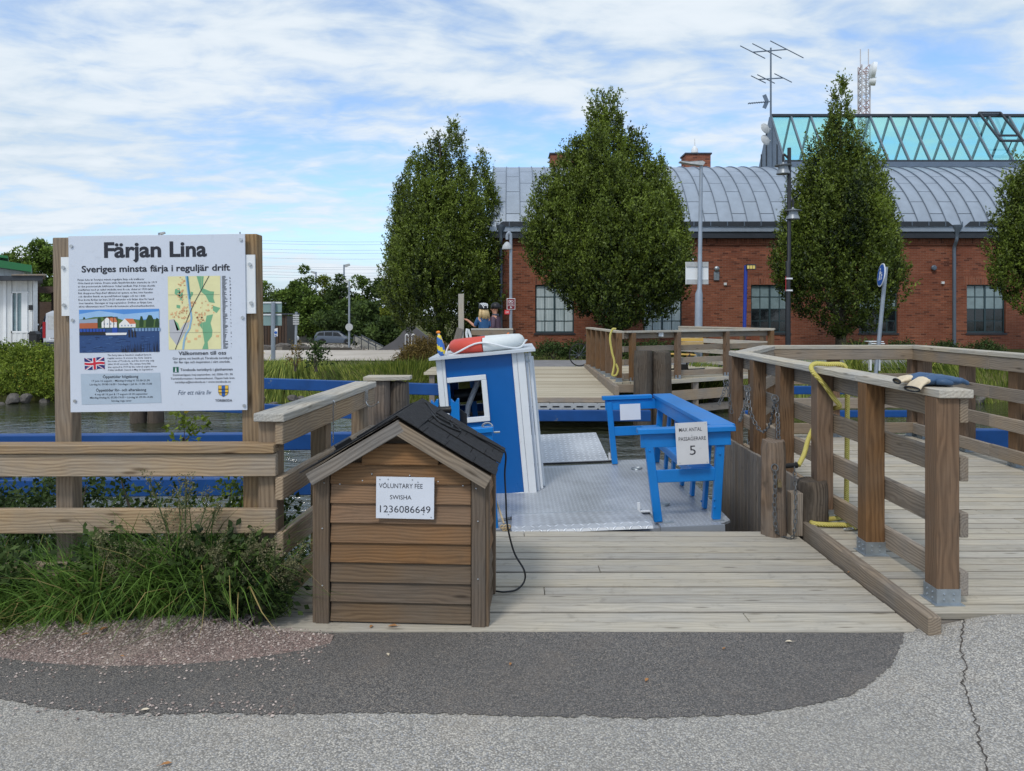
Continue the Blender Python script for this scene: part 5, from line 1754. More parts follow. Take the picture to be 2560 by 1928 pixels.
def boulder(p, s, label, group=None):
    o = bpy.data.objects.new('boulder', random.choice(BM))
    o.location = p; o.scale = (s * random.uniform(0.9, 1.4), s * random.uniform(0.8, 1.1), s * random.uniform(0.7, 1.0)); o.rotation_euler = (random.uniform(-0.3, 0.3), random.uniform(-0.3, 0.3), random.uniform(0, 6.28))
    link(o)
    return tag(o, label, 'boulder', group)


for i in range(26):
    x = -14.6 + i * 0.37 + random.uniform(-0.15, 0.15)
    boulder((x, 20.0 + 0.25 * math.sin(x * 0.9) + random.uniform(-0.15, 0.25), -0.86 + random.uniform(-0.1, 0.1)), random.uniform(0.1, 0.25), 'rough grey stone at the waterline below the far bushes', 'stones along the far waterline')
for i, x in enumerate((666, 684, 703, 716, 732, 748, 757)):
    p = at(x, 866, 50); p.z = float(terrain(p.x, 50)) + 0.15
    boulder(p, random.uniform(0.35, 0.5), 'big grey boulder set in a row beside the dark plank hut', 'boulders by the plank hut')
for i in range(9):
    x = 5.5 + i * 0.9
    boulder((x, 19.9 + random.uniform(-0.2, 0.3), -0.85), random.uniform(0.15, 0.32), 'grey stone under the reeds behind the viewing platform', 'stones under the far reeds')
n = 900
px_, py_ = rng.uniform(-23.5, -14, n), rng.uniform(62, 78, n)
rz_ = terrain(px_, py_)
V = octv[None] * rng.uniform(0.1, 0.32, n)[:, None, None] * rng.uniform(0.6, 1.3, (n, 6, 3)) + np.stack([px_, py_, rz_ + 0.06 + 0.5 * sstep(66, 74, py_) * 0], 1)[:, None]
fc = (np.arange(n)[:, None, None] * 6 + octf[None]).reshape(-1, 3)
g = link(bpy.data.objects.new('rubble', np_mesh('rubble', V, fc, tinted('rubble_stone', L3(92, 88, 84), L3(176, 170, 160)), np.repeat(rng.uniform(0, 1, n), 4))))
tag(g, 'field of broken grey stones in front of the parked estate car', 'rubble', kind='stuff')

# ------------------------------------------------------------------ brick hall
YB = 33.5
t = NT('red_brick')
s_ = t.n('ShaderNodeSeparateXYZ'); t.l(t.coord(), s_.inputs[0])
cb_ = t.n('ShaderNodeCombineXYZ'); t.l(t.math('ADD', s_.outputs[0], s_.outputs[1]), cb_.inputs[0]); t.l(s_.outputs[2], cb_.inputs[1])


def brick_nodes(t, vec):
    b = t.n('ShaderNodeTexBrick')
    t.l(vec, b.inputs['Vector'])
    b.inputs['Scale'].default_value = 1.0
    b.inputs['Brick Width'].default_value, b.inputs['Row Height'].default_value = 0.26, 0.078
    b.inputs['Mortar Size'].default_value, b.inputs['Mortar Smooth'].default_value = 0.006, 0.2
    b.inputs['Color1'].default_value = (*L3(132, 78, 58), 1)
    b.inputs['Color2'].default_value = (*L3(156, 97, 75), 1)
    b.inputs['Mortar'].default_value = (*L3(150, 124, 108), 1)
    b.inputs['Bias'].default_value = -0.1
    c = b.outputs['Color']
    n = t.noise(vec, 0.45, 6, 0.65)
    c = t.mix(t.ramp(n, 0.42, 0.68, 0, 0.55), c, L3(108, 58, 46))
    # single dark or pale bricks: a second lattice gives each brick its own number
    b2 = t.n('ShaderNodeTexBrick'); t.l(vec, b2.inputs['Vector'])
    for k_ in ('Scale', 'Brick Width', 'Row Height', 'Mortar Size'):
        b2.inputs[k_].default_value = b.inputs[k_].default_value
    b2.inputs['Color1'].default_value, b2.inputs['Color2'].default_value, b2.inputs['Mortar'].default_value = (0, 0, 0, 1), (1, 1, 1, 1), (0.5, 0.5, 0.5, 1)
    sp = t.n('ShaderNodeSeparateColor'); t.l(b2.outputs['Color'], sp.inputs[0])
    c = t.mix(t.ramp(sp.outputs[0], 0.86, 0.93, 0, 0.75), c, L3(76, 44, 38))
    c = t.mix(t.ramp(sp.outputs[0], 0.1, 0.04, 0, 0.5), c, L3(180, 112, 84))
    t.bump(t.math('SUBTRACT', 1.0, b.outputs['Fac']), 0.7, 0.02)
    return c


M['brick'] = t.fin(brick_nodes(t, cb_.outputs[0]), 0.9, 0, 0.2)
t = NT('upright_red_brick')
s_ = t.n('ShaderNodeSeparateXYZ'); t.l(t.coord(), s_.inputs[0])
cb_ = t.n('ShaderNodeCombineXYZ'); t.l(s_.outputs[2], cb_.inputs[0]); t.l(t.math('ADD', s_.outputs[0], s_.outputs[1]), cb_.inputs[1])
M['soldier'] = t.fin(brick_nodes(t, cb_.outputs[0]), 0.9, 0, 0.2)
M['zinc'] = plain('zinc_roof_sheet', L3(158, 168, 180), 0.42, 0.35, 0.1, 1.6, 0.05, 8)
M['seam'] = plain('zinc_seam', L3(112, 122, 134), 0.5, 0.3, 0.1, 2)
M['darkmetal'] = plain('dark_gutter_metal', L3(58, 62, 68), 0.5, 0.2, 0.15, 3)
M['midmetal'] = plain('blue_grey_metal', L3(104, 116, 130), 0.45, 0.3, 0.1, 2)
M['frame'] = painted('teal_window_frame', L3(50, 70, 76), 0.45)
hall = thing('brick_hall', 'long red brick hall with a curved metal roof and a glazed ridge lantern', 'building', (14, YB, 0))
XL, XR = -0.72, 36.0
win = []
for k_ in range(9):
    x0 = (1338 + 269.8 * k_ - 1280) / F * YB
    win.append((x0, x0 + 1.757))
WZ0, WZ1, WT = 0.645, 2.836, 4.9
m = MB()
m.bb(XL, XR, YB, YB + 0.35, -0.3, WZ0)
m.bb(XL, XR, YB, YB + 0.35, WZ1, WT)
e = [XL] + [q for w in win for q in w] + [XR]
for a, b in zip(e[0::2], e[1::2]):
    if b > a:
        m.bb(a, b, YB, YB + 0.35, WZ0, WZ1)
wall = m.build('wall', M['brick'], hall)
m = MB(); m.bb(XL, XL + 0.35, YB + 0.36, YB + 12.6, -0.3, WT); m.bb(XL, XR, YB + 12.0, YB + 12.35, -0.3, WT)
m.build('wall', M['brick'], hall)
m = MB(); m.bb(XL - 0.03, XR, YB - 0.05, YB, WT - 0.28, WT - 0.2); m.build('brick_band', M['brick'], hall)
m = MB(); m.bb(XL - 0.03, XR, YB - 0.06, YB, WT - 0.2, WT + 0.02); m.build('dentil_course', M['soldier'], hall)
for x0, x1 in win:
    m = MB(); m.bb(x0 - 0.12, x1 + 0.12, YB - 0.004, YB, WZ1, WZ1 + 0.38); m.build('lintel_course', M['soldier'], hall)
    m = MB(); m.bb(x0 - 0.05, x1 + 0.05, YB - 0.04, YB + 0.2, WZ0 - 0.07, WZ0 - 0.002); m.build('window_sill', M['darkmetal'], hall)
t = NT('curtained_pane')
v = t.coord(rnd=7)
M['pane_pale'] = t.fin(t.mix(t.ramp(t.noise(t.coord((14, 1, 0.6), rnd=7), 1.0, 4, 0.6), 0.3, 0.7), L3(160, 178, 184), L3(206, 218, 222)), 0.08, 0, 0.6)
M['pane_mid'] = plain('blind_pane', L3(132, 152, 156), 0.08, 0, 0.15, 3, spec=0.6)
M['pane_dark'] = plain('dark_pane', L3(28, 34, 38), 0.04, 0, 0.4, 2, spec=0.8)
rd = random.Random(5)
for k_, (x0, x1) in enumerate(win):
    m = MB()
    fy0, fy1 = YB + 0.10, YB + 0.17
    for a, b in ((x0 + 0.002, x0 + 0.06), (x1 - 0.06, x1 - 0.002), ((x0 + x1) / 2 - 0.04, (x0 + x1) / 2 + 0.04)):
        m.bb(a, b, fy0, fy1, WZ0 + 0.003, WZ1 - 0.003)
    for a, b in ((WZ0 + 0.003, WZ0 + 0.08), (WZ1 - 0.06, WZ1 - 0.003)):
        m.bb(x0 + 0.06, x1 - 0.06, fy0 + 0.004, fy1 - 0.004, a, b)
    wid, hei = (x1 - x0) / 4, (WZ1 - WZ0) / 4
    for i in (1, 2, 3):
        if i != 2:
            m.bb(x0 + i * wid - 0.018, x0 + i * wid + 0.018, fy0 + 0.01, fy1 - 0.01, WZ0 + 0.01, WZ1 - 0.01)
        m.bb(x0 + 0.01, x1 - 0.01, fy0 + 0.014, fy1 - 0.014, WZ0 + i * hei - 0.018, WZ0 + i * hei + 0.018)
    w_ = m.build('window', M['frame'], hall)
    for i in range(4):
        for j in range(4):
            mt = 'pane_pale' if k_ < 2 else ('pane_mid' if j >= 2 else 'pane_dark')
            q = MB(); q.bb(-wid / 2 + 0.01, wid / 2 - 0.01, -0.006, 0.006, -hei / 2 + 0.01, hei / 2 - 0.01)
            o = q.build('pane', M[mt], w_, world=True)
            o.location = (x0 + (i + 0.5) * wid, YB + 0.135, WZ0 + (j + 0.5) * hei)
            o.rotation_euler = (rd.uniform(-0.006, 0.006), 0, rd.uniform(-0.006, 0.006))
# dark rooms behind the glass
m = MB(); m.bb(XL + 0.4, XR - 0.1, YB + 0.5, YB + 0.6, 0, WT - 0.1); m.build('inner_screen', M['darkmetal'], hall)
# eaves
m = MB(); m.bb(XL - 0.25, XR, YB - 0.3, YB + 0.3, WT + 0.02, WT + 0.3); m.build('eaves_soffit', M['darkmetal'], hall)
m = MB(); m.bb(XL - 0.28, XR, YB - 0.36, YB + 0.2, WT + 0.305, WT + 0.52); m.build('eaves_fascia', M['zinc'], hall)
m = MB()
for a, b in ((XL + 0.05, 19.75), (20.25, XR)):
    m.prism([(a, YB - 0.42, WT + 0.53), (b, YB - 0.42, WT + 0.53), (b - 0.25, YB - 0.42, WT + 0.75), (a + 0.25, YB - 0.42, WT + 0.75)], (0, 0.05, 0))
m.build('gutter_board', M['darkmetal'], hall)
gb = MB()
x = XL + 0.6
while x < XR:
    gb.bb(x - 0.02, x + 0.02, YB - 0.44, YB - 0.42, WT + 0.54, WT + 0.74); x += 0.75
gb.build('gutter_brackets', M['midmetal'], hall)
for x in (XL + 0.22, 19.95):
    m = MB()
    m.lathe([(0.22, 0.25), (0.2, 0.1), (0.09, -0.12), (0.075, -0.3)], (x, YB - 0.3, WT + 0.35), 12)
    m.tube(smooth_path([(x, YB - 0.3, WT + 0.1), (x, YB - 0.28, WT - 0.1), (x, YB - 0.12, WT - 0.4), (x, YB - 0.12, WT - 0.9)], 5) + [Vector((x, YB - 0.12, -0.05))], 0.075, 10)
    m.build('downpipe', M['midmetal'], hall, smooth='auto')
# curved roof: strips of sheet between standing seams
RC, RR = (39.5, 2.07), 7.13


def arc(th, dr=0.0):
    return RC[0] - (RR + dr) * math.sin(th), RC[1] + (RR + dr) * math.cos(th)


TH0, TH1 = R(62.0), R(-60)
m = MB()
pts = [arc(TH0 + (TH1 - TH0) * i / 40, -0.03) for i in range(41)]
vs, fs = [], []
for y, z in pts:
    vs += [(XL - 0.25, y, z), (XR, y, z)]
fs = [(2 * i, 2 * i + 2, 2 * i + 3, 2 * i + 1) for i in range(40)]
vs += [(XL - 0.25, pts[0][0], 4.95), (XL - 0.25, pts[-1][0], 4.95)]
fs.append(tuple([2 * i for i in range(41)] + [83, 82]))
m.add(vs, fs)
roof = m.build('roof', M['midmetal'], hall, fix=False)
PITCH = 0.64
step = R(12.2)
panel_mesh = {}


def panel(th0, th1):
    key = (round(th0, 4), round(th1, 4))
    if key not in panel_mesh:
        m = MB(); K = 4
        vs = []
        y0, z0 = arc(th0, 0)
        for i in range(K + 1):
            y, z = arc(th0 + (th1 - th0) * i / K, 0.0)
            vs += [(0.012, y - y0, z - z0), (PITCH - 0.012, y - y0, z - z0)]
        fs = [(2 * i, 2 * i + 1, 2 * i + 3, 2 * i + 2) for i in range(K)]
        yb, zb = arc(th0, -0.025)
        vs += [(0.012, yb - y0, zb - z0), (PITCH - 0.012, yb - y0, zb - z0)]
        fs.append((2 * K + 2, 2 * K + 3, 1, 0))
        m.add(vs, fs)
        panel_mesh[key] = m.mesh('roof_panel', M['zinc'], smooth='auto')
    y0, z0 = arc(th0, 0)
    return panel_mesh[key], y0, z0


ncol = 46
for c_ in range(ncol):
    th = TH0
    first = True
    while th > R(-6):
        nx = th - (step * 0.5 if (first and c_ % 2) else step)
        first = False
        nx = max(nx, R(-6))
        me, y0, z0 = panel(th - R(0.13), nx + R(0.13))
        o = bpy.data.objects.new('roof_panel', me)
        o.location = (XL - 0.2 + c_ * PITCH, y0, z0)
        link(o, roof)
        th = nx
seam_me = None
for c_ in range(ncol + 1):
    if seam_me is None:
        m = MB()
        P = [arc(TH0 + (R(-8) - TH0) * i / 20, 0.02) for i in range(21)]
        for (ya, za), (yb, zb) in zip(P[:-1], P[1:]):
            m.bar((0, ya, za), (0, yb, zb), 0.026, 0.06, up=(0, 0, 1))
        seam_me = m.mesh('seam', M['seam'])
    o = bpy.data.objects.new('seam', seam_me); o.location = (XL - 0.2 + c_ * PITCH, 0, 0); link(o, roof)
# lantern
LX0, LX1, LB, LT = 14.45, 31.0, 9.55, 12.5
LYn, LYr, LYf = 39.2, 41.3, 43.4
ln = MB()
ln.bb(LX0 - 0.1, LX1, LYn - 0.1, LYn + 0.1, 8.9, LB); ln.bb(LX0 - 0.1, LX1, LYf - 0.1, LYf + 0.1, 8.9, LB)
ln.build('lantern_kerb', M['midmetal'], hall)
m = MB(); m.prism([(LX0 - 0.02, LYn, 8.9), (LX0 - 0.02, LYf, 8.9), (LX0 - 0.02, LYf, LB), (LX0 - 0.02, LYr, LT), (LX0 - 0.02, LYn, LB)], (-0.08, 0, 0))
lg = m.build('lantern_gable', M['midmetal'], hall)
for f in (0.2, 0.4, 0.6, 0.8):
    y = LYn + (LYf - LYn) * f
    top = LB + (LT - LB) * (1 - abs(f - 0.5) * 2)
    m = MB(); m.bb(LX0 - 0.14, LX0 - 0.1, y - 0.03, y + 0.03, 9.0, top - 0.05); m.build('gable_seam', M['darkmetal'], lg)
t = NT('green_lantern_glass')
for q in list(t.t.nodes):
    if q.type == 'BSDF_PRINCIPLED':
        t.t.nodes.remove(q)
tr, gl_, mx = t.n('ShaderNodeBsdfTransparent'), t.n('ShaderNodeBsdfGlossy'), t.n('ShaderNodeMixShader')
tr.inputs[0].default_value = (0.68, 0.965, 0.94, 1); gl_.inputs['Roughness'].default_value = 0.03; gl_.inputs[0].default_value = (0.6, 0.95, 0.95, 1)
mx.inputs[0].default_value = 0.14
t.l(tr.outputs[0], mx.inputs[1]); t.l(gl_.outputs[0], mx.inputs[2]); t.l(mx.outputs[0], t.out.inputs[0])
M['lglass'] = t.m
bays = 15
M['rafter'] = plain('pale_rafter_metal', L3(112, 124, 134), 0.45, 0.3, 0.1, 2)
for sgn, yb in ((-1, LYn), (1, LYf)):
    for i in range(bays + 1):
        x = LX0 + (LX1 - LX0) * i / bays
        m = MB(); m.bar((x, yb, LB), (x, LYr + sgn * 0.04, LT), 0.085, 0.13, up=(0, sgn, 1)); m.build('rafter', M['rafter'], hall)
        if i < bays:
            x1 = LX0 + (LX1 - LX0) * (i + 1) / bays
            m = MB(); m.add([(x + 0.05, yb, LB + 0.02), (x1 - 0.05, yb, LB + 0.02), (x1 - 0.05, LYr + sgn * 0.04, LT), (x + 0.05, LYr + sgn * 0.04, LT)], [(0, 1, 2, 3)])
            m.build('lantern_pane', M['lglass'], hall)
    m = MB(); m.bb(LX0, LX1, yb - 0.09, yb + 0.09, LB, LB + 0.1); m.build('lantern_sill', M['darkmetal'], hall)
m = MB(); m.bb(LX0, LX1, LYr - 0.12, LYr + 0.12, LT, LT + 0.14); m.build('lantern_ridge', M['darkmetal'], hall)
# the opened vent light
hx0, hx1 = 25.95, 27.15
A_, B2 = Vector((0, LYr - 0.15, LT + 0.2)), Vector((0, LYn + 0.1, LB + 1.15))
m = MB()
for x in (hx0, hx1):
    m.bar(A_ + Vector((x, 0, 0)), B2 + Vector((x, 0, 0)), 0.09, 0.1)
for p in (A_, B2, A_.lerp(B2, 0.82)):
    m.bar(p + Vector((hx0, 0, 0)), p + Vector((hx1, 0, 0)), 0.09 if p is not B2 else 0.16, 0.1)
m.bar(B2 + Vector(((hx0 + hx1) / 2, 0, 0)), Vector(((hx0 + hx1) / 2, LYn + 0.5, LB + 0.6)), 0.04, 0.04)
m.build('vent_light', M['darkmetal'], hall)
# chimneys
for cx, nm in ((9.97, 'right'), (2.72, 'left')):
    m = MB(); m.bb(cx - 0.66, cx + 0.66, 39.6, 40.7, 8.8, 10.05); ch = m.build('chimney', M['brick'], hall)
    m = MB(); m.bb(cx - 0.72, cx + 0.72, 39.54, 40.76, 10.05, 10.13); m.build('chimney_cap', M['darkmetal'], ch)
m = MB(); m.lathe([(0.14, 10.13), (0.2, 10.22), (0.19, 10.42), (0.1, 10.55), (0.03, 10.62), (0.02, 11.0)], (9.9, 40.1, 0), 12)
m.build('siren', M['white'], hall, smooth='auto')
# small fittings on the wall
c = at(2334, 670, YB - 0.06); m = MB(); m.lathe([(0.12, 0), (0.12, 0.06), (0.09, 0.09), (0.02, 0.1)], c, 16, Matrix.Rotation(R(90), 3, 'X')); m.build('wall_lamp', M['midmetal'], hall, smooth='auto')
for x, y, w, h in ((1731, 647, 0.1, 0.13), (1813, 710, 0.12, 0.11), (2357, 707, 0.12, 0.11)):
    c = at(x, y, YB - 0.04); m = MB(); m.box(c, (w, 0.07, h)); m.build('junction_box', M['white'], hall)
c = at(1791, 690, YB - 0.05); m = MB(); m.box(c, (0.24, 0.06, 0.38)); m.lathe([(0.12, 0), (0.11, 0.08), (0.04, 0.12)], c + Vector((0, -0.03, 0.32)), 12, Matrix.Rotation(R(90), 3, 'X')); m.build('alarm_bell', M['galv'], hall)
for x in (1379, 1382):
    c = at(x + 12, 868, YB - 0.02); m = MB(); m.box(c, (0.22, 0.03, 0.14)); m.build('air_grille', M['black'], hall)
    break
m = MB(); c = at(1233, 715, YB + 0.5); m.tube([c, c + Vector((-0.4, -0.2, 0.12))], 0.03, 6); m.build('side_bracket', M['galv'], hall)

# ------------------------------------------------------------------ aerials
am = thing('aerial_mast', 'roof aerial mast with three antennas and two grey dishes', 'antenna', (at(1927, 420, 38.9).x, 38.9, 8.8))
X0 = am.location.x
ztop = at(1927, 120, 38.9).z
m = MB(); m.tube([(X0, 38.9, 8.9), (X0, 38.9, ztop)], [0.06, 0.045], 8); m.build('mast', M['midmetal'], am, smooth='auto')


def aerial(z, boom, els, tilt):
    m = MB()
    m.bar((X0 + boom[0], 38.9, z + boom[0] * tilt), (X0 + boom[1], 38.9, z + boom[1] * tilt), 0.05, 0.05)
    for x, half in els:
        zz = z + x * tilt
        m.tube([(X0 + x - half * 0.85, 38.9 - half * 0.25, zz + half * 0.3), (X0 + x + half * 0.85, 38.9 + half * 0.25, zz - half * 0.3)], 0.025, 6)
    m.build('antenna', M['midmetal'], am)


aerial(at(0, 127, 38.9).z, (-0.95, 0.85), ((-0.95, 0.85), (-0.2, 1.0), (0.85, 1.15)), 0.08)
aerial(at(0, 197, 38.9).z, (-0.65, 0.65), ((-0.65, 0.5), (-0.25, 0.6), (0.65, 0.6)), 0.06)
zz = at(0, 254, 38.9).z
m = MB(); m.bar((X0 - 1.2, 38.9, zz - 0.1), (X0, 38.9, zz), 0.045, 0.045)
for i in range(9):
    m.bar((X0 - 1.15 + i * 0.12, 38.75, zz - 0.1 + i * 0.01), (X0 - 1.15 + i * 0.12, 39.05, zz - 0.1 + i * 0.01), 0.025, 0.025)
for s_ in (-1, 1):
    m.bar((X0 - 0.2, 38.9, zz), (X0 - 0.35, 38.9, zz + s_ * 0.35), 0.03, 0.2)
m.build('antenna', M['midmetal'], am)
for y in (321, 350):
    c = at(1914, y, 38.7)
    m = MB(); m.lathe([(0.02, 0.1), (0.2, 0.05), (0.29, 0), (0.3, -0.02), (0.28, -0.02), (0.2, 0.03), (0.03, 0.08)], c, 18, Matrix.Rotation(R(72), 3, 'X') @ Matrix.Rotation(R(25), 3, 'Y'))
    m.bar(c, (X0, 38.9, c.z), 0.06, 0.06); m.build('dish', M['float'], am, smooth='auto')
lt = thing('lattice_tower', 'distant red and white lattice radio tower with round dishes behind the hall', 'tower', (at(2160, 500, 95).x, 95, 0))
X0 = lt.location.x
zt = at(0, 166, 95).z
M['towerwhite'] = flat('tower_white', 196, 192, 194); M['towerred'] = flat('tower_red', 168, 136, 132)
h_ = 0.62
for sx, sy in ((-1, -1), (1, -1), (1, 1), (-1, 1)):
    m = MB(); m.bar((X0 + sx * h_ * 0.9, 95 + sy * h_ * 0.9, -2), (X0 + sx * h_ * 0.82, 95 + sy * h_ * 0.82, zt), 0.14, 0.14); m.build('leg', M['towerwhite'], lt)
z = 18.0
i = 0
while z < zt - 0.8:
    m = MB()
    for sx, sy, ex, ey in ((-1, -1, 1, -1), (1, -1, 1, 1), (1, 1, -1, 1), (-1, 1, -1, -1)):
        a, b = Vector((X0 + sx * h_ * 0.85, 95 + sy * h_ * 0.85, z)), Vector((X0 + ex * h_ * 0.85, 95 + ey * h_ * 0.85, z + 0.9))
        m.bar(a, b, 0.08, 0.08)
        m.bar(Vector((a.x, a.y, z)), Vector((b.x, b.y, z)), 0.08, 0.08)
    m.build('bracing', M['towerred' if (i // 4) % 2 == 0 else 'towerwhite'], lt); z += 0.9; i += 1
for y, r in ((177, 1.1), (203, 0.55)):
    c = at(2180, y, 93.5); m = MB(); m.lathe([(r * 0.98, 0.45), (r, 0), (r * 0.7, -0.25), (0.1, -0.4)], c, 18, Matrix.Rotation(R(100), 3, 'Y') @ Matrix.Rotation(R(20), 3, 'X')); m.build('dish', M['white'], lt, smooth='auto')
for x in (2151, 2171):
    p = at(x, 123, 95); m = MB(); m.tube([(p.x, 95, zt), (p.x, 95, p.z)], 0.06, 6); m.build('whip_antenna', M['towerwhite'], lt)

# ------------------------------------------------------------------ lamps, poles and signs on the far bank
M['greypole'] = plain('galvanised_pole', L3(150, 158, 168), 0.45, 0.4, 0.1, 3)
M['blackpole'] = plain('black_lamp_paint', (0.02, 0.021, 0.024), 0.4, 0, 0.2, 4)


def gz(x, y):
    return float(terrain(x, y))


def base_of(px, Y):
    x = (px - 1280) / F * Y
    return Vector((x, Y, gz(x, Y)))


b0 = base_of(1970, 24)
bl_ = thing('black_street_lamp', 'black two-armed street lamp with bell shades in front of the brick hall', 'street lamp', b0)
tz = at(0, 370, 24).z
m = MB(); m.tube([b0, (b0.x, 24, 3.2), (b0.x + 0.03, 24, 3.25), (b0.x + 0.04, 24, tz)], [0.085, 0.08, 0.065, 0.06], 12); m.build('pole', M['blackpole'], bl_, smooth='auto')
bell = [(0.03, 0.28), (0.06, 0.2), (0.34, 0.15), (0.33, 0.13), (0.19, 0.12), (0.2, 0.02), (0.27, -0.12), (0.26, -0.14)]
M['bellgrey'] = plain('grey_lamp_shade', L3(140, 146, 152), 0.4, 0.3, 0.1, 3)
for px_, py_, sd in ((1958, 425, -1), (1982, 538, 1)):
    c = at(px_, py_, 24)
    m = MB(); m.lathe([(r * 0.82, z) for r, z in bell], c, 18); m.build('lamp_shade', M['bellgrey'], bl_, smooth='auto')
    m = MB(); m.tube(smooth_path([(b0.x + 0.03, 24, c.z + 0.35), (b0.x + sd * 0.12, 24, c.z + 0.5), (c.x, 24, c.z + 0.45), (c.x, 24, c.z + 0.25)], 5), 0.035, 8); m.build('arm', M['blackpole'], bl_, smooth='auto')
p0, p1 = at(1957, 692, 23.85), at(1966, 728, 23.85)
m = MB(); m.bar(((p0.x + p1.x) / 2, 23.75, p1.z), ((p0.x + p1.x) / 2, 23.75, p0.z), 0.02, 0.32, up=(0.35, 1, 0)); rs = m.build('side_sign', flat('sign_red', 164, 32, 38), bl_)
m = MB(); m.bb(p1.x, p1.x + 0.22, 23.9, 23.97, p1.z, p1.z + 0.05); m.bb(p1.x, p1.x + 0.22, 23.9, 23.97, p0.z - 0.08, p0.z - 0.03); m.build('clamp', M['white'], bl_)

b0 = base_of(1748, 22.6)
gl2 = thing('grey_street_lamp', 'tall galvanised street lamp with a flat lamp head before the hall roof', 'street lamp', b0)
hz = at(0, 415, 22.6).z
m = MB(); m.tube([b0 + Vector((-0.03, 0, 0)), (b0.x - 0.01, 22.6, at(0, 735, 22.6).z), (b0.x + 0.01, 22.6, at(0, 722, 22.6).z), (b0.x + 0.06, 22.6, hz)], [0.12, 0.115, 0.07, 0.05], 12); m.build('pole', M['greypole'], gl2, smooth='auto')
c = at(1756, 412, 22.6)
m = MB(); m.prism([c + Vector((0.06, -0.12, 0.05)), c + Vector((-0.02, -0.12, 0.1)), c + Vector((-0.42, -0.12, 0.08)), c + Vector((-0.70, -0.1, 0.1)), c + Vector((-0.70, -0.1, 0.07)), c + Vector((-0.4, -0.12, 0.01)), c + Vector((0.0, -0.12, -0.04))], (0, 0.24, 0)); m.build('lamp_head', M['float'], gl2)
p0, p1 = at(1714, 655, 22.72), at(1771, 711, 22.72)
m = MB(); m.bb(p0.x, p1.x, 22.72, 22.74, p1.z, p0.z); sb = m.build('sign_back', M['white'], gl2)
for y in (655, 699):
    a, b = at(1716, y, 22.7), at(1771, y + 12, 22.7)
    m = MB(); m.bb(a.x, b.x, 22.69, 22.715, b.z, a.z); m.build('stiffener', M['float'], sb)
b0 = base_of(1277, 23.5)
sw = thing('swan_neck_lamp', 'grey swan-neck lamp with white dome shade at the corner of the hall', 'street lamp', b0)
zt = at(0, 582, 23.5).z
xl = at(1268, 0, 23.5).x
m = MB(); m.tube(smooth_path([b0, (b0.x, 23.5, 2.0), (b0.x, 23.5, zt - 0.22), (b0.x - 0.02, 23.5, zt - 0.05), ((b0.x + xl) / 2, 23.5, zt), (xl, 23.5, zt - 0.08), (xl, 23.5, zt - 0.22)], 5), 0.048, 10); m.build('pole', M['greypole'], sw, smooth='auto')
m = MB(); m.lathe([(0.03, 0.22), (0.08, 0.18), (0.14, 0.1), (0.165, 0.0), (0.16, -0.02)], (xl, 23.5, at(0, 622, 23.5).z), 18); m.build('lamp_shade', M['float'], sw, smooth='auto')
st = thing('cycle_route_sign', 'dark red cycle route sign with white pictograms on the swan-neck lamp', 'sign', (at(1277, 775, 23.42).x, 23.42, at(0, 775, 23.42).z))
p0, p1 = at(1267, 746, 23.42), at(1288, 774, 23.42)
m = MB(); m.bb(p0.x, p1.x, 23.42, 23.44, p1.z, p0.z); pl = m.build('plate', flat('sign_white', 224, 222, 222), st)
p0, p1 = at(1268.3, 747.4, 23.415), at(1286.7, 772.6, 23.415)
m = MB(); m.bb(p0.x, p1.x, 23.412, 23.418, p1.z, p0.z); pl2 = m.build('field', flat('sign_maroon', 118, 22, 34), st)
m = MB()
for x, y, r in ((1273.5, 754, 2.6), (1280.5, 754, 2.6)):
    c = at(x, y, 23.408); rr = r / F * 23.4
    m.tube([c + Vector((rr * math.cos(a), 0, rr * math.sin(a))) for a in np.linspace(0, 6.28, 13)[:-1]], 0.006, 5, closed=True)
m.bar(at(1273.5, 754, 23.408), at(1279, 751, 23.408), 0.006, 0.01); m.bar(at(1276, 751, 23.408), at(1277, 755, 23.408), 0.006, 0.01)
for a, b in (((1272, 758), (1283, 758)), ((1272, 762), (1283, 762)), ((1272, 758), (1272, 762)), ((1283, 758), (1283, 762))):
    m.bar(at(*a, 23.408), at(*b, 23.408), 0.006, 0.01)
m.bar(at(1269, 764.5, 23.408), at(1286, 764.5, 23.408), 0.006, 0.008); m.bar(at(1275, 768.5, 23.408), at(1280, 768.5, 23.408), 0.006, 0.022); m.bar(at(1275, 768.5, 23.408), at(1277, 766.5, 23.408), 0.006, 0.016); m.bar(at(1275, 768.5, 23.408), at(1277, 770.5, 23.408), 0.006, 0.016)
m.build('pictogram', M['white'], pl2)
p0, p1 = at(1261, 775, 23.43), at(1274, 786, 23.43)
ds = thing('distance_plate', 'small red plate with the number 2.8 below the cycle route sign', 'sign', (p0.x, 23.43, p1.z))
m = MB(); m.bb(p0.x, p1.x, 23.43, 23.445, p1.z, p0.z); dpl = m.build('plate', flat('sign_bright_red', 206, 40, 44), ds)
lettering('2.8', 1263.5, 1271.5, 783, 5.5, 23.425, M['white'], dpl, 0.01, 2)
b0 = base_of(1859, 25.5)
bp_ = thing('blue_lamp_post', 'slim blue post with a small square floodlight in front of the hall', 'lamp post', b0)
m = MB(); m.tube([b0, (b0.x + 0.08, 25.5, at(0, 664, 25.5).z)], 0.06, 10); m.build('pole', flat('ultramarine_pole', 40, 62, 150), bp_, smooth='auto')
p0, p1 = at(1866, 661, 25.4), at(1889, 674, 25.4)
m = MB(); m.bb(p0.x, p1.x, 25.35, 25.5, p1.z, p0.z); fl_ = m.build('lamp_housing', M['darkmetal'], bp_)
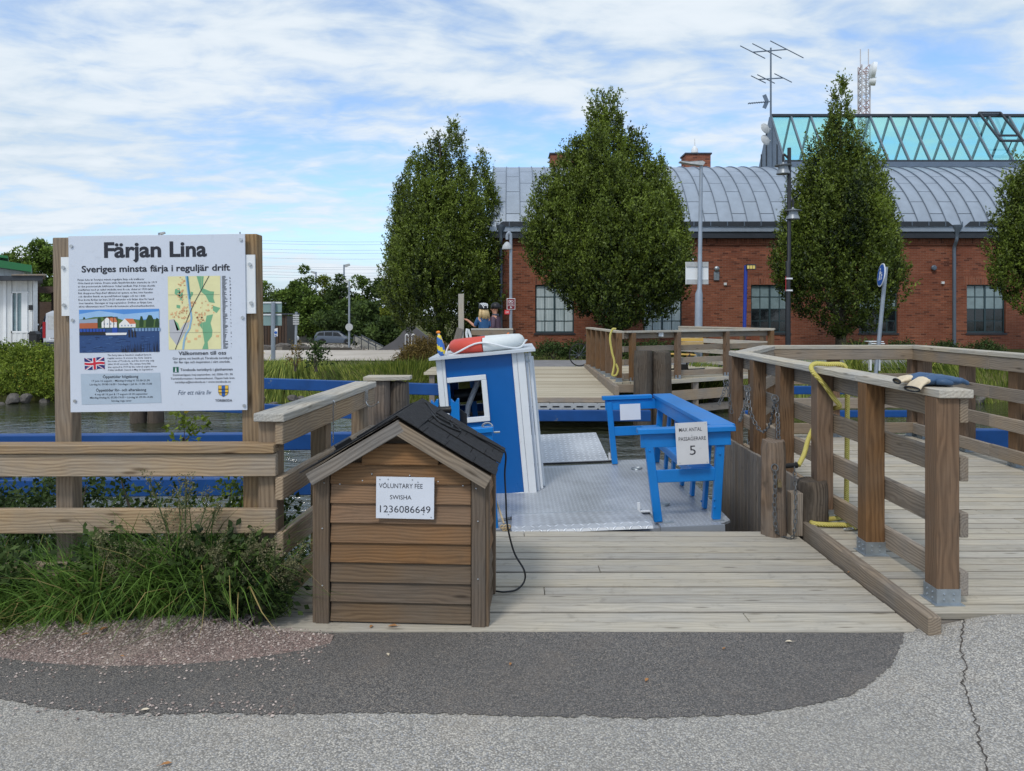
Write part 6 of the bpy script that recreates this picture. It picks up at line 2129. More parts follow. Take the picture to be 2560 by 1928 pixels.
for i in range(3):
    m = MB(); a, b = at(1868 + i * 7, 664, 25.34), at(1873.5 + i * 7, 672, 25.34); m.bb(a.x, b.x, 25.335, 25.352, b.z, a.z); m.build('lamp_lens', flat('lamp_yellow', 226, 200, 110), fl_)
bs = thing('round_blue_sign', 'leaning round blue path sign on a grey pole at the far bank', 'road sign', base_of(2187, 21.0))
b0 = bs.location.copy(); b0.z -= 0.1
tp_ = at(2215, 668, 21.0)
m = MB(); m.tube([b0, tp_], 0.055, 10); m.build('pole', M['greypole'], bs, smooth='auto')
c = at(2204, 688, 20.93)
dm = Matrix.Rotation(R(7), 3, 'Y') @ Matrix.Rotation(R(-101), 3, 'Z') @ Matrix.Rotation(R(90), 3, 'X')
m = MB(); m.lathe([(0.335, 0.0), (0.335, 0.02)], c, 28, dm); m.build('disc_back', M['white'], bs)
m = MB(); m.lathe([(0.305, 0.022), (0.305, 0.026)], c, 28, dm); fdsc = m.build('disc_face', flat('sign_blue', 36, 92, 176), bs)
m = MB()
for u, top, k_ in ((-0.07, 0.17, 1.0), (0.1, 0.06, 0.62)):          # walking adult and child
    q = lambda a_, b_: c + dm @ Vector((u + a_ * k_, top - b_ * k_, 0.03))
    m.lathe([(0.035 * k_, 0.0), (0.035 * k_, 0.004)], q(0, 0), 12, dm)
    for (a0, b0_), (a1, b1), wd in (((0, 0.05), (0, 0.17), 0.06), ((0.01, 0.16), (0.05, 0.32), 0.026), ((-0.01, 0.16), (-0.06, 0.32), 0.026), ((0.02, 0.07), (0.08, 0.15), 0.02), ((-0.02, 0.07), (-0.07, 0.14), 0.02)):
        m.bar(q(a0, b0_), q(a1, b1), wd * k_, 0.006, up=dm @ Vector((0, 0, 1)))
m.build('pictogram', M['white'], fdsc)
m = MB(); p = at(2188, 853, 21.2); m.bb(p.x - 0.22, p.x + 0.2, 21.1, 21.4, p.z - 0.02, p.z); m.bb(p.x - 0.18, p.x + 0.2, 21.05, 21.1, p.z - 0.08, p.z - 0.05); m.bb(p.x - 0.15, p.x - 0.1, 21.2, 21.3, -0.1, p.z - 0.02); m.bb(p.x + 0.1, p.x + 0.15, 21.2, 21.3, -0.1, p.z - 0.02)
tag(m.build('white_slat_seat', M['white']), 'low white slatted seat at the foot of the round blue sign', 'seat')

# left of the picture: sign backs, signpost, lamps beyond the road
b0 = base_of(683, 25.2)
bsn = thing('large_sign_back', 'back of two grey-green road signs stacked on a blue-grey pole', 'road sign', b0)
m = MB(); m.tube([b0, (at(683, 0, 25.2).x, 25.2, at(0, 756, 25.2).z)], 0.075, 10); m.build('pole', M['greypole'], bsn, smooth='auto')
M['signback'] = plain('grey_green_sign_back', L3(134, 158, 156), 0.5, 0.1, 0.08, 2)
for y0, y1 in ((755, 781), (785, 814)):
    a, b = at(628, y0, 25.3), at(704, y1, 25.3)
    m = MB(); m.bb(a.x, b.x, 25.3, 25.33, b.z, a.z); s1 = m.build('panel', M['signback'], bsn)
    m = MB(); m.bb(a.x, b.x, 25.27, 25.3, a.z - 0.05, a.z); m.build('stiffener', M['white'], s1)
p0, p1 = at(686, 820, 25.0), at(695, 843, 25.0)
m = MB(); m.prism([(p0.x, 25.0, p0.z - 0.03), (p1.x, 24.95, p0.z), (p1.x, 24.95, p1.z + 0.03), (p0.x, 25.0, p1.z)], (0, 0.02, 0)); s1 = m.build('small_plate', flat('sign_white', 224, 222, 222), bsn)
m = MB(); c = (Vector(p0) + Vector(p1)) / 2; m.lathe([(0.05, 0), (0.05, 0.01)], c + Vector((0, -0.04, 0)), 10, Matrix.Rotation(R(90), 3, 'X')); m.bb(c.x - 0.03, c.x + 0.03, 24.93, 24.94, c.z - 0.13, c.z - 0.09); m.build('pictogram', flat('sign_blue', 36, 92, 176), s1)
b0 = base_of(739, 48); b0.z = gz(b0.x, 48)
dsn = thing('direction_signpost', 'thin signpost with a ladder of narrow plates near the boulders', 'signpost', b0)
m = MB(); m.tube([b0, (b0.x + 0.05, 48, at(0, 780, 48).z)], 0.08, 8); m.build('pole', M['greypole'], dsn)
for i in range(5):
    a, b = at(734, 787 + i * 5.3, 48), at(749, 790.5 + i * 5.3, 48); m = MB(); m.bb(a.x, b.x, 47.86, 47.9, b.z, a.z); m.build('plate', M['float'], dsn)


def simple_lamp(px_, pyt, Y, label, head=-1, disc=None):
    b0 = base_of(px_, Y)
    r = thing('road_lamp', label, 'street lamp', b0)
    zt = at(0, pyt, Y).z
    k_ = Y / 65.0
    m = MB(); m.tube([b0, (b0.x, Y, zt)], [0.1 * k_, 0.07 * k_], 8); m.build('pole', M['greypole'], r, smooth='auto')
    m = MB(); m.prism([(b0.x, Y, zt), (b0.x + head * 0.45 * k_, Y, zt + 0.1 * k_), (b0.x + head * 0.5 * k_, Y, zt - 0.05 * k_), (b0.x + head * 0.1 * k_, Y, zt - 0.2 * k_)], (0, 0.25 * k_, 0)); m.build('lamp_head', M['float'], r)
    if disc:
        c = at(px_, disc, Y - 0.2); m = MB(); m.lathe([(0.32, 0), (0.32, 0.03)], c, 18, Matrix.Rotation(R(90), 3, 'X')); m.build('round_sign', M['float'], r)
    return r


simple_lamp(873, 702, 64, 'road lamp carrying a round sign beside the estate car', -1, 818)
simple_lamp(860, 662, 100, 'tall road lamp rising above the tree belt', 1)
simple_lamp(790, 680, 110, 'distant lamp head just above the tree belt', -1)
simple_lamp(397, 582, 60, 'lamp head peeping over the top of the information sign', 1)

# power lines
M['wire'] = plain('overhead_wire', L3(120, 134, 152), 0.5, 0.3, 0.1, 1)
for i, (y0, y1) in enumerate(((599, 597), (606, 604), (620, 618), (628, 626), (642, 640), (663, 662), (668, 667), (676, 676), (683, 684), (690, 688))):
    a, b = at(560, y0, 130), at(1240, y1, 130)
    P = [a.lerp(b, i_ / 12) - Vector((0, 0, 0.5 * math.sin(math.pi * i_ / 12))) for i_ in range(13)]
    m = MB(); m.tube(P, 0.02, 5)
    tag(m.build('overhead_wire', M['wire']), 'thin overhead railway wire crossing the sky left of the hornbeam', 'wire', 'overhead wires')
for px_ in (600, 1235):
    m = MB(); p = at(px_, 580, 130.4); m.tube([(p.x, 130.4, -2), (p.x, 130.4, p.z)], 0.12, 8); m.bar((p.x - 1.2, 130.4, p.z - 2.2), (p.x + 1.2, 130.4, p.z - 2.2), 0.1, 0.1)
    tag(m.build('wire_mast', M['greypole']), 'mast carrying the overhead wires behind the ' + ('information sign' if px_ < 900 else 'leftmost hornbeam'), 'mast')

# ------------------------------------------------------------------ dark hut, walls, stairs, concrete arch
ht = thing('plank_hut', 'dark brown hut of upright planks behind the boulders', 'hut', base_of(690, 52))
gx0, gx1 = at(640, 0, 52).x, at(717, 0, 52).x
zt0, zb0 = at(0, 790, 52).z, gz(gx0, 52) - 0.1
M['hut'] = wood('dark_hut_plank', L3(84, 66, 54), L3(44, 34, 28), L3(80, 72, 66), 0.3)
x = gx0
while x < gx1 - 0.02:
    beam('plank', (x + 0.09, 52, zb0), (x + 0.09, 52, zt0 + (x - gx0) * 0.03), 0.04, 0.16, M['hut'], ht, up=(1, 0, 0)); x += 0.2
m = MB(); m.bb(gx0, gx1, 52.04, 54.5, zb0, zt0 - 0.02); m.build('inner_wall', M['black'], ht)
m = MB(); m.bb(gx0 - 0.1, gx1 + 0.15, 51.8, 54.7, zt0 + 0.08, zt0 + 0.18); m.build('roof', M['darkmetal'], ht)
M['concrete'] = plain('pale_concrete', L3(152, 150, 142), 0.9, 0, 0.12, 1.2, 0.3, 14)
a, b = at(700, 832, 88), at(800, 848, 88)
m = MB(); m.bb(a.x, b.x, 88, 88.4, -3, a.z); tag(m.build('retaining_wall', M['concrete']), 'pale concrete retaining wall behind the estate car', 'wall')
ar = thing('concrete_arch', 'dark bell-shaped concrete gable wall with two narrow arched panels', 'wall', base_of(1025, 46))
M['darkconcrete'] = plain('dark_ribbed_concrete', L3(94, 94, 98), 0.85, 0, 0.15, 0.8, 0.2, 6)
prof = [(935, 880), (962, 866), (985, 852), (1000, 838), (1012, 823), (1024, 816), (1036, 817), (1048, 826), (1062, 838), (1080, 846), (1105, 852), (1130, 862), (1140, 885)]
P = [at(x, y, 46) for x, y in prof]
m = MB(); m.prism(P, (0, 0.4, 0)); m.build('gable', M['darkconcrete'], ar)
for x in (1017, 1033):
    for y, sz_, mt in ((45.97, 1.0, 'white'), (45.95, 0.72, 'darkconcrete')):
        c0 = at(x, 870, y)
        w, h = 0.115 * 1.0 * sz_, 0.84
        pts = [(c0.x - w, y, c0.z + 0.02), (c0.x + w, y, c0.z + 0.02), (c0.x + w, y, c0.z + h - w)] + [(c0.x + w * math.cos(a), y, c0.z + h - w + w * 1.4 * math.sin(a) - (0.06 if mt != 'white' else 0)) for a in np.linspace(0.2, math.pi - 0.2, 7)] + [(c0.x - w, y, c0.z + h - w)]
        m = MB(); m.prism(pts, (0, 0.02, 0)); m.build('arched_panel', M[mt], ar)
sr = thing('stairway', 'concrete stairway with dark handrail beside the tree belt', 'stairs', base_of(915, 62))
for i in range(10):
    a, b = at(884 + i * 5.6, 842 + i * 3.2, 66 - i * 0.5), at(898 + i * 5.6, 845 + i * 3.2, 66 - i * 0.5)
    m = MB(); m.bb(a.x, a.x + 0.9, a.y, a.y + 0.5, a.z - 0.4, a.z); m.build('step', M['concrete'], sr)
for dx in (0, 0.6):
    a, b = at(886, 838, 64), at(940, 866, 61); a.x += dx; b.x += dx
    m = MB(); m.tube([a, b], 0.05, 6)
    for f in (0, 0.33, 0.66, 1):
        p = a.lerp(b, f); m.tube([p, p - Vector((0, 0, 0.9))], 0.04, 6)
    m.build('handrail', M['darkmetal'], sr)

# ------------------------------------------------------------------ white shed at the far left
t = NT('white_corrugated_sheet')
v = t.coord()
s_ = t.n('ShaderNodeSeparateXYZ'); t.l(v, s_.inputs[0])
c = t.mix(t.ramp(t.noise(t.coord((6, 1, 0.5)), 1.0, 5, 0.65), 0.5, 0.75, 0, 0.5), (0.66, 0.68, 0.68), (0.4, 0.4, 0.38))
M['corr'] = t.fin(c, 0.5, 0, 0.4)
YS = 35.7
shd = thing('white_shed', 'white corrugated metal shed with a black canopy and green roof at the far bank', 'shed', (-26, YS, -0.3))


def corr_wall(x0, x1, y, z0, z1, nm):
    m = MB(); vs, fs = [], []
    n = int((x1 - x0) / 0.07)
    for i in range(n + 1):
        x = x0 + (x1 - x0) * i / n
        dy = 0.03 if (i // 2) % 2 else 0.0
        vs += [(x, y - dy, z0), (x, y - dy, z1)]
    fs = [(2 * i, 2 * i + 2, 2 * i + 3, 2 * i + 1) for i in range(n)]
    m.add(vs, fs)
    return m.build(nm, M['corr'], shd)


z_ = lambda y: at(0, y, YS).z
x_ = lambda x: at(x, 0, YS).x
zb0 = -0.6
corr_wall(x_(-200), x_(30), YS, zb0, z_(700), 'wall')
corr_wall(x_(70), x_(83), YS, zb0, z_(700), 'wall')
corr_wall(x_(30), x_(70), YS, zb0, z_(831), 'wall'); corr_wall(x_(30), x_(70), YS, z_(733), z_(700), 'wall')
def shed_block(m, pl, pr, y0, y1, z0, z1):
    q = [((p - 1280) / F * y, y, z0) for p, y in ((pl, y0), (pr, y0), (pr, y1), (pl, y1))]
    m.prism(q, (0, 0, z1 - z0)); return m


m = shed_block(MB(), -200, 82, YS + 0.3, YS + 4, zb0, z_(700)); m.build('inner_wall', M['corr'], shd)
m = MB(); m.bb(x_(83) - 0.02, x_(83) + 0.02, YS - 0.03, YS + 0.3, zb0, z_(700)); m.bb(x_(10), x_(17), YS - 0.06, YS - 0.035, zb0, z_(700)); m.build('corner_flashing', M['white'], shd)
m = MB()
for a, b, c_, d_ in ((29, 32, 731, 832), (55, 70, 733, 828), (28, 72, 828, 832), (28, 72, 729, 733), (42, 43.5, 733, 828)):
    m.bb(x_(a), x_(b), YS - 0.05, YS + 0.02, z_(d_), z_(c_))
wf = m.build('window', M['white'], shd)
m = MB(); m.bb(x_(30), x_(70), YS + 0.06, YS + 0.09, z_(831), z_(733)); m.build('pane', M['pane_mid'], wf)
m = shed_block(MB(), -200, 107, YS - 0.9, YS + 3, z_(703), z_(692)); cnp = m.build('canopy', M['darkmetal'], shd)
m = shed_block(MB(), 28, 114, YS - 1.0, YS + 3.1, z_(691.5), z_(688)); m.build('canopy_edge', M['grey'], cnp)
m = MB(); m.bb(x_(-200), x_(28), YS - 1.05, YS - 0.92, z_(700), z_(676)); m.build('sign_fascia', M['blackpole'], shd)
m = MB(); m.prism([at(-260, 625, 38.9), at(60, 678, 38.9), at(60, 850, 38.9), at(-260, 850, 38.9)], (-1.8, 3.0, 0)); m.build('upper_wall', M['corr'], shd)
m = MB(); m.prism([at(-260, 610, 38), at(79, 663, 38), at(78, 680, 38), at(-260, 632, 38)], (-3.2, 5.0, 0)); m.build('green_roof', flat('green_roof_sheet', 42, 110, 66), shd)
m = MB(); m.prism([at(-260, 600, 39.5), at(20, 640, 39.5), at(20, 646, 39.5), at(-260, 612, 39.5)], (-2.0, 3.0, 0)); m.build('green_roof', M['green_roof_sheet'], shd)
c = at(82, 846, YS - 0.2)
mbx = thing('mail_box', 'black letter box on the corner of the white shed', 'letter box', c - Vector((0, 0, 0.35)))
m = MB(); m.prism([c + Vector((-0.19, 0, -0.3)), c + Vector((0.16, 0, -0.3)), c + Vector((0.19, 0, 0.22)), c + Vector((-0.19, 0, 0.22))], (0, 0.25, 0)); m.build('body', M['blackpole'], mbx)
m = MB(); m.prism([c + Vector((-0.23, -0.04, 0.2)), c + Vector((0.23, -0.04, 0.2)), c + Vector((0.1, -0.04, 0.34)), c + Vector((-0.1, -0.04, 0.34))], (0, 0.33, 0)); m.build('lid', M['blackpole'], mbx)
c = at(77, 769, YS - 0.08); m = MB(); m.box(c, (0.2, 0.03, 0.24)); m.box(c + Vector((0, -0.02, 0.02)), (0.16, 0.01, 0.08)); tag(m.build('wall_plate', M['blackpole']), 'small dark notice plate on the corner of the white shed', 'sign')
cp = thing('carport', 'brown timber carport behind the parked vans', 'carport', (x_(118), 44, -0.5))
m = MB(); a, b = at(84, 718, 44), at(230, 732, 44); m.bb(a.x, b.x, 43, 49, b.z, a.z); m.build('roof', plain('brown_fascia', L3(82, 66, 58), 0.8), cp)
for x in (92, 135, 180):
    p = at(x, 732, 44); m = MB(); m.bb(p.x - 0.1, p.x + 0.1, 43.9, 44.1, -1, p.z); m.build('post', M['hut'], cp)
m = MB(); a, b = at(84, 770, 49.5), at(260, 880, 49.5); m.bb(a.x, b.x, 49.5, 49.7, -1.2, a.z + 0.4); m.build('back_wall', M['hut'], cp)

# ------------------------------------------------------------------ cars
M['tyre'] = plain('tyre_rubber', (0.015, 0.015, 0.016), 0.8, 0, 0.2, 8)
M['rim'] = plain('alloy_rim', L3(186, 188, 192), 0.35, 0.7, 0.1, 8)
M['carglass'] = plain('car_glass', L3(22, 27, 32), 0.12, 0, 0.2, 2, spec=0.4)
M['redlens'] = plain('red_lamp_lens', L3(150, 20, 28), 0.2, 0, 0.1, 8)
M['clearlens'] = plain('clear_lamp_lens', L3(210, 214, 218), 0.1, 0, 0.1, 8, spec=0.8)


def wheel(p, r, w, root):
    m = MB(); m.lathe([(r * 0.62, -w / 2), (r * 0.95, -w / 2), (r, -w * 0.3), (r, w * 0.3), (r * 0.95, w / 2), (r * 0.62, w / 2)], p, 22, Matrix.Rotation(R(90), 3, 'X'))
    wh_ = m.build('wheel', M['tyre'], root, smooth='auto', world=False)
    m = MB()
    for s in (-1, 1):
        m.lathe([(r * 0.64, s * w * 0.42), (r * 0.6, s * w * 0.46), (r * 0.2, s * w * 0.5), (r * 0.02, s * w * 0.5)], p, 18, Matrix.Rotation(R(90), 3, 'X'))
    m.build('rim', M['rim'], wh_, smooth='auto', world=False)


def car(name, label, paint, st, loc, rz, wins, wheels, lens):
    root = thing(name, label, 'car' if 'van' not in name else 'van', loc, rotz=rz)
    vs, fs = [], []
    n = 12
    for x, zb, zm, zr, w, wr in st:
        mid = zb + (zm - zb) * 0.55
        pts = [(-w * 0.9, zb), (-w, zb + 0.1 * (zm - zb)), (-w * 1.01, mid), (-w * 0.965, zm), (-wr, zm + (zr - zm) * 0.9), (-wr * 0.75, zr), (wr * 0.75, zr), (wr, zm + (zr - zm) * 0.9), (w * 0.965, zm), (w * 1.01, mid), (w, zb + 0.1 * (zm - zb)), (w * 0.9, zb)]
        vs += [(x, y, z) for y, z in pts]
    for i in range(len(st) - 1):
        for j in range(n):
            fs.append((i * n + j, i * n + (j + 1) % n, (i + 1) * n + (j + 1) % n, (i + 1) * n + j))
    fs.append(tuple(range(n))); fs.append(tuple((len(st) - 1) * n + j for j in range(n)))
    m = MB(); m.add(vs, fs)
    body = m.build('body', paint, root, smooth='auto', world=False)
    S_ = np.array(st)

    def side(x, f, s):                                     # a point on the side glass: f 0 belt .. 1 roof
        zb, zm, zr, w, wr = (np.interp(x, S_[:, 0], S_[:, k_]) for k_ in range(1, 6))
        f2 = f * 0.9
        return Vector((x, s * ((w * 0.965) + (wr - w * 0.965) * f2 / 0.9 + 0.012), zm + (zr - zm) * f2))
    for s in (-1, 1):
        for q in wins:
            m = MB(); m.add([side(x, f, s) for x, f in q], [tuple(range(len(q)))]); m.build('side_window', M['carglass'], body, world=False)
    for x, r in wheels:
        wd = float(np.interp(x, S_[:, 0], S_[:, 4]))
        for s in (-1, 1):
            wheel(Vector((x, s * (wd - 0.08), r)), r, 0.2, root)
            m = MB(); m.tube([(x + (r + 0.04) * math.cos(a), s * (wd + 0.005), r + (r + 0.04) * math.sin(a)) for a in np.linspace(-0.2, math.pi + 0.2, 14)], 0.035, 6); m.build('wheel_arch', M['tyre'], body, world=False)
    for nm, p, sz, mt in lens:
        for s in (-1, 1):
            m = MB(); m.sphere((p[0], s * p[1], p[2]), 1.0, 10, 6, sz); m.build(nm, M[mt], root, smooth=True, world=False)
    return root


WAG = [(-2.24, 0.5, 0.8, 0.86, 0.72, 0.66), (-2.2, 0.34, 0.92, 1.0, 0.82, 0.7), (-2.02, 0.26, 0.95, 1.36, 0.86, 0.68), (-1.75, 0.2, 0.95, 1.45, 0.87, 0.68), (-1.0, 0.18, 0.93, 1.49, 0.88, 0.69), (0.0, 0.18, 0.91, 1.48, 0.88, 0.69),
       (0.4, 0.18, 0.9, 1.42, 0.88, 0.68), (0.8, 0.18, 0.89, 1.16, 0.88, 0.72), (1.15, 0.18, 0.88, 0.95, 0.87, 0.74), (1.7, 0.2, 0.8, 0.84, 0.85, 0.68), (2.05, 0.24, 0.68, 0.72, 0.78, 0.6), (2.2, 0.36, 0.56, 0.6, 0.66, 0.5)]
WW = [[(-1.98, 0.15), (-1.2, 0.12), (-1.2, 0.9), (-1.75, 0.85)], [(-1.12, 0.12), (-0.3, 0.12), (-0.3, 0.92), (-1.12, 0.9)], [(-0.22, 0.12), (0.72, 0.12), (0.62, 0.45), (0.28, 0.9), (-0.22, 0.92)]]
LN = [('headlight', (2.02, 0.58, 0.62), (0.14, 0.14, 0.08), 'clearlens'), ('tail_light', (-2.14, 0.7, 0.85), (0.06, 0.1, 0.2), 'redlens')]
p = at(842, 862, 80); gzc = at(0, 862, 80).z
wag = car('estate_car', 'blue-grey estate car parked in front of the tree belt', painted('blue_grey_car_paint', L3(78, 88, 102), 0.3, var=0.03, spec=0.6), WAG, (p.x, 80, gzc), 0.0, WW, ((-1.35, 0.31), (1.32, 0.31)), LN)
m = MB(); m.add([(0.42, -0.6, 1.40), (0.42, 0.6, 1.40), (1.14, 0.66, 0.97), (1.14, -0.66, 0.97)], [(0, 1, 2, 3)])
m.v = [(x + 0.012, y, z + 0.018) for x, y, z in m.v]; m.build('windscreen', M['carglass'], wag, world=False)
m = MB()
for s in (-1, 1):
    m.bar((-1.8, s * 0.6, 1.5), (0.1, s * 0.6, 1.52), 0.03, 0.03)
m.build('roof_rail', M['black'], wag, world=False)
p = at(712, 858, 76)
wc = copy_tree(wag); wc.location = (p.x - 0.9, 76, at(0, 858, 76).z); wc['label'] = 'white car half hidden behind the dark plank hut'
for ch in wc.children:
    if ch.name.startswith('body'):
        ch.data = ch.data.copy(); ch.data.materials[0] = M['white']
# the ground swells up to carry the two cars
sheet('parking_ground', np.arange(-34, -10, 1.0), np.arange(70, 92, 1.0), lambda X, Y: 0 * X + at(0, 862, 80).z - 0.01 - 0.02 * np.maximum(0, 72 - Y) + 0.0 * Y, M['road'])

VAN = [(-2.4, 0.42, 1.0, 1.88, 0.9, 0.78), (-2.36, 0.34, 1.02, 1.94, 0.94, 0.82), (-2.2, 0.25, 1.02, 1.97, 0.95, 0.83), (0.8, 0.22, 1.02, 1.97, 0.95, 0.83), (1.3, 0.22, 1.0, 1.7, 0.95, 0.8), (1.75, 0.22, 0.98, 1.15, 0.94, 0.8), (2.3, 0.28, 0.8, 0.86, 0.88, 0.7), (2.42, 0.36, 0.6, 0.66, 0.8, 0.6)]
vx = at(100, 0, 34).x + 0.95
vz = at(0, 884, 34).z
van = car('delivery_van', 'silver delivery van parked with its rear doors towards the canal', painted('silver_van_paint', L3(178, 182, 188), 0.3, var=0.03, spec=0.6), VAN, (vx, 34 + 2.4, vz), R(90 + 4),
          [[(0.9, 0.1), (1.62, 0.1), (1.28, 0.75), (0.9, 0.85)]], ((-1.5, 0.33), (1.45, 0.33)), [('headlight', (2.25, 0.68, 0.75), (0.15, 0.16, 0.12), 'clearlens')])
m = MB(); m.bb(-2.47, -2.36, -0.93, 0.93, 0.3, 0.52); m.build('rear_bumper', M['darkmetal'], van, world=False)
for s in (-1, 1):
    m = MB(); m.bb(-2.435, -2.39, s * 0.03, s * 0.80, 0.55, 1.84); dr = m.build('rear_door', painted('silver_door_paint' + str(s), L3(182, 186, 192), 0.3, var=0.03, spec=0.6), van, world=False)
    m = MB(); m.bb(-2.442, -2.434, s * 0.12, s * 0.72, 1.1, 1.74); m.build('door_recess', M['float'], dr, world=False)
    m = MB(); m.bb(-2.43, -2.3, s * 0.82, s * 0.945, 0.72, 1.45); m.build('tail_light', M['redlens'], van, world=False)
m = MB(); m.bb(-2.46, -2.44, 0.08, 0.16, 0.98, 1.2); m.build('door_handle', M['black'], van, world=False)
m = MB(); m.bb(-2.455, -2.437, 0.12, 0.64, 0.62, 0.74); npl = m.build('number_plate', flat('plate_white', 220, 222, 226), van, world=False)
me = text_mesh('WKN 31', 0.01, 2)
lo, hi = bounds(me); k_ = 0.44 / (hi[0] - lo[0])
me.transform(Matrix(((0, 0, 1, -2.459), (-k_, 0, 0, 0.6 + lo[0] * k_), (0, k_ * 1.1, 0, 0.645), (0, 0, 0, 1)))); me.materials.clear(); me.materials.append(M['ink'])
link(bpy.data.objects.new('lettering', me), npl, world=False)
SUV = [(-2.2, 0.5, 0.98, 1.05, 0.78, 0.66), (-2.1, 0.35, 1.02, 1.5, 0.88, 0.7), (-1.9, 0.3, 1.04, 1.68, 0.9, 0.72), (0.3, 0.28, 1.02, 1.72, 0.91, 0.73), (0.75, 0.28, 1.0, 1.5, 0.91, 0.74), (1.15, 0.3, 1.0, 1.1, 0.9, 0.76), (1.9, 0.34, 0.92, 0.98, 0.86, 0.68), (2.15, 0.42, 0.7, 0.76, 0.78, 0.58)]
sx = at(83, 0, 40).x + 0.25
suv = car('dark_car', 'dark blue car with chrome mirror between the shed and the silver van', painted('midnight_blue_paint', L3(30, 36, 56), 0.2, var=0.03, spec=0.7), SUV, (sx, 42.0, at(0, 866, 40).z), R(-62), [[(-1.8, 0.1), (-0.9, 0.1), (-0.9, 0.9), (-1.7, 0.85)], [(-0.8, 0.1), (0.9, 0.1), (0.55, 0.85), (-0.8, 0.92)]], ((-1.35, 0.36), (1.35, 0.36)), LN)
for s in (-1, 1):
    m = MB(); m.sphere((0.75, s * 1.06, 1.12), 0.13, 10, 6, (0.7, 1.1, 0.8)); m.build('wing_mirror', M['steel'], suv, smooth=True, world=False)


# ------------------------------------------------------------------ the two people behind the far railing
def skin(verts, edges, radii, name, mat, parent=None, sub=2):
    me = bpy.data.meshes.new(name)
    me.from_pydata([tuple(v_) for v_ in verts], edges, [])
    ob = bpy.data.objects.new(name, me)
    COL.objects.link(ob)
    sk = ob.modifiers.new('Skin', 'SKIN')
    for i, r in enumerate(radii):
        me.skin_vertices[0].data[i].radius = (r, r) if isinstance(r, (int, float)) else r
        me.skin_vertices[0].data[i].use_root = i == 0
    sk.use_smooth_shade = True
    ob.modifiers.new('Sub', 'SUBSURF').levels = sub
    dg = bpy.context.evaluated_depsgraph_get()
    out = bpy.data.meshes.new_from_object(ob.evaluated_get(dg))
    bpy.data.objects.remove(ob)
    out.materials.clear(); out.materials.append(mat)
    return link(bpy.data.objects.new(name, out), parent, world=False)


M['skin'] = plain('skin', L3(206, 150, 124), 0.55, 0, 0.08, 9)


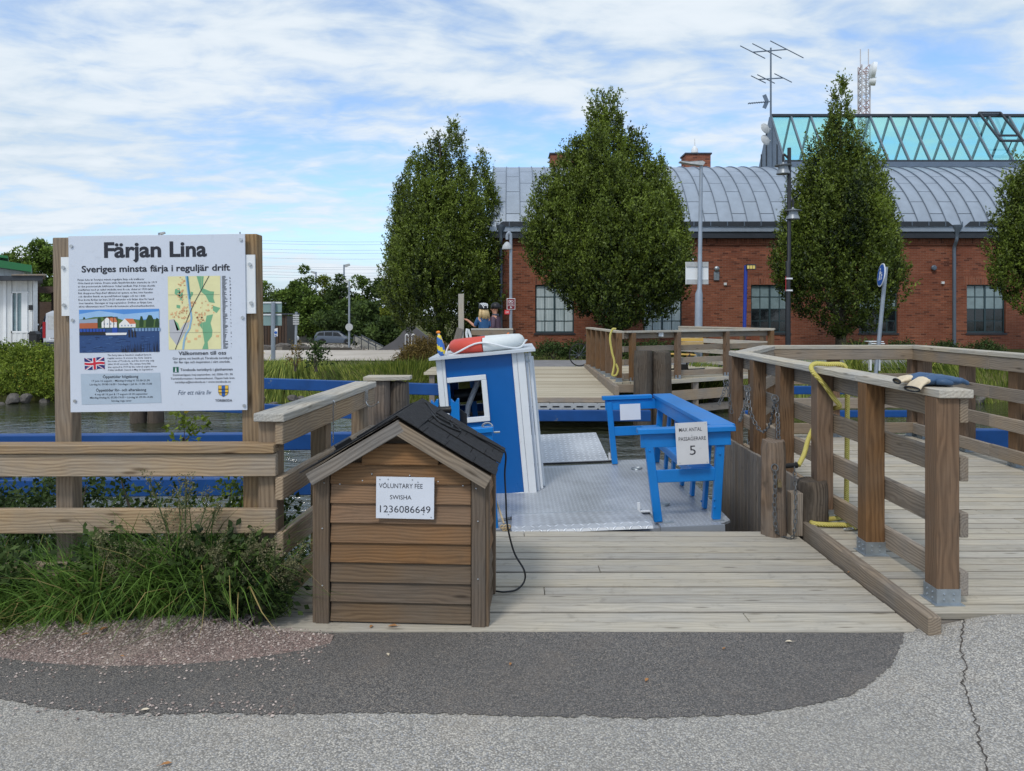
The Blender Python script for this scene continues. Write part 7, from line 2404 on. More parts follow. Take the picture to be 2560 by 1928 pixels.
def person(label, loc, rz, top, bottom, height, pose, child):
    k_ = height / 1.75
    root = None
    V_ = dict(pelvis=(0, 0, 0.96), belly=(0, 0.01, 1.08), chest=(0, 0.02, 1.28), upper=(0, 0.01, 1.41), neck=(0, 0.0, 1.5), jaw=(0, -0.02, 1.58), head=(0, -0.01, 1.66), crown=(0, 0.0, 1.73),
              hipl=(-0.1, 0, 0.9), hipr=(0.1, 0, 0.9), kneel=(-0.11, -0.02, 0.5), kneer=(0.11, 0.0, 0.5), ankl=(-0.11, 0.02, 0.09), ankr=(0.11, 0.03, 0.09), toel=(-0.12, -0.15, 0.035), toer=(0.12, -0.14, 0.035),
              shl=(-0.18, 0.0, 1.4), shr=(0.18, 0.0, 1.4), ell=(-0.24, 0.02, 1.12), elr=(0.24, 0.02, 1.12), wrl=(-0.24, -0.08, 0.9), wrr=(0.24, -0.08, 0.9), hal=(-0.24, -0.11, 0.83), har=(0.24, -0.11, 0.83))
    V_.update(pose)
    Rd = dict(pelvis=0.14, belly=(0.135, 0.11), chest=(0.15, 0.115), upper=(0.13, 0.09), neck=0.055, jaw=0.075, head=0.098, crown=0.075, hipl=0.095, hipr=0.095, kneel=0.065, kneer=0.065, ankl=0.045, ankr=0.045, toel=0.035, toer=0.035,
              shl=0.065, shr=0.065, ell=0.045, elr=0.045, wrl=0.03, wrr=0.03, hal=0.036, har=0.036)
    names = list(V_)
    E_ = [('pelvis', 'belly'), ('belly', 'chest'), ('chest', 'upper'), ('upper', 'neck'), ('neck', 'jaw'), ('jaw', 'head'), ('head', 'crown')]
    for s in 'lr':
        E_ += [('pelvis', 'hip' + s), ('hip' + s, 'knee' + s), ('knee' + s, 'ank' + s), ('ank' + s, 'toe' + s), ('upper', 'sh' + s), ('sh' + s, 'el' + s), ('el' + s, 'wr' + s), ('wr' + s, 'ha' + s)]
    ex = {}
    for s in 'lr':                                          # fingers and thumb
        h_, w_ = Vector(V_['ha' + s]), Vector(V_['wr' + s])
        d_ = (h_ - w_).normalized(); sd = d_.cross(Vector((0, 0, 1))); sd = sd.normalized() if sd.length > 0.1 else Vector((1, 0, 0))
        point = pose.get('point') == s
        for i, o_ in enumerate((-0.027, -0.009, 0.009, 0.027)):
            ln_ = (0.085, 0.09, 0.085, 0.065)[i] if not (point and i > 0) else 0.035
            a = f'f{s}{i}'; ex[a] = h_ + d_ * 0.03 + sd * o_; ex[a + 'b'] = ex[a] + d_ * ln_ + Vector((0, 0, -0.01))
            E_ += [('ha' + s, a), (a, a + 'b')]; Rd[a] = 0.01; Rd[a + 'b'] = 0.008
        ex['t' + s] = h_ + sd * -0.045 + d_ * 0.03; E_.append(('ha' + s, 't' + s)); Rd['t' + s] = 0.011
    V_.pop('point', None); V_.update(ex)
    names = [n_ for n_ in V_]
    names.remove('pelvis'); names = ['pelvis'] + names
    ix = {n_: i for i, n_ in enumerate(names)}
    body = skin([Vector(V_[n_]) * k_ for n_ in names], [(ix[a], ix[b]) for a, b in E_], [tuple(q * k_ for q in Rd[n_]) if isinstance(Rd[n_], tuple) else Rd[n_] * k_ for n_ in names], 'person', M['skin'])
    body.location = loc; body.rotation_euler = (0, 0, rz)
    tag(body, label, 'person', None)

    def cloth(nm, keys, edges, grow_, mat, sub=2):
        i2 = {n_: i for i, n_ in enumerate(keys)}
        rr = []
        for n_ in keys:
            r_ = Rd[n_]
            rr.append(tuple((q + grow_) * k_ for q in r_) if isinstance(r_, tuple) else (r_ + grow_) * k_)
        return skin([Vector(V_[n_]) * k_ for n_ in keys], [(i2[a], i2[b]) for a, b in edges], rr, nm, mat, body, sub)
    tk = ['chest', 'belly', 'upper', 'pelvis', 'shl', 'shr', 'ell', 'elr'] + (['wrl', 'wrr'] if child.get('long') else [])
    te = [('chest', 'belly'), ('belly', 'pelvis'), ('chest', 'upper'), ('upper', 'shl'), ('upper', 'shr'), ('shl', 'ell'), ('shr', 'elr')] + ([('ell', 'wrl'), ('elr', 'wrr')] if child.get('long') else [])
    cloth('jacket' if child.get('long') else 'top', tk, te, 0.018, top)
    cloth('trousers', ['pelvis', 'hipl', 'hipr', 'kneel', 'kneer', 'ankl', 'ankr'], [('pelvis', 'hipl'), ('pelvis', 'hipr'), ('hipl', 'kneel'), ('hipr', 'kneer'), ('kneel', 'ankl'), ('kneer', 'ankr')], 0.014, bottom)
    for s in 'lr':
        m = MB(); a, b = Vector(V_['ank' + s]) * k_, Vector(V_['toe' + s]) * k_
        m.tube([a + Vector((0, 0.05, -0.03)), a + Vector((0, 0, -0.02)), (a + b) / 2, b, b + (b - a) * 0.25], [0.045, 0.055, 0.05, 0.045, 0.02], 10); m.build('shoe', M['black'], body, smooth=True, world=False)
    hd = Vector(V_['head']) * k_
    m = MB()                                                # face: nose, eyes, mouth, ears
    m.sphere(hd + Vector((0, -0.105, -0.02)) * k_, 0.018 * k_, 8, 6, (0.8, 1, 1.3)); m.build('nose', M['skin'], body, smooth=True, world=False)
    for s in (-1, 1):
        m = MB(); m.sphere(hd + Vector((s * 0.035, -0.088, 0.005)) * k_, 0.012 * k_, 8, 6); m.build('eye', M['white'], body, smooth=True, world=False)
        m = MB(); m.sphere(hd + Vector((s * 0.096, 0.0, -0.01)) * k_, 0.026 * k_, 8, 6, (0.4, 0.8, 1.2)); m.build('ear', M['skin'], body, smooth=True, world=False)
    m = MB(); m.sphere(hd + Vector((0, -0.09, -0.06)) * k_, 0.02 * k_, 8, 6, (1.2, 0.5, 0.3)); m.build('mouth', flat('lip', 170, 90, 84), body, smooth=True, world=False)
    return body, hd, k_


Yw = 20.35
wz = 0.003
# local -Y is the way the figure faces; she looks away and to the left
wo, hd, k_ = person('person in a blue top and striped cycle helmet pointing across to the left', ((1209 - 1280) / F * Yw, Yw, wz), R(205), flat('blue_knit', 44, 86, 130), flat('grey_cloth', 128, 126, 130), 1.72,
                    dict(shl=(-0.16, 0, 1.4), shr=(0.16, 0, 1.4), elr=(0.22, -0.1, 1.2), wrr=(0.37, -0.22, 1.36), har=(0.43, -0.26, 1.395), ell=(-0.2, 0.08, 1.16), wrl=(-0.12, -0.1, 1.08), hal=(-0.1, -0.17, 1.09), point='r'), {})
m = MB(); m.lathe([(0.125, -0.02), (0.132, 0.02), (0.125, 0.07), (0.1, 0.115), (0.05, 0.14), (0.01, 0.145)], hd + Vector((0, 0.0, 0.04)) * k_, 20, Matrix.Diagonal(Vector((1, 1.25, 1)))); hl = m.build('helmet', flat('helmet_black', 26, 28, 34), wo, smooth=True, world=False)
for a in (-0.09, -0.045, 0.0, 0.045, 0.09):
    m = MB(); P = []
    for i in range(9):
        f = -1 + 2 * i / 8
        P.append(hd + Vector((a * 1.05 * math.sqrt(max(0.05, 1 - f * f * 0.7)), f * 0.15, 0.055 + 0.132 * math.sqrt(max(0, 1 - f * f * 0.8 - (a / 0.15) ** 2 * 0.6)))))
    m.tube(P, 0.012, 6); m.build('helmet_stripe', M['white'], hl, smooth='auto', world=False)
hm = MB()
for i in range(46):
    a = random.uniform(0.15, math.pi - 0.15)
    rx, ry = 0.105 * math.cos(a), 0.10 * math.sin(a)
    L_ = random.uniform(0.15, 0.27)
    b = hd + Vector((rx, ry, 0.0))
    hm.tube([b + Vector((0, 0, 0.03)), b + Vector((rx * 0.25, ry * 0.3 + 0.01, -0.08)), b + Vector((rx * 0.4 + random.uniform(-0.03, 0.03), ry * 0.3 + 0.02, -L_))], [0.022, 0.026, 0.008], 6)
hm.build('hair', flat('blond_hair', 206, 178, 130), wo, smooth=True, world=False)
mo, hd, k_ = person('person in a dark knit cap and plum jacket standing close beside the blue top', ((1238 - 1280) / F * (Yw + 0.2), Yw + 0.2, wz), R(250), flat('plum_jacket', 88, 68, 82), flat('grey_cloth', 128, 126, 130), 1.76,
                    dict(ell=(-0.24, 0.05, 1.13), wrl=(-0.22, -0.12, 0.98), elr=(0.23, 0.03, 1.14), wrr=(0.2, -0.14, 1.02), hal=(-0.2, -0.18, 0.95), har=(0.18, -0.2, 1.0)), dict(long=True))
m = MB(); m.lathe([(0.118, -0.05), (0.125, 0.0), (0.12, 0.05), (0.09, 0.1), (0.05, 0.125), (0.01, 0.13)], hd + Vector((0, 0.025, 0.045)), 18, Matrix.Diagonal(Vector((1, 1.12, 1)))); m.build('knit_cap', flat('black_knit', 26, 24, 28), mo, smooth=True, world=False)
m = MB(); m.lathe([(0.1, 0), (0.12, 0.04), (0.1, 0.09)], Vector((0, 0.01, 1.44)), 14, Matrix.Diagonal(Vector((1, 0.9, 1)))); m.build('hood', flat('slate_hood', 58, 60, 74), mo, smooth=True, world=False)


def bicycle(loc, rz, label):
    root = thing('bicycle', label, 'bicycle', loc, rotz=rz)
    for x in (-0.52, 0.52):
        m = MB(); m.tube([(x + 0.33 * math.cos(a), 0, 0.345 + 0.33 * math.sin(a)) for a in np.linspace(0, 6.283, 27)[:-1]], 0.018, 6, closed=True); w_ = m.build('wheel', M['tyre'], root, smooth='auto', world=False)
        m = MB()
        for i in range(12):
            a = math.pi * i / 6
            m.tube([(x, 0, 0.345), (x + 0.32 * math.cos(a), 0, 0.345 + 0.32 * math.sin(a))], 0.002, 3)
        m.build('spokes', M['steel'], w_, world=False)
    m = MB(); bb, stp, hdp = (-0.08, 0, 0.3), (-0.2, 0, 0.82), (0.36, 0, 0.86)
    for a, b in ((bb, stp), (stp, hdp), (bb, hdp), ((-0.52, 0, 0.345), bb), ((-0.52, 0, 0.345), stp), (hdp, (0.52, 0, 0.345))):
        m.tube([a, b], 0.016, 8)
    m.build('frame', flat('bike_frame', 40, 44, 52), root, smooth='auto', world=False)
    m = MB(); m.tube(smooth_path([(0.26, -0.28, 1.06), (0.34, -0.14, 1.04), (0.33, 0, 1.0), (0.34, 0.14, 1.04), (0.26, 0.28, 1.06)], 5), 0.014, 8); m.tube([hdp, (0.33, 0, 1.0)], 0.014, 8); m.build('handlebar', M['black'], root, smooth='auto', world=False)
    m = MB(); m.sphere((-0.24, 0, 0.93), 0.1, 10, 6, (1.3, 0.75, 0.35)); m.tube([stp, (-0.23, 0, 0.92)], 0.013, 8); m.build('saddle', M['black'], root, smooth='auto', world=False)
    return root


bicycle((at(1282, 0, 21.0).x - 0.3, 21.0, 0.003), R(20), 'bicycle whose handlebar shows beside the plum jacket')
bicycle((at(1490, 0, 22.3).x, 22.3, 0.0 + gz(2.5, 22.3) + 0.035), R(15), 'bicycle parked behind the corner of the far railing')

# ------------------------------------------------------------------ vegetation
def unit(a):
    return a / np.maximum(np.linalg.norm(a, axis=1, keepdims=True), 1e-9)


def leaf_geo(C, D, L, W, rg):
    """one kite-shaped leaf at each C along D"""
    n = len(C)
    D = unit(D)
    S_ = unit(np.cross(D, unit(rg.normal(0, 1, (n, 3)))))
    N_ = np.cross(D, S_)
    L, W = np.broadcast_to(L, n)[:, None], np.broadcast_to(W, n)[:, None]
    V = np.stack([C, C + D * L * 0.45 + S_ * W * 0.5 - N_ * L * 0.06, C + D * L - N_ * L * 0.16, C + D * L * 0.45 - S_ * W * 0.5 - N_ * L * 0.06], 1)
    return V


def leaf_obj(name, V, tint, mat, parent=None, world=True):
    n = len(V)
    fc = np.arange(n * 4).reshape(n, 4)
    o = bpy.data.objects.new(name, np_mesh(name, V, fc, mat, tint))
    return link(o, parent, world)


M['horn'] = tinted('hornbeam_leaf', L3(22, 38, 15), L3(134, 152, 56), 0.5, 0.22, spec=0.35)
M['bark'] = plain('grey_bark', L3(92, 84, 74), 0.9, 0, 0.3, 12, 0.6, 25)


def flame_r(t_):
    return np.where(t_ < 0.36, np.clip(t_ / 0.36, 0.001, 1) ** 0.62, np.clip((1 - t_) / 0.64, 0, 1) ** 0.78)


def hornbeam(name, label, Y, lobes, seed, dens=1.0, base_px=None, leaf=(0.105, 0.056)):
    rg = np.random.default_rng(seed)
    k_ = Y / F
    cx = base_px if base_px else lobes[0][0]
    bx = (cx - 1280) * k_
    gz0 = gz(bx, Y)
    root = thing(name, label, 'tree', (bx, Y, gz0), 'hornbeams before the hall')
    Vs, Ts = [], []
    subs = []
    for (lx, ytop, ybot, hw, dy) in lobes:                 # upright tufts breaking up each big lobe
        if hw > 40:
            for i in range(int(hw / 7)):
                a, f = rg.uniform(0, 2 * math.pi), rg.uniform(0.25, 0.75)
                r_ = float(flame_r(np.array(f))) * hw * 0.93
                yc = ybot + (ytop - ybot) * f
                hh_ = (ybot - ytop) * rg.uniform(0.2, 0.36)
                subs.append((lx + r_ * math.cos(a), yc - hh_ * 0.85, yc + hh_ * 0.4, hw * rg.uniform(0.12, 0.2), dy + r_ * k_ * math.sin(a)))
    for (lx, ytop, ybot, hw, dy) in lobes + subs:
        x0, zt, zb, R0 = (lx - 1280) * k_, at(0, ytop, Y).z, at(0, ybot, Y).z, hw * k_
        H_ = zt - zb
        area = 2 * math.pi * R0 * 0.62 * H_
        nc = int(area * 30 * dens)
        t_ = rg.beta(1.25, 1.35, nc)
        ph = rg.uniform(0, 2 * math.pi, nc)
        lump = 1 + 0.13 * np.sin(ph * 3 + t_ * 9 + lx) + 0.10 * np.sin(ph * 5 - t_ * 15 + seed) + 0.07 * np.sin(ph * 9 + t_ * 31)
        rad = R0 * flame_r(t_) * lump * np.where(rg.uniform(0, 1, nc) < 0.72, rg.uniform(0.86, 1.04, nc), rg.uniform(0.25, 0.85, nc))
        P = np.stack([x0 + rad * np.cos(ph), Y + dy + rad * np.sin(ph), zb + t_ * H_], 1)
        out = np.stack([np.cos(ph), np.sin(ph), np.zeros(nc)], 1)
        tw = unit(out * 0.5 + np.array([0, 0, 1.0]) + rg.normal(0, 0.2, (nc, 3)))
        nl = 13
        s_ = rg.uniform(0, 1, (nc, nl))
        tl = rg.uniform(0.2, 0.55, nc)
        C = P[:, None] + tw[:, None] * (s_ * tl[:, None])[..., None] + rg.normal(0, 0.035, (nc, nl, 3))
        D = tw[:, None] * 0.75 + rg.normal(0, 0.5, (nc, nl, 3))
        ti = np.clip((rg.normal(0.27, 0.11, nc) + rg.normal(0, 0.12))[:, None] + 0.36 * (s_ - 0.4) + 0.26 * (t_[:, None] - 0.3) + rg.normal(0, 0.12, (nc, nl)), 0, 1)  # tint rises with height: sunlit crown tops painted into the leaf colour
        n = nc * nl
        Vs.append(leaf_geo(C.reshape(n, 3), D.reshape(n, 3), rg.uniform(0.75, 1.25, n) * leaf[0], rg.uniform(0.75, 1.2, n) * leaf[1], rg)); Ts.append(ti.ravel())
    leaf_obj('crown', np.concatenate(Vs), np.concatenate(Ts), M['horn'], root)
    m = MB()
    top = max(at(0, l_[1], Y).z for l_ in lobes)
    m.tube([(bx, Y, gz0 - 0.1), (bx + 0.03, Y, gz0 + 0.5), (bx, Y, gz0 + 1.6), (bx + 0.05, Y, (gz0 + top) * 0.55), (bx, Y, top - 0.8)], [0.26, 0.19, 0.17, 0.1, 0.02], 10)
    m.build('trunk', M['bark'], root, smooth='auto')
    m = MB()
    for i in range(9):
        a = 6.28 * i / 9 + seed
        l_ = lobes[i % len(lobes)]
        tx, tz = (l_[0] - 1280) * k_, at(0, l_[1] * 0.6 + l_[2] * 0.4, Y).z
        z0 = gz0 + 1.0 + 0.15 * i
        m.tube(smooth_path([(bx, Y, z0), (bx * 0.6 + tx * 0.4 + 0.5 * math.cos(a), Y + 0.5 * math.sin(a), z0 * 0.6 + tz * 0.4), (tx + 0.3 * math.cos(a), Y + l_[4] + 0.3 * math.sin(a), tz)], 4), [0.08, 0.075, 0.07, 0.06, 0.055, 0.045, 0.035, 0.025, 0.012], 6)
    m.build('limbs', M['bark'], root, smooth='auto')
    return root


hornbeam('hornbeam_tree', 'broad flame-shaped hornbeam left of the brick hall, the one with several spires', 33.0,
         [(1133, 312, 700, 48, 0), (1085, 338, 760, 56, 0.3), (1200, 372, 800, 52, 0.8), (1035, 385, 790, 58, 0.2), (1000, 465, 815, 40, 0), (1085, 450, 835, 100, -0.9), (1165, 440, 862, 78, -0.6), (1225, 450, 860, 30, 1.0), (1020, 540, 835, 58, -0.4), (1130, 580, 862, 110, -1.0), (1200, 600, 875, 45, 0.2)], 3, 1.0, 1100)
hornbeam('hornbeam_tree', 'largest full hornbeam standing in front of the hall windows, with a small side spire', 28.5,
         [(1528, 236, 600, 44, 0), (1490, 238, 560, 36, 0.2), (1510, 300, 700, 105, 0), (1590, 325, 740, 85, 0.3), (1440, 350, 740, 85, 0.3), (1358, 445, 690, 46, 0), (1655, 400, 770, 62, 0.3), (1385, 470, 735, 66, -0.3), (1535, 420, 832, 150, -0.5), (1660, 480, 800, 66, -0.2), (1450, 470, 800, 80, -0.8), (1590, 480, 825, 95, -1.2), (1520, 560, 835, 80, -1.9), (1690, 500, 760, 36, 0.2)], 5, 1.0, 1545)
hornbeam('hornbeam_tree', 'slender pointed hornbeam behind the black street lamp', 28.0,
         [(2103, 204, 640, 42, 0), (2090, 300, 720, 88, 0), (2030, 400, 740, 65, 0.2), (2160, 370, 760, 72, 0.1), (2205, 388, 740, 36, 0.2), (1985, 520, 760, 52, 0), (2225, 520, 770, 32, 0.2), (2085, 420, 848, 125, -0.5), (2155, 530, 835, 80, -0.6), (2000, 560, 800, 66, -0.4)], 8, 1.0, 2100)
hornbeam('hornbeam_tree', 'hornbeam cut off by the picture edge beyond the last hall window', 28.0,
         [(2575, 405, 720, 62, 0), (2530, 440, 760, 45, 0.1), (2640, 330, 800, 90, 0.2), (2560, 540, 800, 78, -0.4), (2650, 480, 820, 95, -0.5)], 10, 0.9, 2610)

M['leafmid'] = tinted('mixed_tree_leaf', L3(40, 60, 24), L3(124, 148, 62), 0.6, 0.15)
M['leafyel'] = tinted('yellow_green_leaf', L3(58, 76, 26), L3(150, 158, 62), 0.6, 0.2)
M['leafdark'] = tinted('dark_tree_leaf', L3(32, 48, 26), L3(96, 116, 56), 0.6, 0.12)


def blob_tree(name, label, px_, ytop, ybot, hw, Y, seed, mat, n=5200, leaf=0.34, group=None, cat='tree', dz=None):
    rg = np.random.default_rng(seed)
    k_ = Y / F
    x0, zt, zb = (px_ - 1280) * k_, at(0, ytop, Y).z, at(0, ybot, Y).z
    g0 = gz(x0, Y)
    root = thing(name, label, cat, (x0, Y, g0), group)
    nb = 26
    bc_ = np.stack([rg.normal(0, 0.42, nb), rg.normal(0, 0.42, nb), rg.uniform(0.08, 0.92, nb)], 1)
    wid = np.sqrt(np.clip(1 - ((bc_[:, 2] - 0.42) / 0.62) ** 2, 0.05, 1))
    R0 = hw * k_
    cen = np.stack([x0 + bc_[:, 0] * R0 * wid * 1.15, Y + bc_[:, 1] * R0 * wid, zb + bc_[:, 2] * (zt - zb)], 1)
    cen[0] = (x0, Y, zt - R0 * 0.25)
    rr = rg.uniform(0.26, 0.46, nb) * R0
    rr[0] = R0 * 0.25
    which = rg.integers(0, nb, n)
    dirs = unit(rg.normal(0, 1, (n, 3)))
    C = cen[which] + dirs * (rr[which] * rg.uniform(0.55, 1.08, n))[:, None] * np.array([1, 1, 0.85])
    D = dirs * 0.7 + rg.normal(0, 0.6, (n, 3))
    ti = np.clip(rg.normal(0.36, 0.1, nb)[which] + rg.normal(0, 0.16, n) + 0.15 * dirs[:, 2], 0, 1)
    leaf_obj('crown', leaf_geo(C, D, rg.uniform(0.7, 1.3, n) * leaf, rg.uniform(0.7, 1.2, n) * leaf * 0.62, rg), ti, M[mat], root)
    m = MB(); m.tube([(x0, Y, g0 - 0.3), (x0 + 0.1, Y, (g0 + zb) / 2), (x0, Y, zb + (zt - zb) * 0.5), (x0, Y, zb + (zt - zb) * 0.85)], [R0 * 0.09, R0 * 0.07, R0 * 0.045, 0.02], 8)
    for i in range(6):
        c_ = cen[1 + i * 3]; m.tube([(x0, Y, zb + (c_[2] - zb) * 0.45), tuple(c_)], [R0 * 0.035, 0.02], 5)
    m.build('trunk', M['bark'], root, smooth='auto')
    return root


belt = [(668, 775, 858, 26, 90, 'leafdark'), (700, 728, 860, 38, 92, 'leafdark'), (760, 662, 858, 46, 90, 'leafmid'), (735, 705, 862, 40, 86, 'leafmid'), (806, 690, 858, 44, 94, 'leafyel'), (850, 686, 856, 46, 92, 'leafdark'), (792, 745, 850, 44, 86, 'leafmid'), (858, 752, 852, 52, 84, 'leafdark'), (905, 690, 858, 46, 92, 'leafmid'), (948, 696, 866, 40, 90, 'leafdark'),
        (985, 725, 860, 40, 84, 'leafyel'), (925, 760, 874, 48, 72, 'leafdark'), (962, 795, 872, 40, 66, 'leafdark'), (828, 770, 838, 40, 88.6, 'leafmid')]
lab = ['low dark tree at the left end of the belt beside the sign backs', 'dark tree behind the plank hut', 'tallest pointed tree of the belt behind the estate car', 'bushy tree behind the direction signpost', 'yellow-green tree behind the estate car', 'dark round tree behind the road lamp', 'mid green tree just behind the estate car roof', 'dark bushy tree between the estate car and the stairway', 'mid green tree above the stairway', 'dark tree beside the broad hornbeam', 'yellow-green tree touching the broad hornbeam', 'dark thicket tree beside the stairway handrail', 'dark thicket tree in front of the concrete arch', 'green bushy tree right above the retaining wall']
for i, (x, yt, yb, hw, Y, mt) in enumerate(belt):
    blob_tree('belt_tree', lab[i], x, yt, yb, hw, Y, 40 + i, mt, group='trees of the belt beyond the road')
for i, (x, yt, yb, hw, Y, mt, lb) in enumerate(((95, 598, 800, 62, 62, 'leafmid', 'round leafy tree rising above the carport'), (150, 612, 800, 60, 66, 'leafmid', 'leafy tree half hidden by the information sign post'), (20, 632, 780, 50, 72, 'leafyel', 'pale green tree behind the green shed roof'), (-60, 600, 800, 70, 66, 'leafmid', 'tree behind the shed beyond the picture edge'), (215, 640, 820, 60, 64, 'leafdark', 'dark tree hidden behind the information sign'))):
    blob_tree('yard_tree', lb, x, yt, yb, hw, Y, 80 + i, mt, 8000, 0.26, 'trees behind the shed')

for i, x in enumerate((270, 335, 400, 470, 540, 600, 645)):
    blob_tree('hidden_tree', ('tree of the far row behind the information sign, over its left half', 'tree of the far row behind the information sign, over its right half')[i > 2], x, 700 + 22 * (i % 3), 860, 44, 96 + 3 * (i % 2), 95 + i, ('leafmid', 'leafdark')[i % 2], 4200, 0.36, 'trees behind the sign ' + ('left' if i < 3 else 'right'))

# ------------------------------------------------------------------ shrubs and bank plants
M['shrub'] = tinted('bank_shrub_leaf', L3(52, 74, 24), L3(160, 176, 66), 0.6, 0.25, L3(206, 176, 70))
M['shrubdark'] = tinted('shade_shrub_leaf', L3(28, 44, 24), L3(92, 112, 58), 0.6, 0.2)
M['brownleaf'] = tinted('brown_bush_leaf', L3(74, 62, 34), L3(140, 118, 62), 0.8, 0.1)


def shrub(name, label, c, rx, ry, h, n, leaf, mat, seed, group=None, stems=8, cat='shrub'):
    rg = np.random.default_rng(seed)
    root = thing(name, label, cat, (c[0], c[1], c[2]), group)
    nc = n // 9
    u = unit(rg.normal(0, 1, (nc, 3))); u[:, 2] = np.abs(u[:, 2])
    rad = rg.uniform(0.35, 1.0, nc) ** 0.5
    lump = 1 + 0.22 * np.sin(u[:, 0] * 5 + seed) * np.sin(u[:, 1] * 4)
    P = np.stack([c[0] + u[:, 0] * rx * rad * lump, c[1] + u[:, 1] * ry * rad * lump, c[2] + 0.05 + u[:, 2] * h * rad * lump], 1)
    tw = unit(u * 0.6 + np.array([0, 0, 0.5]) + rg.normal(0, 0.5, (nc, 3)))
    s_ = rg.uniform(0, 1, (nc, 9))
    C = P[:, None] + tw[:, None] * (s_ * leaf * 3.2)[..., None] + rg.normal(0, leaf * 0.35, (nc, 9, 3))
    D = tw[:, None] * 0.5 + rg.normal(0, 0.6, (nc, 9, 3))
    ti = np.clip(rg.normal(0.42, 0.18, nc)[:, None] + rg.normal(0, 0.13, (nc, 9)), 0, 0.92)
    ti = np.where(rg.uniform(0, 1, ti.shape) < 0.012, 0.97, ti)
    k_ = nc * 9
    leaf_obj('foliage', leaf_geo(C.reshape(k_, 3), D.reshape(k_, 3), rg.uniform(0.7, 1.3, k_) * leaf, rg.uniform(0.7, 1.2, k_) * leaf * 0.6, rg), ti.ravel(), M[mat], root)
    m = MB()
    for i in range(stems):
        p = P[rg.integers(0, nc)]
        m.tube([(c[0] + rg.normal(0, rx * 0.15), c[1] + rg.normal(0, ry * 0.15), c[2] - 0.1), ((c[0] + p[0]) / 2, (c[1] + p[1]) / 2, (c[2] + p[2]) / 2 + 0.05), tuple(p)], [0.012 + rx * 0.012, 0.01 + rx * 0.006, 0.004], 5)
    m.build('stem', M['bark'], root)
    return root


bl_lab = ['rounded green bank shrub below the shed window', 'bank shrub with yellowing leaves under the letter box', 'bank shrub in front of the silver van', 'bank shrub behind the left sign post', 'bank shrub hidden behind the sign panel', 'bank shrub at the right end of the row by the reeds', 'bank shrub at the picture edge beside the shed', 'low bank shrub overhanging the waterline stones', 'low leafy shrub at the waterline below the van']
spots = [(-14.2, 22.0, 1.0, 0.62), (-13.2, 21.6, 0.9, 0.58), (-12.5, 22.2, 1.0, 0.55), (-11.3, 21.8, 1.0, 0.55), (-9.8, 21.9, 1.1, 0.55), (-8.4, 21.8, 0.9, 0.5), (-15.6, 22.2, 1.1, 0.7), (-13.7, 20.9, 0.9, 0.7), (-12.6, 20.8, 0.8, 0.65)]
for i, (x, y, r, h) in enumerate(spots):
    shrub('bank_shrub', bl_lab[i], (x, y, gz(x, y) - 0.05), r, r * 0.8, h, 9000, 0.065, 'shrub', 200 + i, 'shrubs on the far bank')
p = gr(1068, 905, -0.1)
shrub('brown_bush', 'broad brownish bush in front of the concrete arch', (-2.9, 25.0, -0.15), 0.95, 0.7, 0.72, 9000, 0.06, 'brownleaf', 230)
shrub('bank_weed', 'upright leafy weed standing out of the reeds', (-5.55, 20.9, 0.0), 0.22, 0.2, 0.62, 500, 0.09, 'shrubdark', 231)
shrub('bank_weed', 'thin reddish weed beside the road lamp foot', (-6.15, 21.0, 0.0), 0.16, 0.15, 0.55, 300, 0.06, 'brownleaf', 232)
hg = [(1.4, 26.4), (2.3, 26.6), (3.2, 26.5), (4.1, 26.6), (5.0, 26.5), (5.9, 26.6), (6.8, 26.5), (7.7, 26.5), (12.5, 26.5), (14, 26.6), (15.5, 26.5), (17, 26.6)]
hedge_lab = 'low green shrub of the hedge row along the foot of the brick hall'
for i, (x, y) in enumerate(hg):
    shrub('hedge_shrub', hedge_lab, (x, y, 0.0 - 0.1), 0.62, 0.5, 0.5, 2600, 0.07, 'shrubdark', 240 + i, 'hedge row at the hall')


def blades(name, label, X, Y, Z, H_, W_, lean, mat, seed, cat='grass', droop=0.55, kind='stuff', segs=4, tint=None):
    rg = np.random.default_rng(seed)
    n = len(X)
    a = rg.uniform(0, 2 * math.pi, n)
    dx, dy = np.cos(a), np.sin(a)
    L_ = np.broadcast_to(H_, n) * rg.uniform(0.55, 1.1, n)
    ln = lean * rg.uniform(0.2, 1.2, n)
    f = np.linspace(0, 1, segs + 1)
    hor = (ln[:, None] * f + droop * rg.uniform(0.2, 1, n)[:, None] * f ** 2.4) * L_[:, None]
    ver = np.sqrt(np.clip(1 - np.clip(hor / (L_[:, None] * np.maximum(f, 0.01)), 0, 0.97) ** 2, 0.02, 1)) * f * L_[:, None]
    cx, cy, cz = X[:, None] + dx[:, None] * hor, Y[:, None] + dy[:, None] * hor, Z[:, None] + ver
    w = np.broadcast_to(W_, n)[:, None] * (1 - f ** 2.2 * 0.95)[None]
    b = rg.uniform(0, 2 * math.pi, n)
    sx, sy = np.cos(b)[:, None] * w / 2, np.sin(b)[:, None] * w / 2
    V = np.stack([np.stack([cx - sx, cy - sy, cz], -1), np.stack([cx + sx, cy + sy, cz], -1)], 2)   # n, segs+1, 2, 3
    k_ = (segs + 1) * 2
    base_ = np.arange(n)[:, None, None] * k_
    q = np.array([[2 * i, 2 * i + 1, 2 * i + 3, 2 * i + 2] for i in range(segs)])
    fc = (base_ + q[None]).reshape(-1, 4)
    ti = np.repeat(np.where(rg.uniform(0, 1, n) < (0.05 if mat == 'grass' else 0), 0.97, np.clip((rg.normal(0.4, 0.2, n) if tint is None else tint), 0, 0.92)), segs)
    o = link(bpy.data.objects.new(name, np_mesh(name, V, fc, M[mat], ti, True)))
    return tag(o, label, cat, kind=kind)


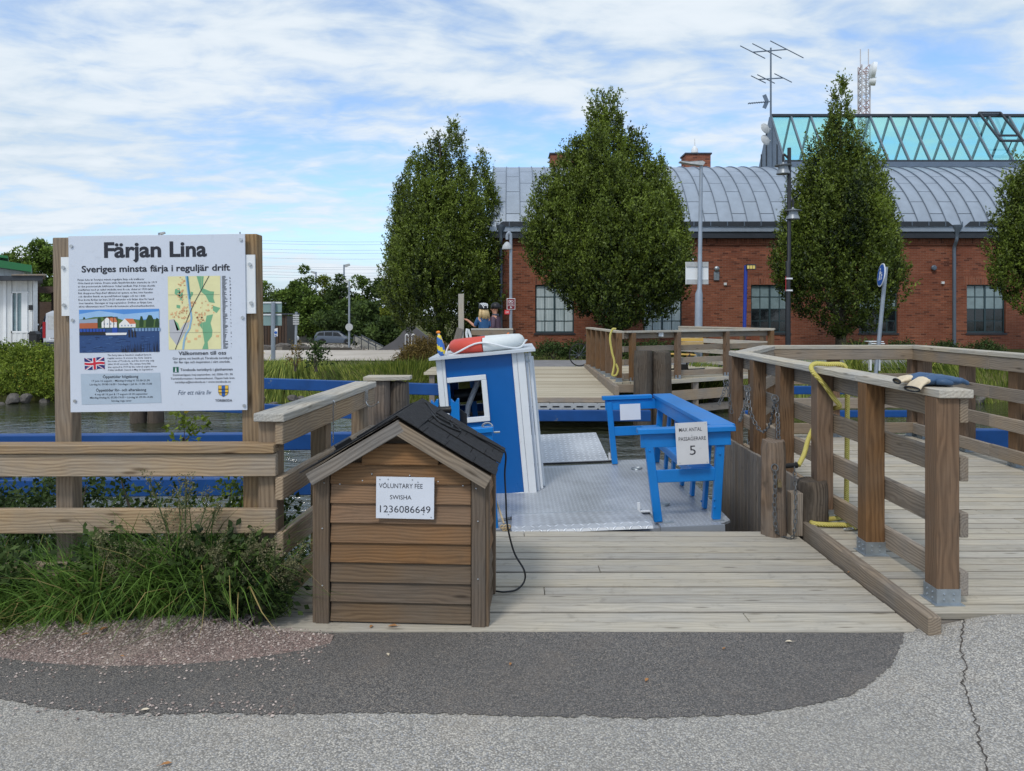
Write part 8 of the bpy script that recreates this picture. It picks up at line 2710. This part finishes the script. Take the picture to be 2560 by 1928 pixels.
M['grass'] = tinted('tall_grass_blade', L3(44, 76, 28), L3(136, 170, 78), 0.5, 0.3, L3(176, 158, 104))
M['drygrass'] = tinted('reed_blade', L3(66, 96, 36), L3(178, 182, 88), 0.6, 0.25)
M['stubble'] = tinted('bank_turf_blade', L3(58, 78, 32), L3(136, 146, 74), 0.7, 0.2)
# tall grass before the low fence
n = 7200
gx = rng.uniform(-3.75, -1.12, n); gy = 4.0 + rng.normal(0, 0.17, n)
ok = (gy > 3.72) & (gy < 4.6) & ~((gx > -1.3) & (gy < 3.86)) & (gx < -1.4)
ok &= gy > 3.80 - 0.05 * np.sin(gx * 5) + 0.06 * (gx < -2.9) * 0
gx, gy = gx[ok], gy[ok]
hh = 0.36 + 0.26 * (0.5 + 0.5 * np.sin(gx * 3.1 + 0.6)) * (gx > -3.2) + 0.05
blades('tall_grass', 'tall arching green grass in front of the low fence', gx, gy, np.maximum(mound(gx, gy), pave(gx, gy)) - 0.02, hh, 0.0105, 0.5, 'grass', 301, droop=0.8)
n = 1500
gx = rng.normal(-3.05, 0.28, n); gy = 3.80 + rng.normal(0, 0.07, n)
blades('short_grass', 'bright short grass tufts at the edge of the grit', gx, gy, mound(gx, gy) - 0.01, 0.17, 0.006, 0.7, 'stubble', 302, droop=0.9)
# bank behind the fence down to the water
n = 2600
gx = rng.uniform(-6, -1.45, n); gy = rng.uniform(4.3, 5.8, n)
blades('bank_grass', 'dark grass on the near bank behind the low fence', gx, gy, terrain(gx, gy), 0.42, 0.009, 0.5, 'grass', 303, droop=0.6, tint=rng.normal(0.15, 0.1, n))
# reeds on the far bank
def reeds(x0, x1, n, name, label, seed, y0=19.9, y1=22.0, h=0.7):
    rg = np.random.default_rng(seed)
    X = rg.uniform(x0, x1, n); Y = rg.uniform(y0, y1, n)
    H_ = h * rg.uniform(0.6, 1.2, n) * (0.75 + 0.25 * np.sin(X * 1.7)) * np.where(rg.uniform(0, 1, n) < 0.06, 1.45, 1)
    blades(name, label, X, Y, terrain(X, Y), H_ * (0.42 + 0.75 * np.clip(-terrain(X, Y), 0, 1)), 0.022, 0.3, 'drygrass', seed, cat='reeds', droop=0.5, tint=np.where(rg.uniform(0, 1, n) < 0.14, 0.9, rg.normal(0.3, 0.16, n)))


reeds(-8.2, -1.6, 7000, 'canal_reeds', 'green and yellow reeds behind the far blue beams', 311, h=0.72)
reeds(5.2, 19, 8000, 'far_reeds', 'green and yellow reeds seen through the platform railing', 312, h=0.75)
n = 9000
gx, gy = rng.uniform(-17, 20, n), rng.uniform(21.0, 26.0, n)
ok = ~((gx > -2.2) & (gy > 21.6) & (gy < 25.4)) & ~((gx < -3) & (gy > 25.0))
gx, gy = gx[ok], gy[ok]
blades('bank_turf', 'rough turf on top of the far bank', gx, gy, terrain(gx, gy), 0.2, 0.02, 0.5, 'stubble', 313, droop=0.5)
# tall seeding clumps beside the round sign
for i, (px_, h) in enumerate(((2135, 0.75), (2405, 0.5), (2310, 0.55))):
    X0 = (px_ - 1280) / F * 21.5
    rg = np.random.default_rng(330 + i); n = 70
    X, Y = X0 + rg.normal(0, 0.16, n), 21.5 + rg.normal(0, 0.1, n)
    blades('grass_clump', ('tall pale grass clump beside the round blue sign', 'small grass tuft below the last full hall window', 'thin grass tuft between the round blue sign and the drain pipe')[i], X, Y, np.full(n, gz(X0, 21.5)), h * 1.3, 0.035, 0.4, 'drygrass', 340 + i, cat='grass clump', droop=0.4, kind=None, tint=rg.normal(0.55, 0.2, n))

# shrubs between fence and water
near_lab = ['dark compound-leaved shrub behind the left end of the low fence', 'dark shrub behind the low fence beside the left sign post', 'feathery green shrub behind the middle of the low fence', 'loose leafy shrub before the lower blue beam', 'leafy shrub behind the low fence near its end post', 'sparse shrub between the fence corner and the water']
for i, (x, y, r, h, n, mt) in enumerate(((-3.6, 4.9, 0.5, 0.62, 3600, 'shrubdark'), (-3.0, 5.0, 0.42, 0.6, 3000, 'shrubdark'), (-2.4, 4.9, 0.35, 0.5, 1300, 'shrubdark'), (-1.95, 5.0, 0.34, 0.48, 1000, 'shrub'), (-1.62, 4.9, 0.26, 0.5, 900, 'shrubdark'), (-1.28, 5.3, 0.2, 0.6, 380, 'shrubdark'))):
    shrub('fence_shrub', near_lab[i], (x, y, gz(x, y)), r, r, h + (-0.12 - gz(x, y)), n, 0.042, mt, 400 + i, 'shrubs between fence and water', 14)
# single tall sprig in front of the upper beam
shrub('sprig', 'single leafy sprig rising above the fence cap in front of the blue beam', (at(460, 0, 5.0).x, 5.0, 0.58), 0.07, 0.06, 0.2, 150, 0.04, 'shrub', 420, None, 3)
m = MB(); sxp = at(460, 0, 5.0).x; m.tube([(sxp + 0.05, 5.0, -0.4), (sxp + 0.02, 5.0, 0.2), (sxp, 5.0, 0.8)], [0.006, 0.005, 0.002], 5); tag(m.build('bare_stem', M['bark']), 'thin bare stem carrying the leafy sprig above the fence', 'stem')


for i, (x, y, r, h, lb) in enumerate(((-2.75, 3.93, 0.2, 0.3, 'broad-leaved weed in the grass below the left sign post'), (-2.15, 3.96, 0.22, 0.34, 'dark leafy weed in the middle of the tall grass'), (-1.55, 3.9, 0.2, 0.36, 'dark leafy weed at the foot of the tallest seeding weed'), (-1.36, 3.9, 0.14, 0.24, 'small leafy weed beside the fence end post'))):
    shrub('leafy_weed', lb, (x, y, float(mound(x, y)) - 0.02), r, r * 0.6, h, 900, 0.045, 'shrubdark', 450 + i, 'leafy weeds in the grass', 10, cat='weed')
# seeding mugwort in the grass
M['seed'] = tinted('seed_head', L3(88, 88, 60), L3(150, 146, 108), 0.8, 0.2)


M['weedstem'] = plain('weed_stem', L3(70, 78, 46), 0.8, 0, 0.2, 9)


def mugwort(label, x, y, h, seed, ns=7):
    rg = np.random.default_rng(seed)
    z0 = float(mound(x, y))
    root = thing('seeding_weed', label, 'weed', (x, y, z0), 'seeding weeds in the grass')
    m = MB(); Cs, Ds = [], []; Cl, Dl = [], []
    for i in range(ns):
        a, ln = rg.uniform(0, 6.28), h * rg.uniform(0.6, 1.05)
        dx, dy = math.cos(a) * rg.uniform(0.1, 0.38), math.sin(a) * rg.uniform(0.05, 0.2)
        P = smooth_path([(x, y, z0), (x + dx * 0.35 * h, y + dy * 0.35 * h, z0 + ln * 0.5), (x + dx * h, y + dy * h, z0 + ln)], 8)
        m.tube(P, [0.0035] * (len(P) - 1) + [0.001], 4)
        for j, p in enumerate(P):
            f = j / (len(P) - 1)
            nb = 2 if f < 0.35 else 4
            for b in range(nb):
                w = rg.uniform(0, 6.28)
                d_ = np.array([math.cos(w), math.sin(w), 0.7]); bl2 = rg.uniform(0.03, 0.11) * (1.15 - f * 0.6)
                if f < 0.45:
                    q = rg.uniform(0, 1, 6)[:, None]
                    Cl.append(np.array(p)[None] + d_[None] * bl2 * q); Dl.append(np.tile(d_, (6, 1)) + rg.normal(0, 0.6, (6, 3)))
                else:
                    q = rg.uniform(0.1, 1, 9)[:, None]
                    Cs.append(np.array(p)[None] + d_[None] * bl2 * q + rg.normal(0, 0.004, (9, 3))); Ds.append(rg.normal(0, 1, (9, 3)))
    m.build('stem', M['weedstem'], root)
    C, D = np.concatenate(Cs), np.concatenate(Ds)
    leaf_obj('seed_heads', leaf_geo(C, D, rg.uniform(0.006, 0.013, len(C)), rg.uniform(0.005, 0.009, len(C)), rg), np.clip(rg.normal(0.45, 0.25, len(C)), 0, 0.92), M['seed'], root)
    C, D = np.concatenate(Cl), np.concatenate(Dl)
    leaf_obj('leaves', leaf_geo(C, D, rg.uniform(0.02, 0.05, len(C)), rg.uniform(0.006, 0.012, len(C)), rg), np.clip(rg.normal(0.3, 0.2, len(C)), 0, 0.92), M['shrubdark'], root)


mugwort('seeding weed leaning out over the grit beside the little wooden house', -1.45, 3.83, 0.52, 501, 10)
mugwort('tallest seeding weed, its tips in front of the middle fence board', -1.72, 3.88, 0.72, 502, 10)
mugwort('seeding weed in the thick of the grass left of the tallest one', -2.0, 3.82, 0.45, 503, 8)
mugwort('drooping seeding weed at the foot of the fence end post', -1.24, 3.87, 0.42, 504, 7)
